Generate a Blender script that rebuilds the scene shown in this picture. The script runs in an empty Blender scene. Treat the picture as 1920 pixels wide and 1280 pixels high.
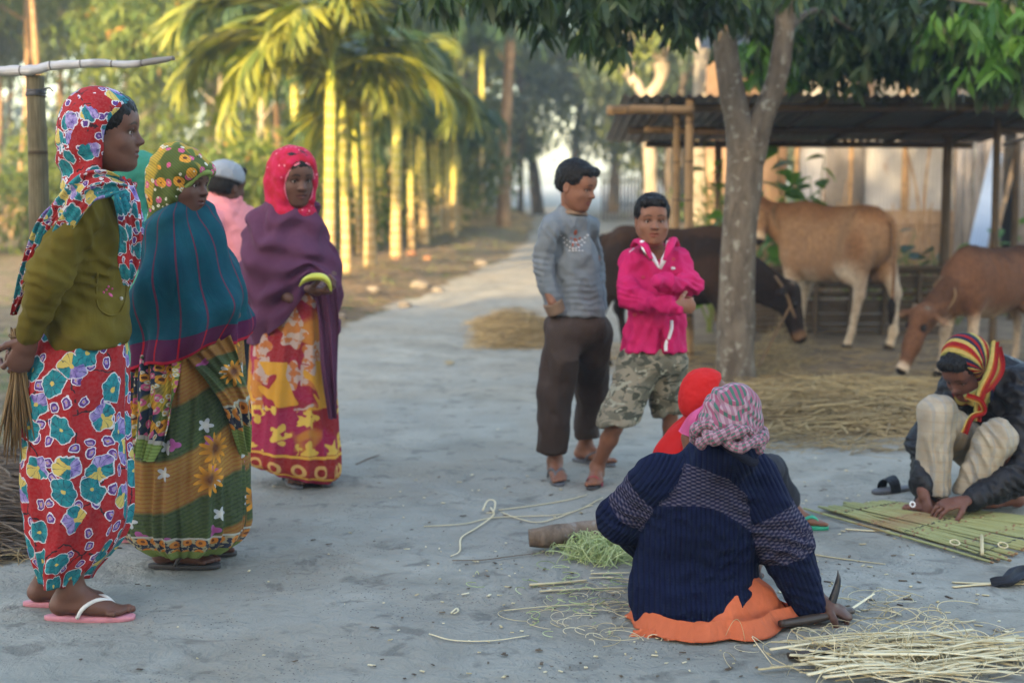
import bpy, math, random
import numpy as np
from mathutils import Vector, Matrix
rad = math.radians
rng = np.random.default_rng(7)
random.seed(7)

# ------------------------------------------------------------------ camera, world, sun, exposure
scn = bpy.context.scene
COL = scn.collection
CAM_H, FPX, HZ = 1.40, 2667.0, 340.0
PITCH = math.atan((640.0 - HZ) / FPX)
cd = bpy.data.cameras.new('camera'); cam = bpy.data.objects.new('camera', cd); COL.objects.link(cam)
cd.sensor_width = 36.0; cd.lens = 36.0 * FPX / 1920.0
cd.clip_start = 0.05; cd.clip_end = 1500.0
cam.location = (0, 0, CAM_H); cam.rotation_euler = (math.pi / 2 - PITCH, 0, 0)
cd.dof.use_dof = True; cd.dof.focus_distance = 4.55; cd.dof.aperture_fstop = 2.2; cd.dof.aperture_blades = 0
scn.camera = cam

SUN_EL, SUN_AZ = rad(12.5), math.atan2(0.36, 0.93)      # light travels towards +Y, a little towards +X
w = bpy.data.worlds.new('World'); scn.world = w; w.use_nodes = True
wn = w.node_tree; bg = wn.nodes['Background']
sky = wn.nodes.new('ShaderNodeTexSky'); sky.sky_type = 'NISHITA'; sky.sun_disc = False
sky.sun_elevation = SUN_EL
sdir = Vector((-math.sin(SUN_AZ) * math.cos(SUN_EL), -math.cos(SUN_AZ) * math.cos(SUN_EL), math.sin(SUN_EL)))  # towards the sun
sky.sun_rotation = math.atan2(sdir.x, sdir.y)
sky.air_density = 1.0; sky.dust_density = 2.2; sky.ozone_density = 0.4; sky.altitude = 20
wn.links.new(sky.outputs[0], bg.inputs[0]); bg.inputs[1].default_value = 0.15
sl = bpy.data.lights.new('sun', 'SUN'); sl.energy = 3.4; sl.angle = rad(0.6); sl.color = (1.0, 0.71, 0.37)
so = bpy.data.objects.new('sun', sl); COL.objects.link(so)
so.rotation_euler = (-sdir).to_track_quat('-Z', 'Y').to_euler(); so.location = sdir * 40
vs = scn.view_settings
scn.display_settings.display_device = 'sRGB'
vs.view_transform = 'Standard'; vs.look = 'None'; vs.gamma = 1; vs.use_curve_mapping = False
vs.exposure = 2.75
scn.render.engine = 'CYCLES'
cy = scn.cycles
cy.use_denoising = True
try: cy.denoiser = 'OPENIMAGEDENOISE'
except Exception: pass
cy.max_bounces = 6; cy.diffuse_bounces = 3; cy.glossy_bounces = 2; cy.transmission_bounces = 3
cy.volume_bounces = 1; cy.transparent_max_bounces = 4; cy.sample_clamp_indirect = 4
cy.volume_max_steps = 64

# ------------------------------------------------------------------ photo geometry -> metres
_cp, _sp = math.cos(PITCH), math.sin(PITCH)
def P(px, py, d):
    """world point at ground distance d (metres) seen at photo position px, py (1920 wide)"""
    x = (px - 960.0) / FPX; y = -(py - 640.0) / FPX
    v = Vector((x, _cp + y * _sp, -_sp + y * _cp))
    k = d / v.y
    return Vector((v.x * k, d, CAM_H + v.z * k))
def Gd(px, py, z=0.0):
    """world point on the level z seen at px, py"""
    x = (px - 960.0) / FPX; y = -(py - 640.0) / FPX
    v = Vector((x, _cp + y * _sp, -_sp + y * _cp))
    k = (z - CAM_H) / v.z
    return Vector((v.x * k, v.y * k, z))
V = Vector
def lerp(a, b, t): return a + (b - a) * t
def sstep(a, b, x):
    t = np.clip((x - a) / (b - a + 1e-12), 0, 1); return t * t * (3 - 2 * t)

# ------------------------------------------------------------------ numpy noise
def _hash(i, j, k, s):
    n = (i * 374761393 + j * 668265263 + k * 1274126177 + s * 69069) & 0x7fffffff
    n = ((n ^ (n >> 13)) * 1274126177) & 0x7fffffff
    n = n ^ (n >> 16)
    return (n & 0xffff) / 32767.5 - 1.0
def noise3(p, s=0):
    p = np.asarray(p, dtype=np.float64)
    i = np.floor(p).astype(np.int64); f = p - i; f = f * f * (3 - 2 * f)
    r = 0
    for dx in (0, 1):
        wx = f[..., 0] if dx else 1 - f[..., 0]
        for dy in (0, 1):
            wy = f[..., 1] if dy else 1 - f[..., 1]
            for dz in (0, 1):
                wz = f[..., 2] if dz else 1 - f[..., 2]
                r = r + wx * wy * wz * _hash(i[..., 0] + dx, i[..., 1] + dy, i[..., 2] + dz, s)
    return r
def fbm(p, o=3, s=0):
    p = np.asarray(p, dtype=np.float64); r = 0; a = 1.0
    for q in range(o):
        r = r + a * noise3(p * (2 ** q), s + q * 17); a *= 0.5
    return r

# ------------------------------------------------------------------ objects
def meta(o, label=None, cat=None, group=None, kind=None):
    if label: o['label'] = label
    if cat: o['category'] = cat
    if group: o['group'] = group
    if kind: o['kind'] = kind
    return o
def link(name, me, parent=None, loc=None):
    o = bpy.data.objects.new(name, me); COL.objects.link(o)
    if parent is not None: o.parent = parent
    if loc is not None: o.location = loc
    return o
def empty(name, loc, label=None, cat=None, group=None, rz=0):
    o = bpy.data.objects.new(name, None); COL.objects.link(o); o.location = loc; o.rotation_euler.z = rz
    o.empty_display_size = 0.1
    return meta(o, label, cat, group)
def org(parent):
    """world position of a chain of parents that carry only locations"""
    v = Vector((0, 0, 0))
    while parent is not None:
        v += parent.location; parent = parent.parent
    return v
def mk(name, verts, faces, mat=None, parent=None, smooth=True, loc=None, uv=None, col=None, rel=True):
    """mesh object from numpy arrays in WORLD coordinates; faces: list of index arrays (n,k)"""
    verts = np.asarray(verts, dtype=np.float64).reshape(-1, 3)
    o0 = org(parent) if rel else Vector((0, 0, 0))
    if loc is not None: o0 = o0 + Vector(loc) - (o0 if rel and parent is None else Vector((0, 0, 0)))
    if loc is not None: o0 = Vector(loc)
    base = np.array(o0)
    me = bpy.data.meshes.new(name)
    if not isinstance(faces, (list, tuple)) or (len(faces) and not hasattr(faces[0], 'shape')):
        faces = [np.asarray(faces)] if len(faces) else []
    n = len(verts)
    me.vertices.add(n); me.vertices.foreach_set('co', (verts - base).astype(np.float32).ravel())
    tot = sum(f.size for f in faces); nf = sum(len(f) for f in faces)
    me.loops.add(tot); me.polygons.add(nf)
    li = np.concatenate([f.ravel() for f in faces]).astype(np.int32)
    ls = []; s = 0
    for f in faces:
        k = f.shape[1]; ls.append(s + np.arange(len(f)) * k); s += f.size
    ls = np.concatenate(ls).astype(np.int32)
    me.loops.foreach_set('vertex_index', li); me.polygons.foreach_set('loop_start', ls)
    me.update(calc_edges=True)
    if smooth: me.polygons.foreach_set('use_smooth', np.ones(nf, dtype=bool))
    if uv is not None:
        ul = me.uv_layers.new(name='UVMap'); uv = np.asarray(uv, dtype=np.float32)
        if len(uv) == n: uv = uv[li]
        ul.data.foreach_set('uv', uv.ravel())
    if col is not None:
        at = me.color_attributes.new('Col', 'FLOAT_COLOR', 'POINT')
        c = np.ones((n, 4), dtype=np.float32); c[:, :3] = col
        at.data.foreach_set('color', c.ravel())
    if mat is not None: me.materials.append(mat)
    return link(name, me, parent, (Vector(loc) - (org(parent) if parent else Vector((0, 0, 0)))) if loc is not None else None)

class MB:
    """collects pieces of geometry in world coordinates, links them as one mesh object"""
    def __init__(s): s.v = []; s.f3 = []; s.f4 = []; s.uv = []; s.c = []; s.n = 0
    def add(s, v, f, uv=None, col=None):
        v = np.asarray(v, dtype=np.float64).reshape(-1, 3)
        fs = f if isinstance(f, (list, tuple)) and len(f) and hasattr(f[0], 'shape') else [np.asarray(f)]
        for q in fs:
            q = np.asarray(q)
            if q.size == 0: continue
            (s.f4 if q.shape[1] == 4 else s.f3).append(q + s.n)
        s.v.append(v); s.uv.append(np.zeros((len(v), 2)) if uv is None else np.asarray(uv))
        s.c.append(np.ones((len(v), 3)) * (0.5 if col is None else np.asarray(col)))
        s.n += len(v); return s
    def build(s, name, mat=None, parent=None, smooth=True, loc=None):
        fs = []
        if s.f4: fs.append(np.concatenate(s.f4))
        if s.f3: fs.append(np.concatenate(s.f3))
        return mk(name, np.concatenate(s.v), fs, mat, parent, smooth, loc, np.concatenate(s.uv), np.concatenate(s.c))

def grid_faces(nu, nv, closed_u=True, off=0):
    """rows of nu points, nv rows"""
    i = np.arange(nu if closed_u else nu - 1); j = np.arange(nv - 1)
    I, J = np.meshgrid(i, j); I = I.ravel(); J = J.ravel(); I2 = (I + 1) % nu
    return np.stack([J * nu + I, J * nu + I2, (J + 1) * nu + I2, (J + 1) * nu + I], 1) + off
def frame_path(pts):
    pts = np.asarray(pts, float); t = np.gradient(pts, axis=0); t /= np.linalg.norm(t, axis=1)[:, None] + 1e-9
    up = np.array([0, 0, 1.0])
    if abs(t[0] @ up) > 0.9: up = np.array([0, 1.0, 0])
    n = np.cross(t[0], up); n /= np.linalg.norm(n); N = []
    for a in t:
        n = n - a * (n @ a); n /= np.linalg.norm(n) + 1e-9; N.append(n.copy())
    N = np.array(N); B = np.cross(t, N); return pts, t, N, B
def catmull(pts, n):
    pts = np.asarray(pts, float)
    if len(pts) < 3:
        t = np.linspace(0, 1, n)[:, None]; return pts[0] * (1 - t) + pts[-1] * t
    q = np.vstack([2 * pts[0] - pts[1], pts, 2 * pts[-1] - pts[-2]])
    m = len(pts) - 1; u = np.linspace(0, m, n); i = np.minimum(u.astype(int), m - 1); t = (u - i)[:, None]
    p0, p1, p2, p3 = q[i], q[i + 1], q[i + 2], q[i + 3]
    return 0.5 * (2 * p1 + (p2 - p0) * t + (2 * p0 - 5 * p1 + 4 * p2 - p3) * t * t + (3 * p1 - p0 - 3 * p2 + p3) * t ** 3)
def tube(pts, r, n=8, smooth_n=None, wob=0.0, seed=0, flat=1.0):
    """returns verts, faces, uv of a tube with end caps; r scalar or per-point list"""
    pts = np.asarray(pts, float); r = np.ones(len(pts)) * r if np.isscalar(r) else np.asarray(r, float)
    if smooth_n:
        r = np.interp(np.linspace(0, 1, smooth_n), np.linspace(0, 1, len(r)), r); pts = catmull(pts, smooth_n)
    p, t, N, B = frame_path(pts); m = len(p); th = np.linspace(0, 2 * np.pi, n, endpoint=False)
    L = np.concatenate([[0], np.cumsum(np.linalg.norm(np.diff(p, axis=0), axis=1))])
    rr = r[:, None] * np.ones(n)[None]
    v = p[:, None] + rr[..., None] * (np.cos(th)[None, :, None] * N[:, None] + flat * np.sin(th)[None, :, None] * B[:, None])
    if wob: v = v + (noise3(v * (0.6 / (r.mean() + 1e-6)), seed) * wob * r.mean())[..., None] * (v - p[:, None]) / (r.mean() + 1e-9)
    f = grid_faces(n, m)
    vv = np.vstack([v.reshape(-1, 3), p[0], p[-1]]); a = m * n
    i = np.arange(n); j = (i + 1) % n
    c0 = np.stack([j, i, np.full(n, a)], 1); c1 = np.stack([(m - 1) * n + i, (m - 1) * n + j, np.full(n, a + 1)], 1)
    u = np.tile(th / (2 * np.pi), m); w_ = np.repeat(L, n)
    uv = np.vstack([np.stack([u, w_], 1), [[0, 0]], [[0, L[-1]]]])
    return vv, [f, np.vstack([c0, c1])], uv
def box(c, s, rot=None, bev=0.0):
    c = np.asarray(c, float); h = np.asarray(s, float) / 2
    v = np.array([[x, y, z] for x in (-1, 1) for y in (-1, 1) for z in (-1, 1)], float) * h
    f = np.array([[0, 1, 3, 2], [4, 6, 7, 5], [0, 4, 5, 1], [2, 3, 7, 6], [0, 2, 6, 4], [1, 5, 7, 3]])
    if rot is not None: v = v @ np.array(rot).T
    return v + c, f
def surf(fn, nu, nv, closed=True, thick=0.0):
    """fn(U,V)->(...,3), uv; U in 0..1 round, V in 0..1 down"""
    u = np.linspace(0, 1, nu, endpoint=not closed); v = np.linspace(0, 1, nv)
    U, Vv = np.meshgrid(u, v); p, uv = fn(U, Vv)
    f = grid_faces(nu, nv, closed)
    return p.reshape(-1, 3), f, uv.reshape(-1, 2)

# ------------------------------------------------------------------ signed distance modelling
def rc(a, b, ra, rb=None, k=0.02, col=None, side=None, fl=1.0, op='add', p=1.0):
    return dict(t='rc', a=np.array(a, float), b=np.array(b, float), ra=ra, rb=ra if rb is None else rb, k=k, col=col,
                side=None if side is None else np.array(Vector(side).normalized()), fl=fl, op=op)
def el(c, r, k=0.02, R=None, col=None, op='add'):
    if np.isscalar(r): r = (r, r, r)
    return dict(t='el', c=np.array(c, float), r=np.array(r, float), k=k, R=None if R is None else np.array(R, float), col=col, op=op)
def plane(pt, nrm, k=0.004, col=None):
    """keeps what lies on the negative side of the plane"""
    return dict(t='pl', a=np.array(pt, float), n=np.array(Vector(nrm).normalized()), k=k, op='int', col=col)
def pdist(q, X):
    if q['t'] == 'rc':
        ab = q['b'] - q['a']; ap = X - q['a']; l2 = ab @ ab + 1e-12
        t = np.clip((ap @ ab) / l2, 0, 1); dv = ap - t[..., None] * ab
        if q['side'] is not None:
            s = dv @ q['side']; dv = dv + ((q['fl'] - 1) * s)[..., None] * q['side']
        return np.sqrt((dv * dv).sum(-1)) - (q['ra'] + t * (q['rb'] - q['ra']))
    if q['t'] == 'el':
        d = X - q['c']
        if q['R'] is not None: d = d @ q['R']
        a = d / q['r']; k0 = np.sqrt((a * a).sum(-1)) + 1e-9; b = a / q['r']; k1 = np.sqrt((b * b).sum(-1)) + 1e-9
        return k0 * (k0 - 1) / k1
    return (X - q['a']) @ q['n']
def pbox(q):
    if q['t'] == 'rc':
        m = max(q['ra'], q['rb']) / min(1.0, q['fl'])
        return np.minimum(q['a'], q['b']) - m, np.maximum(q['a'], q['b']) + m
    m = q['r'].max() if q['R'] is not None else q['r']
    return q['c'] - m, q['c'] + m
def xform(prims, M, s=1.0):
    """M 4x4 Matrix rigid + uniform scale s"""
    R = np.array(M.to_3x3()); T = np.array(M.translation); out = []
    for q in prims:
        n = dict(q)
        if q['t'] == 'rc':
            n['a'] = R @ q['a'] * s + T; n['b'] = R @ q['b'] * s + T; n['ra'] = q['ra'] * s; n['rb'] = q['rb'] * s
            if q['side'] is not None: n['side'] = R @ q['side']
        elif q['t'] == 'el':
            n['c'] = R @ q['c'] * s + T; n['r'] = q['r'] * s; n['R'] = R if q['R'] is None else R @ q['R']
        else:
            n['a'] = R @ q['a'] * s + T; n['n'] = R @ q['n']
        n['k'] = q['k'] * s; out.append(n)
    return out
def inflate(prims, e):
    out = []
    for q in prims:
        n = dict(q)
        if q['t'] == 'rc': n['ra'] = q['ra'] + e; n['rb'] = q['rb'] + e
        elif q['t'] == 'el': n['r'] = q['r'] + e
        out.append(n)
    return out
def sdf_grid(prims, lo, hi, h, disp=None):
    lo = np.asarray(lo, float); hi = np.asarray(hi, float)
    n = np.maximum(np.ceil((hi - lo) / h).astype(int) + 1, 3)
    ax = [lo[i] + np.arange(n[i]) * h for i in range(3)]
    D = np.full(n, 10.0, dtype=np.float32)
    for q in prims:
        if q['t'] == 'pl': s0 = np.zeros(3, int); s1 = n
        else:
            a, b = pbox(q); m = q['k'] + 2.5 * h
            s0 = np.clip(np.floor((a - m - lo) / h).astype(int), 0, n); s1 = np.clip(np.ceil((b + m - lo) / h).astype(int) + 1, 0, n)
            if (s1 <= s0).any(): continue
        sl_ = tuple(slice(s0[i], s1[i]) for i in range(3))
        X = np.stack(np.meshgrid(*[ax[i][s0[i]:s1[i]] for i in range(3)], indexing='ij'), -1)
        d = pdist(q, X).astype(np.float32); c = D[sl_]; k = max(q['k'], 1e-5)
        if q['op'] == 'add':
            hh = np.maximum(k - np.abs(c - d), 0) / k; D[sl_] = np.minimum(c, d) - hh * hh * k * 0.25
        else:
            if q['op'] == 'sub': d = -d
            hh = np.maximum(k - np.abs(c - d), 0) / k; D[sl_] = np.maximum(c, d) + hh * hh * k * 0.25
    return D, lo
_E = [(0, 1), (2, 3), (4, 5), (6, 7), (0, 2), (1, 3), (4, 6), (5, 7), (0, 4), (1, 5), (2, 6), (3, 7)]
def surface_nets(D, lo, h):
    nx, ny, nz = D.shape; S = D < 0
    cs = [S[i:nx - 1 + i, j:ny - 1 + j, k:nz - 1 + k] for i in (0, 1) for j in (0, 1) for k in (0, 1)]
    cnt = sum(c.astype(np.int8) for c in cs); act = (cnt > 0) & (cnt < 8)
    idx = np.argwhere(act); N = len(idx)
    if N == 0: return np.zeros((0, 3)), np.zeros((0, 4), int)
    vid = np.full(act.shape, -1, dtype=np.int64); vid[act] = np.arange(N)
    off = np.array([(i, j, k) for i in (0, 1) for j in (0, 1) for k in (0, 1)])
    val = np.stack([D[idx[:, 0] + o[0], idx[:, 1] + o[1], idx[:, 2] + o[2]] for o in off], 1).astype(np.float64)
    acc = np.zeros((N, 3)); c = np.zeros(N)
    for a, b in _E:
        va, vb = val[:, a], val[:, b]; m = (va < 0) != (vb < 0)
        t = np.where(m, va / np.where(va == vb, 1, va - vb), 0)
        acc += np.where(m[:, None], off[a] + t[:, None] * (off[b] - off[a]), 0); c += m
    v = lo + (idx + acc / c[:, None]) * h
    F = []
    for ax in range(3):
        a1, a2 = (ax + 1) % 3, (ax + 2) % 3
        sl0 = [slice(None)] * 3; sl1 = [slice(None)] * 3; sl0[ax] = slice(0, -1); sl1[ax] = slice(1, None)
        A = S[tuple(sl0)]; B = S[tuple(sl1)]
        e = np.argwhere(A != B)
        ok = (e[:, a1] > 0) & (e[:, a2] > 0) & (e[:, a1] < D.shape[a1] - 1) & (e[:, a2] < D.shape[a2] - 1)
        e = e[ok]
        if not len(e): continue
        s = A[e[:, 0], e[:, 1], e[:, 2]]
        def g(d1, d2):
            q = e.copy(); q[:, a1] -= d1; q[:, a2] -= d2; return vid[q[:, 0], q[:, 1], q[:, 2]]
        q = np.stack([g(1, 1), g(0, 1), g(0, 0), g(1, 0)], 1)
        q[~s] = q[~s][:, ::-1]; F.append(q)
    return v, np.concatenate(F)
def vnormals(v, f):
    n = np.zeros_like(v); a = v[f[:, 2]] - v[f[:, 0]]; b = v[f[:, 3]] - v[f[:, 1]]; c = np.cross(a, b)
    for i in range(4): np.add.at(n, f[:, i], c)
    return n / (np.linalg.norm(n, axis=1)[:, None] + 1e-12)
def prim_cols(prims, v, base, soft=0.006):
    """blend the prims' colours at v by distance"""
    W = np.zeros(len(v)); C = np.zeros((len(v), 3)); dm = np.full(len(v), 9.0)
    ds = []
    for q in prims:
        if q['op'] != 'add': continue
        d = pdist(q, v); ds.append((d, q['col'])); dm = np.minimum(dm, d)
    for d, c in ds:
        w_ = np.exp(-np.clip((d - dm) / soft, 0, 30)); C += w_[:, None] * np.array(base if c is None else c); W += w_
    return C / W[:, None]
def sdf_obj(name, prims, h, mat, parent=None, fine=(), disp=None, base=None, colf=None, soft=0.006, loc=None, uvf=None, clip=None):
    """prims -> one mesh. fine: [(lo, hi, h2)] boxes re-sampled with smaller cells. disp(v, n)->offset"""
    adds = [q for q in prims if q['op'] == 'add']
    lo = np.min([pbox(q)[0] for q in adds], 0) - 2.5 * h; hi = np.max([pbox(q)[1] for q in adds], 0) + 2.5 * h
    D, l = sdf_grid(prims, lo, hi, h); v, f = surface_nets(D, l, h)
    vs_, fs_, off = [v], [], len(v)
    if len(fine):
        c = v[f].mean(1); keep = np.ones(len(f), bool)
        for (a, b, h2) in fine: keep &= ~(((c > np.array(a) + h2) & (c < np.array(b) - h2)).all(1))
        f = f[keep]
    fs_.append(f)
    for (a, b, h2) in fine:
        D, l = sdf_grid(prims, a, b, h2); v2, f2 = surface_nets(D, l, h2)
        vs_.append(v2); fs_.append(f2 + off); off += len(v2)
    v = np.concatenate(vs_); f = np.concatenate(fs_)
    if clip is not None:
        c = v[f].mean(1); f = f[clip(c)]
    used = np.zeros(len(v), bool); used[f.ravel()] = True; m = np.cumsum(used) - 1; v = v[used]; f = m[f]
    n = vnormals(v, f)
    col = None
    if base is not None: col = prim_cols(prims, v, base, soft)
    if colf is not None: col = colf(v, n, col)
    if disp is not None: v = v + n * disp(v, n)[:, None]
    uv = uvf(v, n) if uvf is not None else None
    return mk(name, v, [f], mat, parent, True, loc, uv, col)
def basis(fwd, up=(0, 0, 1), at=(0, 0, 0)):
    """matrix whose +Y is fwd, +Z near up, +X to the viewer's right when looking along fwd"""
    y = Vector(fwd).normalized(); z = Vector(up); z = (z - y * z.dot(y)).normalized(); x = y.cross(z)
    M = Matrix((x, y, z)).transposed().to_4x4(); M.translation = Vector(at); return M

# ------------------------------------------------------------------ node helpers
class S:
    def __init__(s, g, o): s.g = g; s.o = o
    def __add__(a, b): return a.g.m('ADD', a, b)
    def __radd__(a, b): return a.g.m('ADD', a, b)
    def __sub__(a, b): return a.g.m('SUBTRACT', a, b)
    def __rsub__(a, b): return a.g.m('SUBTRACT', b, a)
    def __mul__(a, b): return a.g.m('MULTIPLY', a, b)
    def __rmul__(a, b): return a.g.m('MULTIPLY', a, b)
    def __truediv__(a, b): return a.g.m('DIVIDE', a, b)
    def lt(a, b): return a.g.m('LESS_THAN', a, b)
    def gt(a, b): return a.g.m('GREATER_THAN', a, b)
class G:
    def __init__(g, name, rough=0.85, spec=0.3, sheen=0.0):
        g.mat = bpy.data.materials.new(name); g.mat.use_nodes = True; g.nt = g.mat.node_tree
        g.b = g.nt.nodes['Principled BSDF']; g.b.inputs['Roughness'].default_value = rough
        g.b.inputs['Specular IOR Level'].default_value = spec
        if sheen > 1: g.b.inputs['Sheen Weight'].default_value = sheen; g.b.inputs['Sheen Roughness'].default_value = 0.6
        g.tc = g.nt.nodes.new('ShaderNodeTexCoord')
    def L(g, v, sock):
        if isinstance(v, S): g.nt.links.new(v.o, sock)
        elif isinstance(v, (tuple, list)) and len(v) == 3 and sock.type == 'RGBA': sock.default_value = (*v, 1)
        else: sock.default_value = v
    def m(g, op, a, b=0.0, c=None, clamp=False):
        n = g.nt.nodes.new('ShaderNodeMath'); n.operation = op; n.use_clamp = clamp
        g.L(a, n.inputs[0]); g.L(b, n.inputs[1])
        if c is not None: g.L(c, n.inputs[2])
        return S(g, n.outputs[0])
    def vm(g, op, a, b=None, out=0):
        n = g.nt.nodes.new('ShaderNodeVectorMath'); n.operation = op; g.L(a, n.inputs[0])
        if b is not None:
            if op == 'SCALE': g.L(b, n.inputs[3])
            else: g.L(b, n.inputs[1])
        return S(g, n.outputs[1 if op in ('LENGTH', 'DOT_PRODUCT', 'DISTANCE') else 0])
    def obj(g): return S(g, g.tc.outputs['Object'])
    def uv(g): return S(g, g.tc.outputs['UV'])
    def gen(g): return S(g, g.tc.outputs['Generated'])
    def col(g):
        n = g.nt.nodes.new('ShaderNodeVertexColor'); n.layer_name = 'Col'; return S(g, n.outputs[0])
    def xyz(g, v):
        n = g.nt.nodes.new('ShaderNodeSeparateXYZ'); g.L(v, n.inputs[0]); return [S(g, o) for o in n.outputs]
    def vec(g, x=0.0, y=0.0, z=0.0):
        n = g.nt.nodes.new('ShaderNodeCombineXYZ'); g.L(x, n.inputs[0]); g.L(y, n.inputs[1]); g.L(z, n.inputs[2]); return S(g, n.outputs[0])
    def noise(g, v, sc=5.0, det=3.0, rough=0.55, dist=0.0, color=False):
        n = g.nt.nodes.new('ShaderNodeTexNoise'); g.L(v, n.inputs['Vector']); n.inputs['Scale'].default_value = sc
        n.inputs['Detail'].default_value = det; n.inputs['Roughness'].default_value = rough; n.inputs['Distortion'].default_value = dist
        return S(g, n.outputs[1 if color else 0])
    def vor(g, v, sc=5.0, feat='F1', rnd=1.0, dim='3D', metric='EUCLIDEAN'):
        n = g.nt.nodes.new('ShaderNodeTexVoronoi'); n.feature = feat; n.voronoi_dimensions = dim; n.distance = metric
        g.L(v, n.inputs['Vector']); n.inputs['Scale'].default_value = sc; n.inputs['Randomness'].default_value = rnd
        return {o.name: S(g, o) for o in n.outputs}
    def wave(g, v, sc=5.0, dist=0.0, det=2.0, dsc=1.0, axis='X', prof='SIN'):
        n = g.nt.nodes.new('ShaderNodeTexWave'); g.L(v, n.inputs['Vector']); n.bands_direction = axis; n.wave_profile = prof
        n.inputs['Scale'].default_value = sc; n.inputs['Distortion'].default_value = dist; n.inputs['Detail'].default_value = det
        n.inputs['Detail Scale'].default_value = dsc; return S(g, n.outputs[1])
    def ramp(g, f, stops, mode='LINEAR'):
        n = g.nt.nodes.new('ShaderNodeValToRGB'); n.color_ramp.interpolation = mode; g.L(f, n.inputs[0]); e = n.color_ramp.elements
        while len(e) < len(stops): e.new(0.5)
        for i, (p, c) in enumerate(stops): e[i].position = p; e[i].color = (*c, 1) if not np.isscalar(c) else (c, c, c, 1)
        return S(g, n.outputs[0])
    def mr(g, v, a, b, c=0.0, d=1.0):
        n = g.nt.nodes.new('ShaderNodeMapRange'); n.clamp = True
        for i, x in enumerate((v, a, b, c, d)): g.L(x, n.inputs[i])
        return S(g, n.outputs[0])
    def mix(g, f, a, b, mode='MIX'):
        n = g.nt.nodes.new('ShaderNodeMix'); n.data_type = 'RGBA'; n.blend_type = mode; g.L(f, n.inputs[0]); g.L(a, n.inputs[6]); g.L(b, n.inputs[7])
        return S(g, n.outputs[2])
    def rnd(g):
        n = g.nt.nodes.new('ShaderNodeObjectInfo'); return S(g, n.outputs['Random'])
    def scale(g, v, s):
        return g.vm('MULTIPLY', v, s if isinstance(s, (tuple, list)) else (s, s, s))
    def out(g, color=None, rough=None, bump=None, bs=0.3, bd=0.01, bumps=None):
        if color is not None: g.L(color, g.b.inputs['Base Color'])
        if rough is not None: g.L(rough, g.b.inputs['Roughness'])
        last = None
        for (h, st, ds) in ([(bump, bs, bd)] if bump is not None else []) + (bumps or []):
            n = g.nt.nodes.new('ShaderNodeBump'); n.inputs['Strength'].default_value = st; n.inputs['Distance'].default_value = ds
            g.L(h, n.inputs['Height'])
            if last is not None: g.nt.links.new(last, n.inputs['Normal'])
            last = n.outputs[0]
        if last is not None: g.nt.links.new(last, g.b.inputs['Normal'])
        return g.mat
def weave(g, v, n=900.0):
    x, y, z = g.xyz(v)
    return g.m('SINE', x * n) + g.m('SINE', y * n) + g.m('SINE', z * n)
def worn(g, c, o):
    """washed-out and slightly soiled print"""
    c = g.mix(g.mr(g.noise(o, 3.5, 5, 0.6), 0.35, 0.7, 0.0, 0.5), c, g.mix(1.0, c, (0.55, 0.52, 0.50), 'MULTIPLY'))
    return g.mix(g.mr(g.noise(o, 90.0, 3), 0.35, 0.65, 0.0, 0.28), c, g.mix(0.35, c, (0.30, 0.27, 0.25)))
def cloth(name, c, var=0.18, wrinkle=0.5, wsc=14.0, rough=0.9, sheen=0.15, fade=None, uv=False, fine=1500.0, wd=0.012):
    """plain cloth: colour with soft wear, woven grain, small creases"""
    g = G(name, rough, 0.2, sheen); o = g.uv() if uv else g.obj()
    n1 = g.noise(o, 3.0, 4); n2 = g.noise(o, 60.0, 3)
    c2 = tuple(x * (1 - var) for x in c); c3 = fade or tuple(min(1, x * (1 + var) + 0.01) for x in c)
    colr = g.mix(g.mr(n1, 0.3, 0.7), c2, c3); colr = g.mix(g.mr(n2, 0.35, 0.65, 0.0, 0.25), colr, c2)
    wr = g.noise(g.scale(o, (1.0, 1.0, 0.45)), wsc, 3, 0.5, 0.6)
    return g.out(colr, bumps=[(wr, wrinkle, wd), (g.noise(o, 400.0, 2), 0.25, 0.002)])
def plain(name, c, rough=0.6, spec=0.4, var=0.15, sc=20.0, bs=0.2):
    g = G(name, rough, spec); n = g.noise(g.obj(), sc, 4)
    c2 = tuple(x * (1 - var) for x in c); c3 = tuple(min(1, x * (1 + var)) for x in c)
    return g.out(g.mix(g.mr(n, 0.3, 0.7), c2, c3), bump=n, bs=bs, bd=0.004)

M = {}
# ---- skin, hair, eyes
def skin_mat():
    g = G('skin', 0.55, 0.28); c = g.col(); o = g.obj()
    n = g.noise(o, 35.0, 4); f = g.noise(o, 300.0, 2)
    c = g.mix(g.mr(n, 0.3, 0.7, 0.0, 0.35), c, g.mix(1.0, c, (0.72, 0.66, 0.62), 'MULTIPLY'))
    g.b.inputs['Subsurface Weight'].default_value = 0.06; g.b.inputs['Subsurface Radius'].default_value = (0.6, 0.25, 0.15)
    g.b.inputs['Subsurface Scale'].default_value = 0.012
    return g.out(c, rough=g.mr(n, 0.3, 0.7, 0.42, 0.6), bumps=[(f, 0.15, 0.0015), (n, 0.1, 0.003)])
M['skin'] = skin_mat()
def hair_mat():
    g = G('hair', 0.5, 0.18); o = g.obj()
    n = g.noise(g.scale(o, (1, 0.35, 0.5)), 220.0, 3); n2 = g.noise(o, 26.0, 3)
    return g.out(g.mix(g.mr(n, 0.3, 0.7), (0.003, 0.0028, 0.003), (0.012, 0.010, 0.010)), bumps=[(n, 0.8, 0.004), (n2, 0.5, 0.01)])
M['hair'] = hair_mat()
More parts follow.
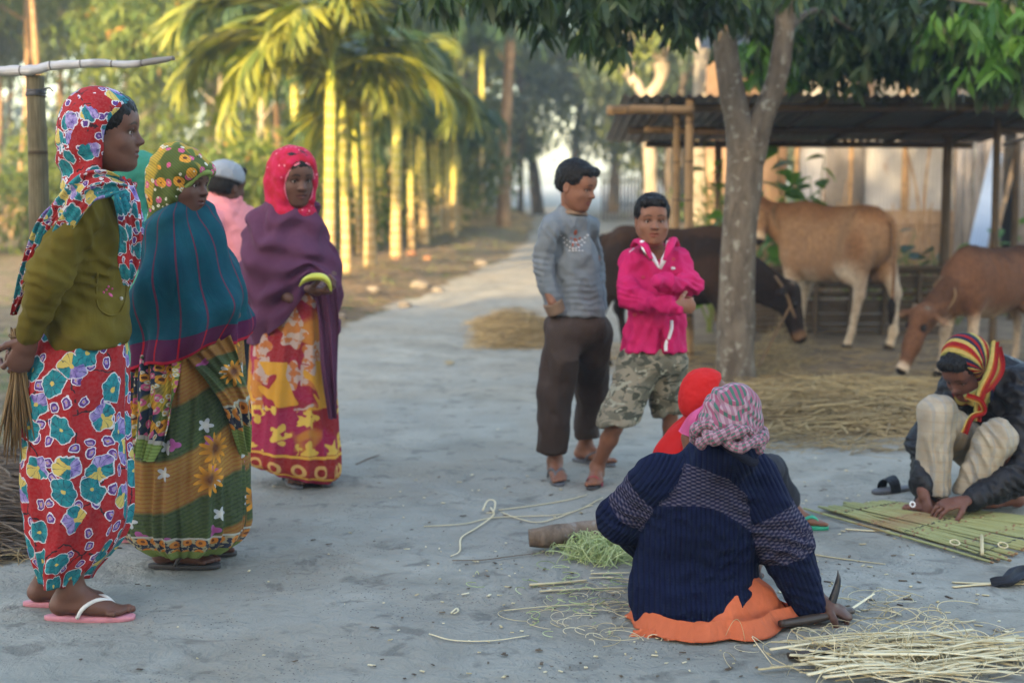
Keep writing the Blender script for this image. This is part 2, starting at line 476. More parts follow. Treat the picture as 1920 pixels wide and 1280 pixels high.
def eye_mat():
    g = G('eye', 0.12, 0.6); r = g.vm('LENGTH', g.vm('MULTIPLY', g.obj(), (1.0, 0.0, 1.0)))
    y = g.xyz(g.obj())[1]
    c = g.mix(r.gt(0.0062), (0.012, 0.007, 0.005), (0.30, 0.26, 0.24)); c = g.mix(y.lt(0.0), c, (0.30, 0.26, 0.24))
    return g.out(c)
M['eye'] = eye_mat()
def colmat(name, rough=0.7, spec=0.3, var=0.3, sc=30.0, bs=0.3, bd=0.006):
    g = G(name, rough, spec); c = g.col(); n = g.noise(g.obj(), sc, 4)
    return g.out(g.mix(g.mr(n, 0.3, 0.7, 0.0, var), c, g.mix(1.0, c, (0.5, 0.5, 0.5), 'MULTIPLY')), bump=n, bs=bs, bd=bd)
M['fur'] = colmat('fur', 0.85, 0.08, 0.75, 34.0, 0.6, 0.010)
M['painted'] = colmat('tinted', 0.7, 0.3, 0.3)
M['nail'] = plain('horn_nail', (0.45, 0.3, 0.25), 0.4)

# ---- woman in red: teal and violet pansies with white outlines on red
def floral_red(name, uv=True, s=1.0):
    g = G(name, 0.85, 0.2, 0.15); o = g.uv() if uv else g.obj()
    o = g.scale(o, s); kf = 1.0 if uv else 1.32
    w_ = g.vm('SUBTRACT', g.noise(o, 9.0, 2, color=True), (0.5, 0.5, 0.5)); p = g.vm('ADD', o, g.scale(w_, 0.03)); w2_ = g.vm('SUBTRACT', g.noise(o, 42.0, 2, color=True), (0.5, 0.5, 0.5)); p = g.vm('ADD', p, g.scale(w2_, 0.018))
    dim = '2D' if uv else '3D'
    def flower(sc, pet, amp, rbase):
        v = g.vor(p, sc, dim=dim, rnd=0.72)
        q = g.vm('SUBTRACT', p, v['Position'])
        x, y, z = g.xyz(q)
        a = g.m('ARCTAN2', y, x if uv else x + z * 0.7)
        r = v['Distance']; cr, cg, cb = g.xyz(v['Color'])
        petal = g.m('SINE', a * float(pet) + cr * 6.0) * amp + g.m('SINE', a * 2.0 + cg * 6.0) * (amp * 1.3)
        return r - petal, cr, cg, cb, r, a
    red = g.mix(g.mr(g.noise(o, 5.0, 3), 0.3, 0.7), (0.25, 0.006, 0.010), (0.38, 0.010, 0.015))
    # dark stalk lines
    e = g.vor(p, 7.0, 'DISTANCE_TO_EDGE', dim=dim, rnd=0.9)['Distance']
    lines = g.m('MULTIPLY', e.lt(0.018), g.noise(o, 12.0, 2).gt(0.5))
    c = g.mix(lines, red, (0.03, 0.006, 0.012))
    # small violet blossoms
    f, cr, cg, cb, r, a = flower(16.5, 4, 0.015, 0.2)
    on = cr.gt(0.25)
    c = g.mix(g.m('MULTIPLY', f.lt(0.29 * kf), on), c, (0.62, 0.6, 0.66))
    c = g.mix(g.m('MULTIPLY', f.lt(0.235 * kf), on), c, (0.09, 0.03, 0.19))
    c = g.mix(g.m('MULTIPLY', f.lt(0.13), on), c, (0.33, 0.22, 0.45)); c = g.mix(g.m('MULTIPLY', f.lt(0.05), on), c, (0.5, 0.32, 0.05))
    # large teal blossoms
    f, cr, cg, cb, r, a = flower(9.8, 5, 0.035, 0.3)
    on = cb.gt(0.12)
    side = g.m('SINE', a + cg * 6.0)
    teal = g.mix(g.mr(g.noise(o, 40.0, 3), 0.3, 0.7), (0.004, 0.10, 0.14), (0.012, 0.26, 0.29))
    viol = g.mix(g.mr(g.noise(o, 40.0, 3), 0.3, 0.7), (0.10, 0.05, 0.28), (0.42, 0.34, 0.6))
    gold = (0.55, 0.42, 0.10)
    inner = g.mix(g.m('MULTIPLY', side.gt(0.45), cr.gt(0.45)), teal, viol)
    inner = g.mix(g.m('MULTIPLY', side.lt(-0.6), cr.gt(0.55)), inner, gold)
    vein = g.m('MULTIPLY', g.m('SINE', a * 10.0).gt(0.93), r.gt(0.06))
    inner = g.mix(g.m('MULTIPLY', vein, 0.7), inner, (0.004, 0.04, 0.07))
    c = g.mix(g.m('MULTIPLY', f.lt(0.43 * kf), on), c, (0.55, 0.55, 0.58))
    c = g.mix(g.m('MULTIPLY', f.lt(0.395 * kf), on), c, inner)
    c = g.mix(g.m('MULTIPLY', r.lt(0.07), on), c, gold)
    c = worn(g, c, o)
    fold = g.noise(g.scale(o, (1.6, 0.4, 1.0)), 7.0, 3, 0.5, 0.5)
    return g.out(c, bumps=[(fold, 0.5, 0.02), (g.noise(o, 500.0, 2), 0.2, 0.001)])
M['floral_red'] = floral_red('red_floral_cotton', True)
M['floral_red3'] = floral_red('red_floral_scarf', False, 1.75)

# ---- green and ochre printed sari (uv in metres, v up from hem)
def sari_green(name, uv=True):
    g = G(name, 0.85, 0.2, 0.15); o = g.uv() if uv else g.obj(); x, y, z = g.xyz(o)
    if not uv: y = z
    hill = g.m('SINE', x * 5.0 + 1.0) * 0.07 + g.m('SINE', x * 11.0) * 0.025
    yy = y - hill
    band = g.m('SINE', yy * 17.0 + 1.73)
    green = g.mix(g.mr(g.noise(o, 6.0, 3), 0.3, 0.7), (0.028, 0.048, 0.016), (0.065, 0.10, 0.028))
    och = g.mix(g.mr(g.noise(o, 6.0, 3), 0.3, 0.7), (0.20, 0.09, 0.016), (0.32, 0.18, 0.035))
    c = g.mix(g.mr(band, -0.1, 0.15), green, och)
    lines = g.m('SINE', yy * 420.0).gt(0.35)
    c = g.mix(g.m('MULTIPLY', lines, 0.5), c, g.mix(g.mr(band, -0.1, 0.1), (0.012, 0.03, 0.02), (0.22, 0.05, 0.012)))
    def blossoms(c, sc, pet, rr, cin, cout, sel, thr, seed):
        p = g.vm('ADD', o, (seed, seed * 0.7, 0.0)); v = g.vor(p, sc, dim='2D' if uv else '3D', rnd=0.8); q = g.vm('SUBTRACT', p, v['Position'])
        qx, qy, qz = g.xyz(q); a = g.m('ARCTAN2', qy if uv else qz, qx); r = v['Distance']; cr = g.xyz(v['Color'])[sel]
        f = r - g.m('COSINE', a * float(pet)) * (rr * 0.35); on = g.m('MULTIPLY', f.lt(rr), cr.gt(thr))
        return g.mix(on, c, g.mix(g.mr(r, rr * 0.25, rr), cin, cout))
    c = blossoms(c, 6.5, 5, 0.13, (0.6, 0.6, 0.55), (0.42, 0.45, 0.5), 0, 0.45, 3.1)
    c = blossoms(c, 9.0, 3, 0.17, (0.3, 0.05, 0.2), (0.35, 0.09, 0.28), 1, 0.6, 7.7)
    c = blossoms(c, 6.0, 11, 0.27, (0.10, 0.03, 0.01), (0.62, 0.27, 0.02), 2, 0.45, 1.3)
    # border near the hem
    bd = g.m('MULTIPLY', y.gt(0.055), y.lt(0.115))
    bl = g.vor(g.vec(x, y * 1.0, 0.0), 22.0, dim='2D', rnd=0.25)
    bc = g.mix(bl['Distance'].lt(0.36), g.mix(g.noise(o, 50.0, 2).gt(0.52), (0.02, 0.03, 0.06), (0.35, 0.32, 0.2)), (0.55, 0.2, 0.03))
    bc = g.mix(bl['Distance'].lt(0.14), bc, (0.16, 0.05, 0.02))
    c = g.mix(bd, c, bc)
    c = g.mix(g.m('MULTIPLY', y.gt(0.113), y.lt(0.121)), c, (0.4, 0.42, 0.38))
    c = g.mix(y.lt(0.055), c, g.mix(g.m('SINE', y * 900.0).gt(0.0), (0.13, 0.19, 0.05), (0.19, 0.26, 0.07)))
    c = worn(g, c, o)
    fold = g.noise(g.scale(o, (2.0, 0.4, 1.0)), 6.0, 3, 0.5, 0.5)
    return g.out(c, bumps=[(fold, 0.5, 0.02), (g.noise(o, 500.0, 2), 0.2, 0.001)])
M['sari_green'] = sari_green('green_ochre_sari')
# pallu with small flowers on navy and yellow, green selvedge
def pallu_mat(name, uv=True, ground=(0.02, 0.03, 0.06), second=(0.42, 0.3, 0.04), edge=(0.16, 0.22, 0.06)):
    g = G(name, 0.85, 0.2, 0.15); o = g.uv() if uv else g.obj(); x, y, z = g.xyz(o)
    big = g.noise(o, 5.5, 2, 0.5, 0.4)
    c = g.mix(g.mr(big, 0.47, 0.5), ground, g.mix(g.noise(o, 9.0, 2).gt(0.52), second, (0.09, 0.13, 0.03)))
    dim = '2D' if uv else '3D'
    for sc, r0, c1, c2, sel, th in ((26.0, 0.36, (0.5, 0.09, 0.2), (0.5, 0.35, 0.3), 0, 0.45), (18.0, 0.36, (0.58, 0.26, 0.03), (0.1, 0.03, 0.02), 1, 0.5), (34.0, 0.3, (0.55, 0.52, 0.42), (0.5, 0.3, 0.05), 2, 0.55)):
        v = g.vor(g.vm('ADD', o, (sc, 1.0, 2.0)), sc, dim=dim, rnd=0.9); d = v['Distance']; k = g.xyz(v['Color'])[sel]
        on = g.m('MULTIPLY', d.lt(r0), k.gt(th)); c = g.mix(on, c, g.mix(d.lt(r0 * 0.4), c1, c2))
    ln = g.m('SINE', (x + y * 0.4 + z) * 520.0).gt(0.2)
    c = g.mix(g.m('MULTIPLY', ln, 0.35), c, (0.03, 0.05, 0.02))
    if uv:
        c = g.mix(y.lt(0.045), c, g.mix(g.m('SINE', y * 700.0).gt(0.0), edge, tuple(e * 1.4 for e in edge)))
        c = g.mix(g.m('MULTIPLY', y.gt(0.045), y.lt(0.055)), c, (0.36, 0.34, 0.3))
    return g.out(c, bumps=[(g.noise(o, 14.0, 3, 0.5, 0.5), 0.4, 0.012), (g.noise(o, 500.0, 2), 0.2, 0.001)])
M['pallu'] = pallu_mat('flowered_green_pallu'); M['pallu3'] = pallu_mat('flowered_green_headscarf', False, (0.07, 0.09, 0.02), (0.36, 0.24, 0.03))
M['pallu_rim'] = cloth('green_ribbed_selvedge', (0.17, 0.23, 0.06), 0.2)

# ---- teal shawl with red stripes, maroon border (uv metres, v = distance above hem)
def shawl_teal():
    g = G('teal_striped_shawl', 0.95, 0.15, 0.25); o = g.uv(); x, y, z = g.xyz(o)
    n = g.noise(o, 30.0, 4); base = g.mix(g.mr(g.noise(o, 4.0, 3), 0.3, 0.7), (0.005, 0.046, 0.070), (0.009, 0.075, 0.10))
    base = g.mix(g.mr(n, 0.35, 0.65, 0.0, 0.3), base, (0.01, 0.04, 0.07))
    fr = g.m('FRACT', (x + 0.02) / 0.088); st = g.m('MULTIPLY', fr.gt(0.455), fr.lt(0.53))
    border = y.lt(0.085)
    c = g.mix(border, base, (0.075, 0.014, 0.048))
    c = g.mix(st, c, g.mix(border, (0.105, 0.026, 0.05), (0.34, 0.012, 0.022)))
    c = g.mix(y.lt(0.012), c, (0.33, 0.012, 0.03)); c = g.mix(g.mr(g.noise(o, 3.5, 5, 0.6), 0.35, 0.7, 0.0, 0.4), c, g.mix(1.0, c, (0.5, 0.5, 0.5), 'MULTIPLY'))
    return g.out(c, bumps=[(g.noise(g.scale(o, (1.4, 0.6, 1)), 9.0, 3, 0.5, 0.8), 0.35, 0.02), (g.noise(o, 260.0, 2), 0.35, 0.002)])
M['shawl_teal'] = shawl_teal()
M['shawl_purple'] = cloth('purple_wool_shawl', (0.078, 0.024, 0.056), 0.2, 0.45, 8.0, 0.95, 0.35, wd=0.02)
# ---- magenta orange white sari (uv)
def sari_pink():
    g = G('magenta_orange_sari', 0.85, 0.2, 0.15); o = g.uv(); x, y, z = g.xyz(o)
    big = g.noise(o, 3.2, 2, 0.5, 0.5); b2 = g.noise(g.vm('ADD', o, (4.0, 2.0, 0.0)), 4.0, 2, 0.5, 0.6)
    c = g.mix(g.mr(b2, 0.44, 0.5), (0.30, 0.010, 0.055), (0.26, 0.010, 0.016))
    c = g.mix(g.mr(big, 0.57, 0.60), c, (0.44, 0.16, 0.02))
    v = g.vor(o, 7.0, dim='2D', rnd=0.9); d = v['Distance']; q = g.vm('SUBTRACT', o, v['Position']); qx, qy, qz = g.xyz(q)
    a = g.m('ARCTAN2', qy, qx); k = g.xyz(v['Color'])[0]; f = d - g.m('COSINE', a * 5.0) * 0.08
    mid = g.m('MULTIPLY', y.gt(0.34), y.lt(0.95))
    on = g.m('MULTIPLY', g.m('MULTIPLY', f.lt(0.42), k.gt(0.25)), mid)
    c = g.mix(g.m('MULTIPLY', on, 0.85), c, g.mix(g.noise(o, 26.0, 3).gt(0.52), (0.46, 0.36, 0.30), (0.46, 0.15, 0.03)))
    on2 = g.m('MULTIPLY', f.lt(0.30), y.lt(0.36)); c = g.mix(g.m('MULTIPLY', on2, g.noise(o, 26.0, 1).gt(0.42)), c, (0.62, 0.4, 0.06))
    c = g.mix(g.m('MULTIPLY', y.gt(0.34), g.m('MULTIPLY', y.lt(0.56), b2.gt(0.5))), c, (0.55, 0.26, 0.02))
    bd = y.lt(0.14); v2 = g.vor(g.vec(x, y + 0.03, 0.0), 10.0, dim='2D', rnd=0.0)['Distance']
    bc = g.mix(g.m('MULTIPLY', v2.lt(0.3), v2.gt(0.16)), (0.25, 0.012, 0.012), (0.55, 0.33, 0.1)); c = g.mix(bd, c, bc)
    for y0 in (0.03, 0.125): c = g.mix(g.m('MULTIPLY', y.gt(y0), y.lt(y0 + 0.012)), c, (0.6, 0.34, 0.04))
    c = g.mix(y.lt(0.02), c, (0.36, 0.012, 0.06)); c = worn(g, c, o)
    return g.out(c, bumps=[(g.noise(g.scale(o, (2.0, 0.4, 1.0)), 6.0, 3, 0.5, 0.5), 0.5, 0.02), (g.noise(o, 500.0, 2), 0.2, 0.001)])
M['sari_pink'] = sari_pink()
def scarf_pink():
    g = G('hot_pink_headscarf', 0.85, 0.2, 0.2); o = g.obj(); n = g.noise(o, 30.0, 3); 
    c = g.mix(g.mr(n, 0.4, 0.6), (0.42, 0.014, 0.06), (0.34, 0.010, 0.025)); v = g.vor(o, 38.0)['Distance']
    c = g.mix(g.m('MULTIPLY', v.lt(0.22), g.noise(o, 9.0, 1).gt(0.5)), c, (0.6, 0.2, 0.25))
    return g.out(c, bump=g.noise(o, 12.0, 3, 0.5, 0.6), bs=0.5, bd=0.015)
M['scarf_pink'] = scarf_pink()
M['scarf_pink_rim'] = cloth('pale_pink_scarf_edge', (0.6, 0.16, 0.22), 0.2)
# ---- knitwear
def cardigan():
    g = G('olive_fleece_cardigan', 0.95, 0.15, 0.12); o = g.obj(); n = g.noise(o, 5.0, 4); f = g.noise(o, 380.0, 2)
    c = g.mix(g.mr(n, 0.3, 0.7), (0.082, 0.062, 0.009), (0.135, 0.102, 0.017))
    return g.out(c, bumps=[(g.noise(g.scale(o, (1, 1, 0.6)), 10.0, 3, 0.5, 0.8), 0.45, 0.018), (f, 0.25, 0.0015)])
M['cardigan'] = cardigan()
def knit_navy():
    g = G('navy_ribbed_jumper', 0.95, 0.12, 0.15); o = g.uv(); x, y, z = g.xyz(o)   # x: metres round, y: metres along, ribs run along y
    rib = g.m('ABSOLUTE', g.m('SINE', x * 215.0)); st = g.m('SINE', y * 700.0 + rib * 3.0)
    col = g.xyz(g.col())[0]     # 1 inside the chest band
    blk = g.m('MULTIPLY', g.m('ABSOLUTE', g.m('SINE', x * 215.0)), g.m('SINE', y * 520.0 + g.m('SIGN', g.m('SINE', x * 215.0)) * 1.57))
    bandc = g.mix(g.mr(blk, -0.3, 0.7), (0.010, 0.012, 0.036), (0.085, 0.074, 0.105))
    base = g.mix(g.mr(rib, 0.1, 0.7), (0.0022, 0.0036, 0.014), (0.005, 0.008, 0.031))
    base = g.mix(g.mr(g.noise(g.obj(), 4.0, 3), 0.3, 0.7, 0.0, 0.5), base, (0.007, 0.011, 0.036))
    c = g.mix(g.mr(col, 0.45, 0.55), base, bandc)
    return g.out(c, bumps=[(rib, 0.6, 0.006), (st, 0.2, 0.0015), (blk * g.mr(col, 0.45, 0.55), 0.4, 0.003)])
M['knit_navy'] = knit_navy()
def knit_cuff():
    g = G('dark_ribbed_collar', 0.95, 0.12, 0.1); o = g.uv(); x, y, z = g.xyz(o); rib = g.m('ABSOLUTE', g.m('SINE', x * 420.0))
    return g.out(g.mix(rib, (0.004, 0.006, 0.02), (0.03, 0.03, 0.05)), bump=rib, bs=0.6, bd=0.004)
M['knit_collar'] = knit_cuff()
M['lungi_orange'] = cloth('orange_cotton_lungi', (0.50, 0.115, 0.045), 0.18, 0.9, 16.0, wd=0.02)
def gamcha():
    g = G('checked_turban_cloth', 0.9, 0.2, 0.15); o = g.uv(); x, y, z = g.xyz(o)
    a = g.m('SINE', x * 330.0).gt(0.0); b = g.m('SINE', y * 330.0).gt(0.0)
    c = g.mix(a, (0.055, 0.125, 0.10), (0.27, 0.08, 0.13)); c = g.mix(g.m('MULTIPLY', b, 0.75), c, g.mix(a, (0.32, 0.13, 0.19), (0.36, 0.27, 0.30)))
    return g.out(c, bumps=[(g.noise(g.obj(), 26.0, 3, 0.5, 0.8), 0.5, 0.012), (g.noise(o, 300.0, 2), 0.2, 0.001)])
M['gamcha'] = gamcha()
def stripes(name, cols, period, uvaxis=0, rough=0.9, warp=0.0):
    """knitted stripes along one uv axis; cols: list of (start fraction, colour)"""
    g = G(name, rough, 0.15, 0.2); o = g.uv(); c = g.xyz(o)[uvaxis]; c2 = g.xyz(o)[1 - uvaxis]
    f = g.m('FRACT', (c + g.noise(o, 6.0, 2) * warp) / period); col = g.ramp(f, cols, 'CONSTANT')
    k = g.m('SINE', c2 * 900.0); col = g.mix(g.mr(g.noise(g.obj(), 60.0, 3), 0.35, 0.7, 0.0, 0.25), col, (0.02, 0.01, 0.01))
    return g.out(col, bumps=[(k, 0.25, 0.002), (g.m('SINE', c * 500.0), 0.3, 0.002)])
_rasta = [(0.0, (0.24, 0.010, 0.010)), (0.17, (0.30, 0.06, 0.01)), (0.24, (0.38, 0.28, 0.08)), (0.38, (0.20, 0.19, 0.05)), (0.46, (0.010, 0.014, 0.04)), (0.62, (0.24, 0.010, 0.010)), (0.74, (0.010, 0.013, 0.035)), (0.86, (0.38, 0.28, 0.08))]
M['rasta'] = stripes('striped_knit_scarf', _rasta, 0.11)
def plaid():
    g = G('faded_plaid_cotton', 0.9, 0.2, 0.15); o = g.uv(); x, y, z = g.xyz(o)
    base = g.mix(g.mr(g.noise(g.obj(), 9.0, 3), 0.3, 0.7), (0.26, 0.22, 0.165), (0.40, 0.35, 0.27))
    c = g.mix(g.m('MULTIPLY', g.m('SINE', x * 150.0).gt(0.7), 0.35), base, (0.16, 0.20, 0.24)); c = g.mix(g.m('MULTIPLY', g.m('SINE', y * 150.0).gt(0.8), 0.22), c, (0.28, 0.18, 0.10))
    return g.out(c, bumps=[(g.noise(g.scale(g.obj(), (1, 1, 0.4)), 22.0, 3, 0.5, 0.6), 0.6, 0.015), (g.noise(o, 400.0, 2), 0.2, 0.001)])
M['plaid'] = plaid()
def camo():
    g = G('faded_camouflage_cotton', 0.9, 0.2, 0.1); o = g.obj(); p = g.scale(o, (1, 1, 1.6))
    c = g.mix(g.noise(p, 11.0, 2, 0.5, 1.0).gt(0.5), (0.125, 0.115, 0.085), (0.21, 0.18, 0.13)); c = g.mix(g.noise(g.vm('ADD', p, (3, 3, 3)), 14.0, 2, 0.5, 1.0).gt(0.57), c, (0.055, 0.055, 0.04))
    c = g.mix(g.noise(g.vm('ADD', p, (7, 3, 1)), 18.0, 2, 0.5, 1.0).gt(0.62), c, (0.27, 0.26, 0.2))
    return g.out(c, bump=g.noise(g.scale(o, (1, 1, 0.5)), 24.0, 3, 0.5, 0.7), bs=0.6, bd=0.015)
M['camo'] = camo()
M['grey_fleece'] = cloth('worn_grey_fleece', (0.135, 0.155, 0.175), 0.2, 0.45, 9.0, 0.95, 0.15, fade=(0.18, 0.195, 0.21), wd=0.015)
M['brown_knit'] = cloth('brown_ribbed_trim', (0.18, 0.115, 0.075), 0.2)
M['brown_trouser'] = cloth('dark_brown_trouser_cotton', (0.042, 0.027, 0.021), 0.2, 0.5, 8.0, wd=0.02)
M['hot_pink'] = cloth('hot_pink_jacket_cotton', (0.42, 0.005, 0.085), 0.16, 0.5, 10.0, 0.8, 0.1, wd=0.018)
M['white_cloth'] = cloth('white_lining', (0.62, 0.6, 0.62), 0.08)
M['pink_jacket'] = cloth('pale_pink_jacket_cotton', (0.62, 0.22, 0.24), 0.14, 0.5, 9.0, wd=0.018)
M['red_wool'] = cloth('bright_red_wool', (0.44, 0.008, 0.008), 0.15, 0.4, 16.0)
M['pink_trim'] = cloth('pink_tie_cloth', (0.55, 0.10, 0.26), 0.15)
M['grey_cap'] = cloth('grey_knit_cap', (0.23, 0.25, 0.28), 0.2, 0.3, 20.0)
M['green_scarf'] = cloth('green_cotton_scarf', (0.035, 0.19, 0.13), 0.3, 0.5, 12.0)
M['green_dress'] = cloth('sea_green_dress_cotton', (0.07, 0.27, 0.20), 0.3)
M['pink_dress'] = cloth('pink_spotted_cotton', (0.5, 0.18, 0.25), 0.3)
def leather():
    g = G('dark_leather_jacket', 0.5, 0.25); o = g.obj(); n = g.noise(o, 12.0, 4, 0.6, 0.5)
    return g.out(g.mix(g.mr(n, 0.3, 0.7), (0.006, 0.006, 0.008), (0.014, 0.014, 0.018)), rough=g.mr(n, 0.3, 0.7, 0.35, 0.6), bumps=[(g.noise(g.scale(o, (1, 1, 0.7)), 16.0, 4, 0.55, 0.8), 0.7, 0.02), (g.vor(o, 260.0)['Distance'], 0.15, 0.001)])
M['leather'] = leather()
M['dark_cloth'] = cloth('dark_cotton', (0.02, 0.022, 0.03), 0.2)
M['sole_pink'] = plain('pink_rubber', (0.5, 0.2, 0.24), 0.6); M['strap_white'] = plain('white_rubber', (0.55, 0.53, 0.5), 0.5)
M['sole_dark'] = plain('dark_rubber', (0.035, 0.033, 0.035), 0.6); M['sole_grey'] = plain('grey_rubber', (0.09, 0.09, 0.1), 0.6)
M['red_strap'] = plain('red_foam_strap', (0.35, 0.02, 0.045), 0.6); M['sole_green'] = plain('green_rubber', (0.02, 0.28, 0.17), 0.5)
M['steel'] = plain('dull_iron', (0.10, 0.10, 0.11), 0.42, 0.6, 0.3); M['silver'] = plain('silver_ring', (0.75, 0.75, 0.75), 0.3)
M['steel'].node_tree.nodes['Principled BSDF'].inputs['Metallic'].default_value = 0.7
M['handle_wood'] = plain('dark_worn_wood', (0.05, 0.032, 0.022), 0.45)
M['button'] = plain('pearl_button', (0.45, 0.42, 0.4), 0.3); M['print_white'] = plain('faded_white_print', (0.42, 0.42, 0.43), 0.9)
M['print_brown'] = plain('brown_embroidery', (0.22, 0.06, 0.035), 0.9)

# ---- ground
def ground_mat():
    g = G('trodden_mud', 0.92, 0.25); o = g.obj(); x, y, z = g.xyz(o)
    big = g.noise(o, 0.45, 5, 0.55, 0.3); mid = g.noise(o, 2.6, 5, 0.6, 0.4); fine = g.noise(o, 38.0, 4, 0.6)
    grey = g.mix(g.mr(mid, 0.32, 0.68), (0.18, 0.174, 0.148), (0.315, 0.304, 0.26))
    grey = g.mix(g.mr(big, 0.42, 0.6, 0.0, 0.7), grey, (0.245, 0.236, 0.206))
    grey = g.mix(g.mr(g.noise(o, 1.0, 4, 0.6, 0.5), 0.46, 0.64, 0.0, 0.6), grey, (0.235, 0.205, 0.158))
    grey = g.mix(g.mr(g.noise(o, 7.0, 4, 0.6, 0.6), 0.56, 0.66, 0.0, 0.55), grey, (0.09, 0.082, 0.072))
    grey = g.mix(g.mr(g.noise(o, 1.2, 3), 0.5, 0.7, 0.0, 0.5), grey, (0.31, 0.295, 0.25))
    # soil beyond the trodden strip: browner, with litter; fac painted per vertex in Col.x (yard), Col.y (verge)
    c = g.col(); cr, cg, cb = g.xyz(c)
    yard = g.mix(g.mr(mid, 0.35, 0.65), (0.085, 0.060, 0.038), (0.18, 0.135, 0.088))
    verge = g.mix(g.mr(g.noise(o, 9.0, 4, 0.6), 0.35, 0.65), (0.075, 0.058, 0.034), (0.20, 0.15, 0.09))
    verge = g.mix(g.mr(g.noise(o, 3.0, 3), 0.56, 0.68), verge, (0.06, 0.08, 0.022))
    edge = g.noise(o, 5.0, 4, 0.6)
    f1 = g.mr(cr + (edge - 0.5) * 0.9, 0.4, 0.62); f2 = g.mr(cg + (edge - 0.5) * 0.9, 0.4, 0.62)
    c = g.mix(f1, grey, yard); c = g.mix(f2, c, verge)
    specks = g.vor(o, 55.0)['Distance']; c = g.mix(g.m('MULTIPLY', specks.lt(0.16), g.noise(o, 2.0, 2).gt(0.5)), c, (0.055, 0.05, 0.045))
    return g.out(c, bumps=[(mid, 0.7, 0.07), (fine, 0.6, 0.008), (g.noise(o, 11.0, 4, 0.7, 0.8), 0.9, 0.025)])
M['ground'] = ground_mat()

# ---- wood, bamboo, bark, leaves
def bark(name, c1, c2, lichen=(0.24, 0.24, 0.2), sc=9.0, lf=0.55, bs=0.7):
    g = G(name, 0.92, 0.15); o = g.obj(); n = g.noise(g.scale(o, (1, 1, 0.35)), sc, 5, 0.65, 0.4)
    c = g.mix(g.mr(n, 0.35, 0.65), c1, c2); l = g.noise(o, 16.0, 4, 0.6, 0.5)
    c = g.mix(g.mr(l, lf, lf + 0.08), c, lichen); ring = g.noise(g.scale(o, (0.4, 0.4, 5.0)), 6.0, 3)
    return g.out(c, bumps=[(n, bs, 0.03), (ring, 0.3, 0.015), (l, 0.2, 0.006)])
M['bark'] = bark('grey_mottled_bark', (0.060, 0.047, 0.036), (0.13, 0.107, 0.083), (0.20, 0.19, 0.16), 12.0, 0.58)
M['bark_warm'] = bark('warm_brown_bark', (0.12, 0.07, 0.035), (0.24, 0.15, 0.08), (0.26, 0.2, 0.13), 5.0)
M['bark_dark'] = bark('dark_bark', (0.03, 0.024, 0.018), (0.075, 0.06, 0.045), (0.1, 0.09, 0.07), 6.0, 0.62)
M['bark_pale'] = bark('pale_bark', (0.15, 0.13, 0.10), (0.26, 0.235, 0.19), (0.1, 0.09, 0.07), 6.0, 0.62)
def bamboo(name, c1, c2, node=0.3, dark=(0.05, 0.035, 0.02)):
    g = G(name, 0.75, 0.2); o = g.uv(); x, y, z = g.xyz(o); f = g.m('FRACT', y / node)
    n = g.noise(g.vec(x * 6.0, y * 1.5, g.rnd() * 50.0), 5.0, 4, 0.6)
    c = g.mix(g.mr(n, 0.3, 0.7), c1, c2); c = g.mix(g.mr(g.noise(g.obj(), 3.0, 3), 0.52, 0.66, 0.0, 0.7), c, dark)
    nd = g.m('ABSOLUTE', f - 0.5); c = g.mix(g.mr(nd, 0.03, 0.012), c, dark)
    return g.out(c, bumps=[(g.mr(nd, 0.05, 0.0), 0.6, 0.008), (n, 0.2, 0.003)])
M['bamboo'] = bamboo('weathered_bamboo', (0.14, 0.085, 0.042), (0.27, 0.175, 0.09))
M['bamboo_grey'] = bamboo('grey_bamboo', (0.070, 0.058, 0.034), (0.15, 0.125, 0.075), 0.36)
M['bamboo_dark'] = bamboo('smoky_dark_bamboo', (0.035, 0.025, 0.016), (0.085, 0.06, 0.035))  # darkest of the bamboo browns
M['peeled'] = bamboo('silvery_peeled_branch', (0.28, 0.28, 0.29), (0.5, 0.5, 0.52), 0.13, (0.09, 0.08, 0.075))
M['reed'] = bamboo('green_split_reed', (0.19, 0.20, 0.075), (0.36, 0.35, 0.16), 0.31, (0.24, 0.13, 0.07))
def palmtrunk():
    g = G('areca_trunk', 0.6, 0.3); o = g.uv(); x, y, z = g.xyz(o); top = g.xyz(g.col())[0]
    f = g.m('FRACT', y / 0.13); ring = g.mr(g.m('ABSOLUTE', f - 0.5), 0.06, 0.03)
    n = g.noise(g.obj(), 7.0, 4); low = g.mix(g.mr(n, 0.35, 0.65), (0.20, 0.13, 0.05), (0.34, 0.24, 0.10))
    mid = g.mix(g.mr(n, 0.4, 0.6), (0.22, 0.22, 0.035), (0.36, 0.32, 0.055)); c = g.mix(g.mr(top, 0.25, 0.6), low, mid)
    c = g.mix(ring, c, g.mix(g.mr(top, 0.2, 0.8), (0.5, 0.42, 0.28), (0.42, 0.36, 0.2))); c = g.mix(g.mr(top, 0.93, 0.97), c, (0.36, 0.38, 0.04))
    return g.out(c, bumps=[(ring, 0.5, 0.012), (n, 0.2, 0.01)])
M['palm_trunk'] = palmtrunk()
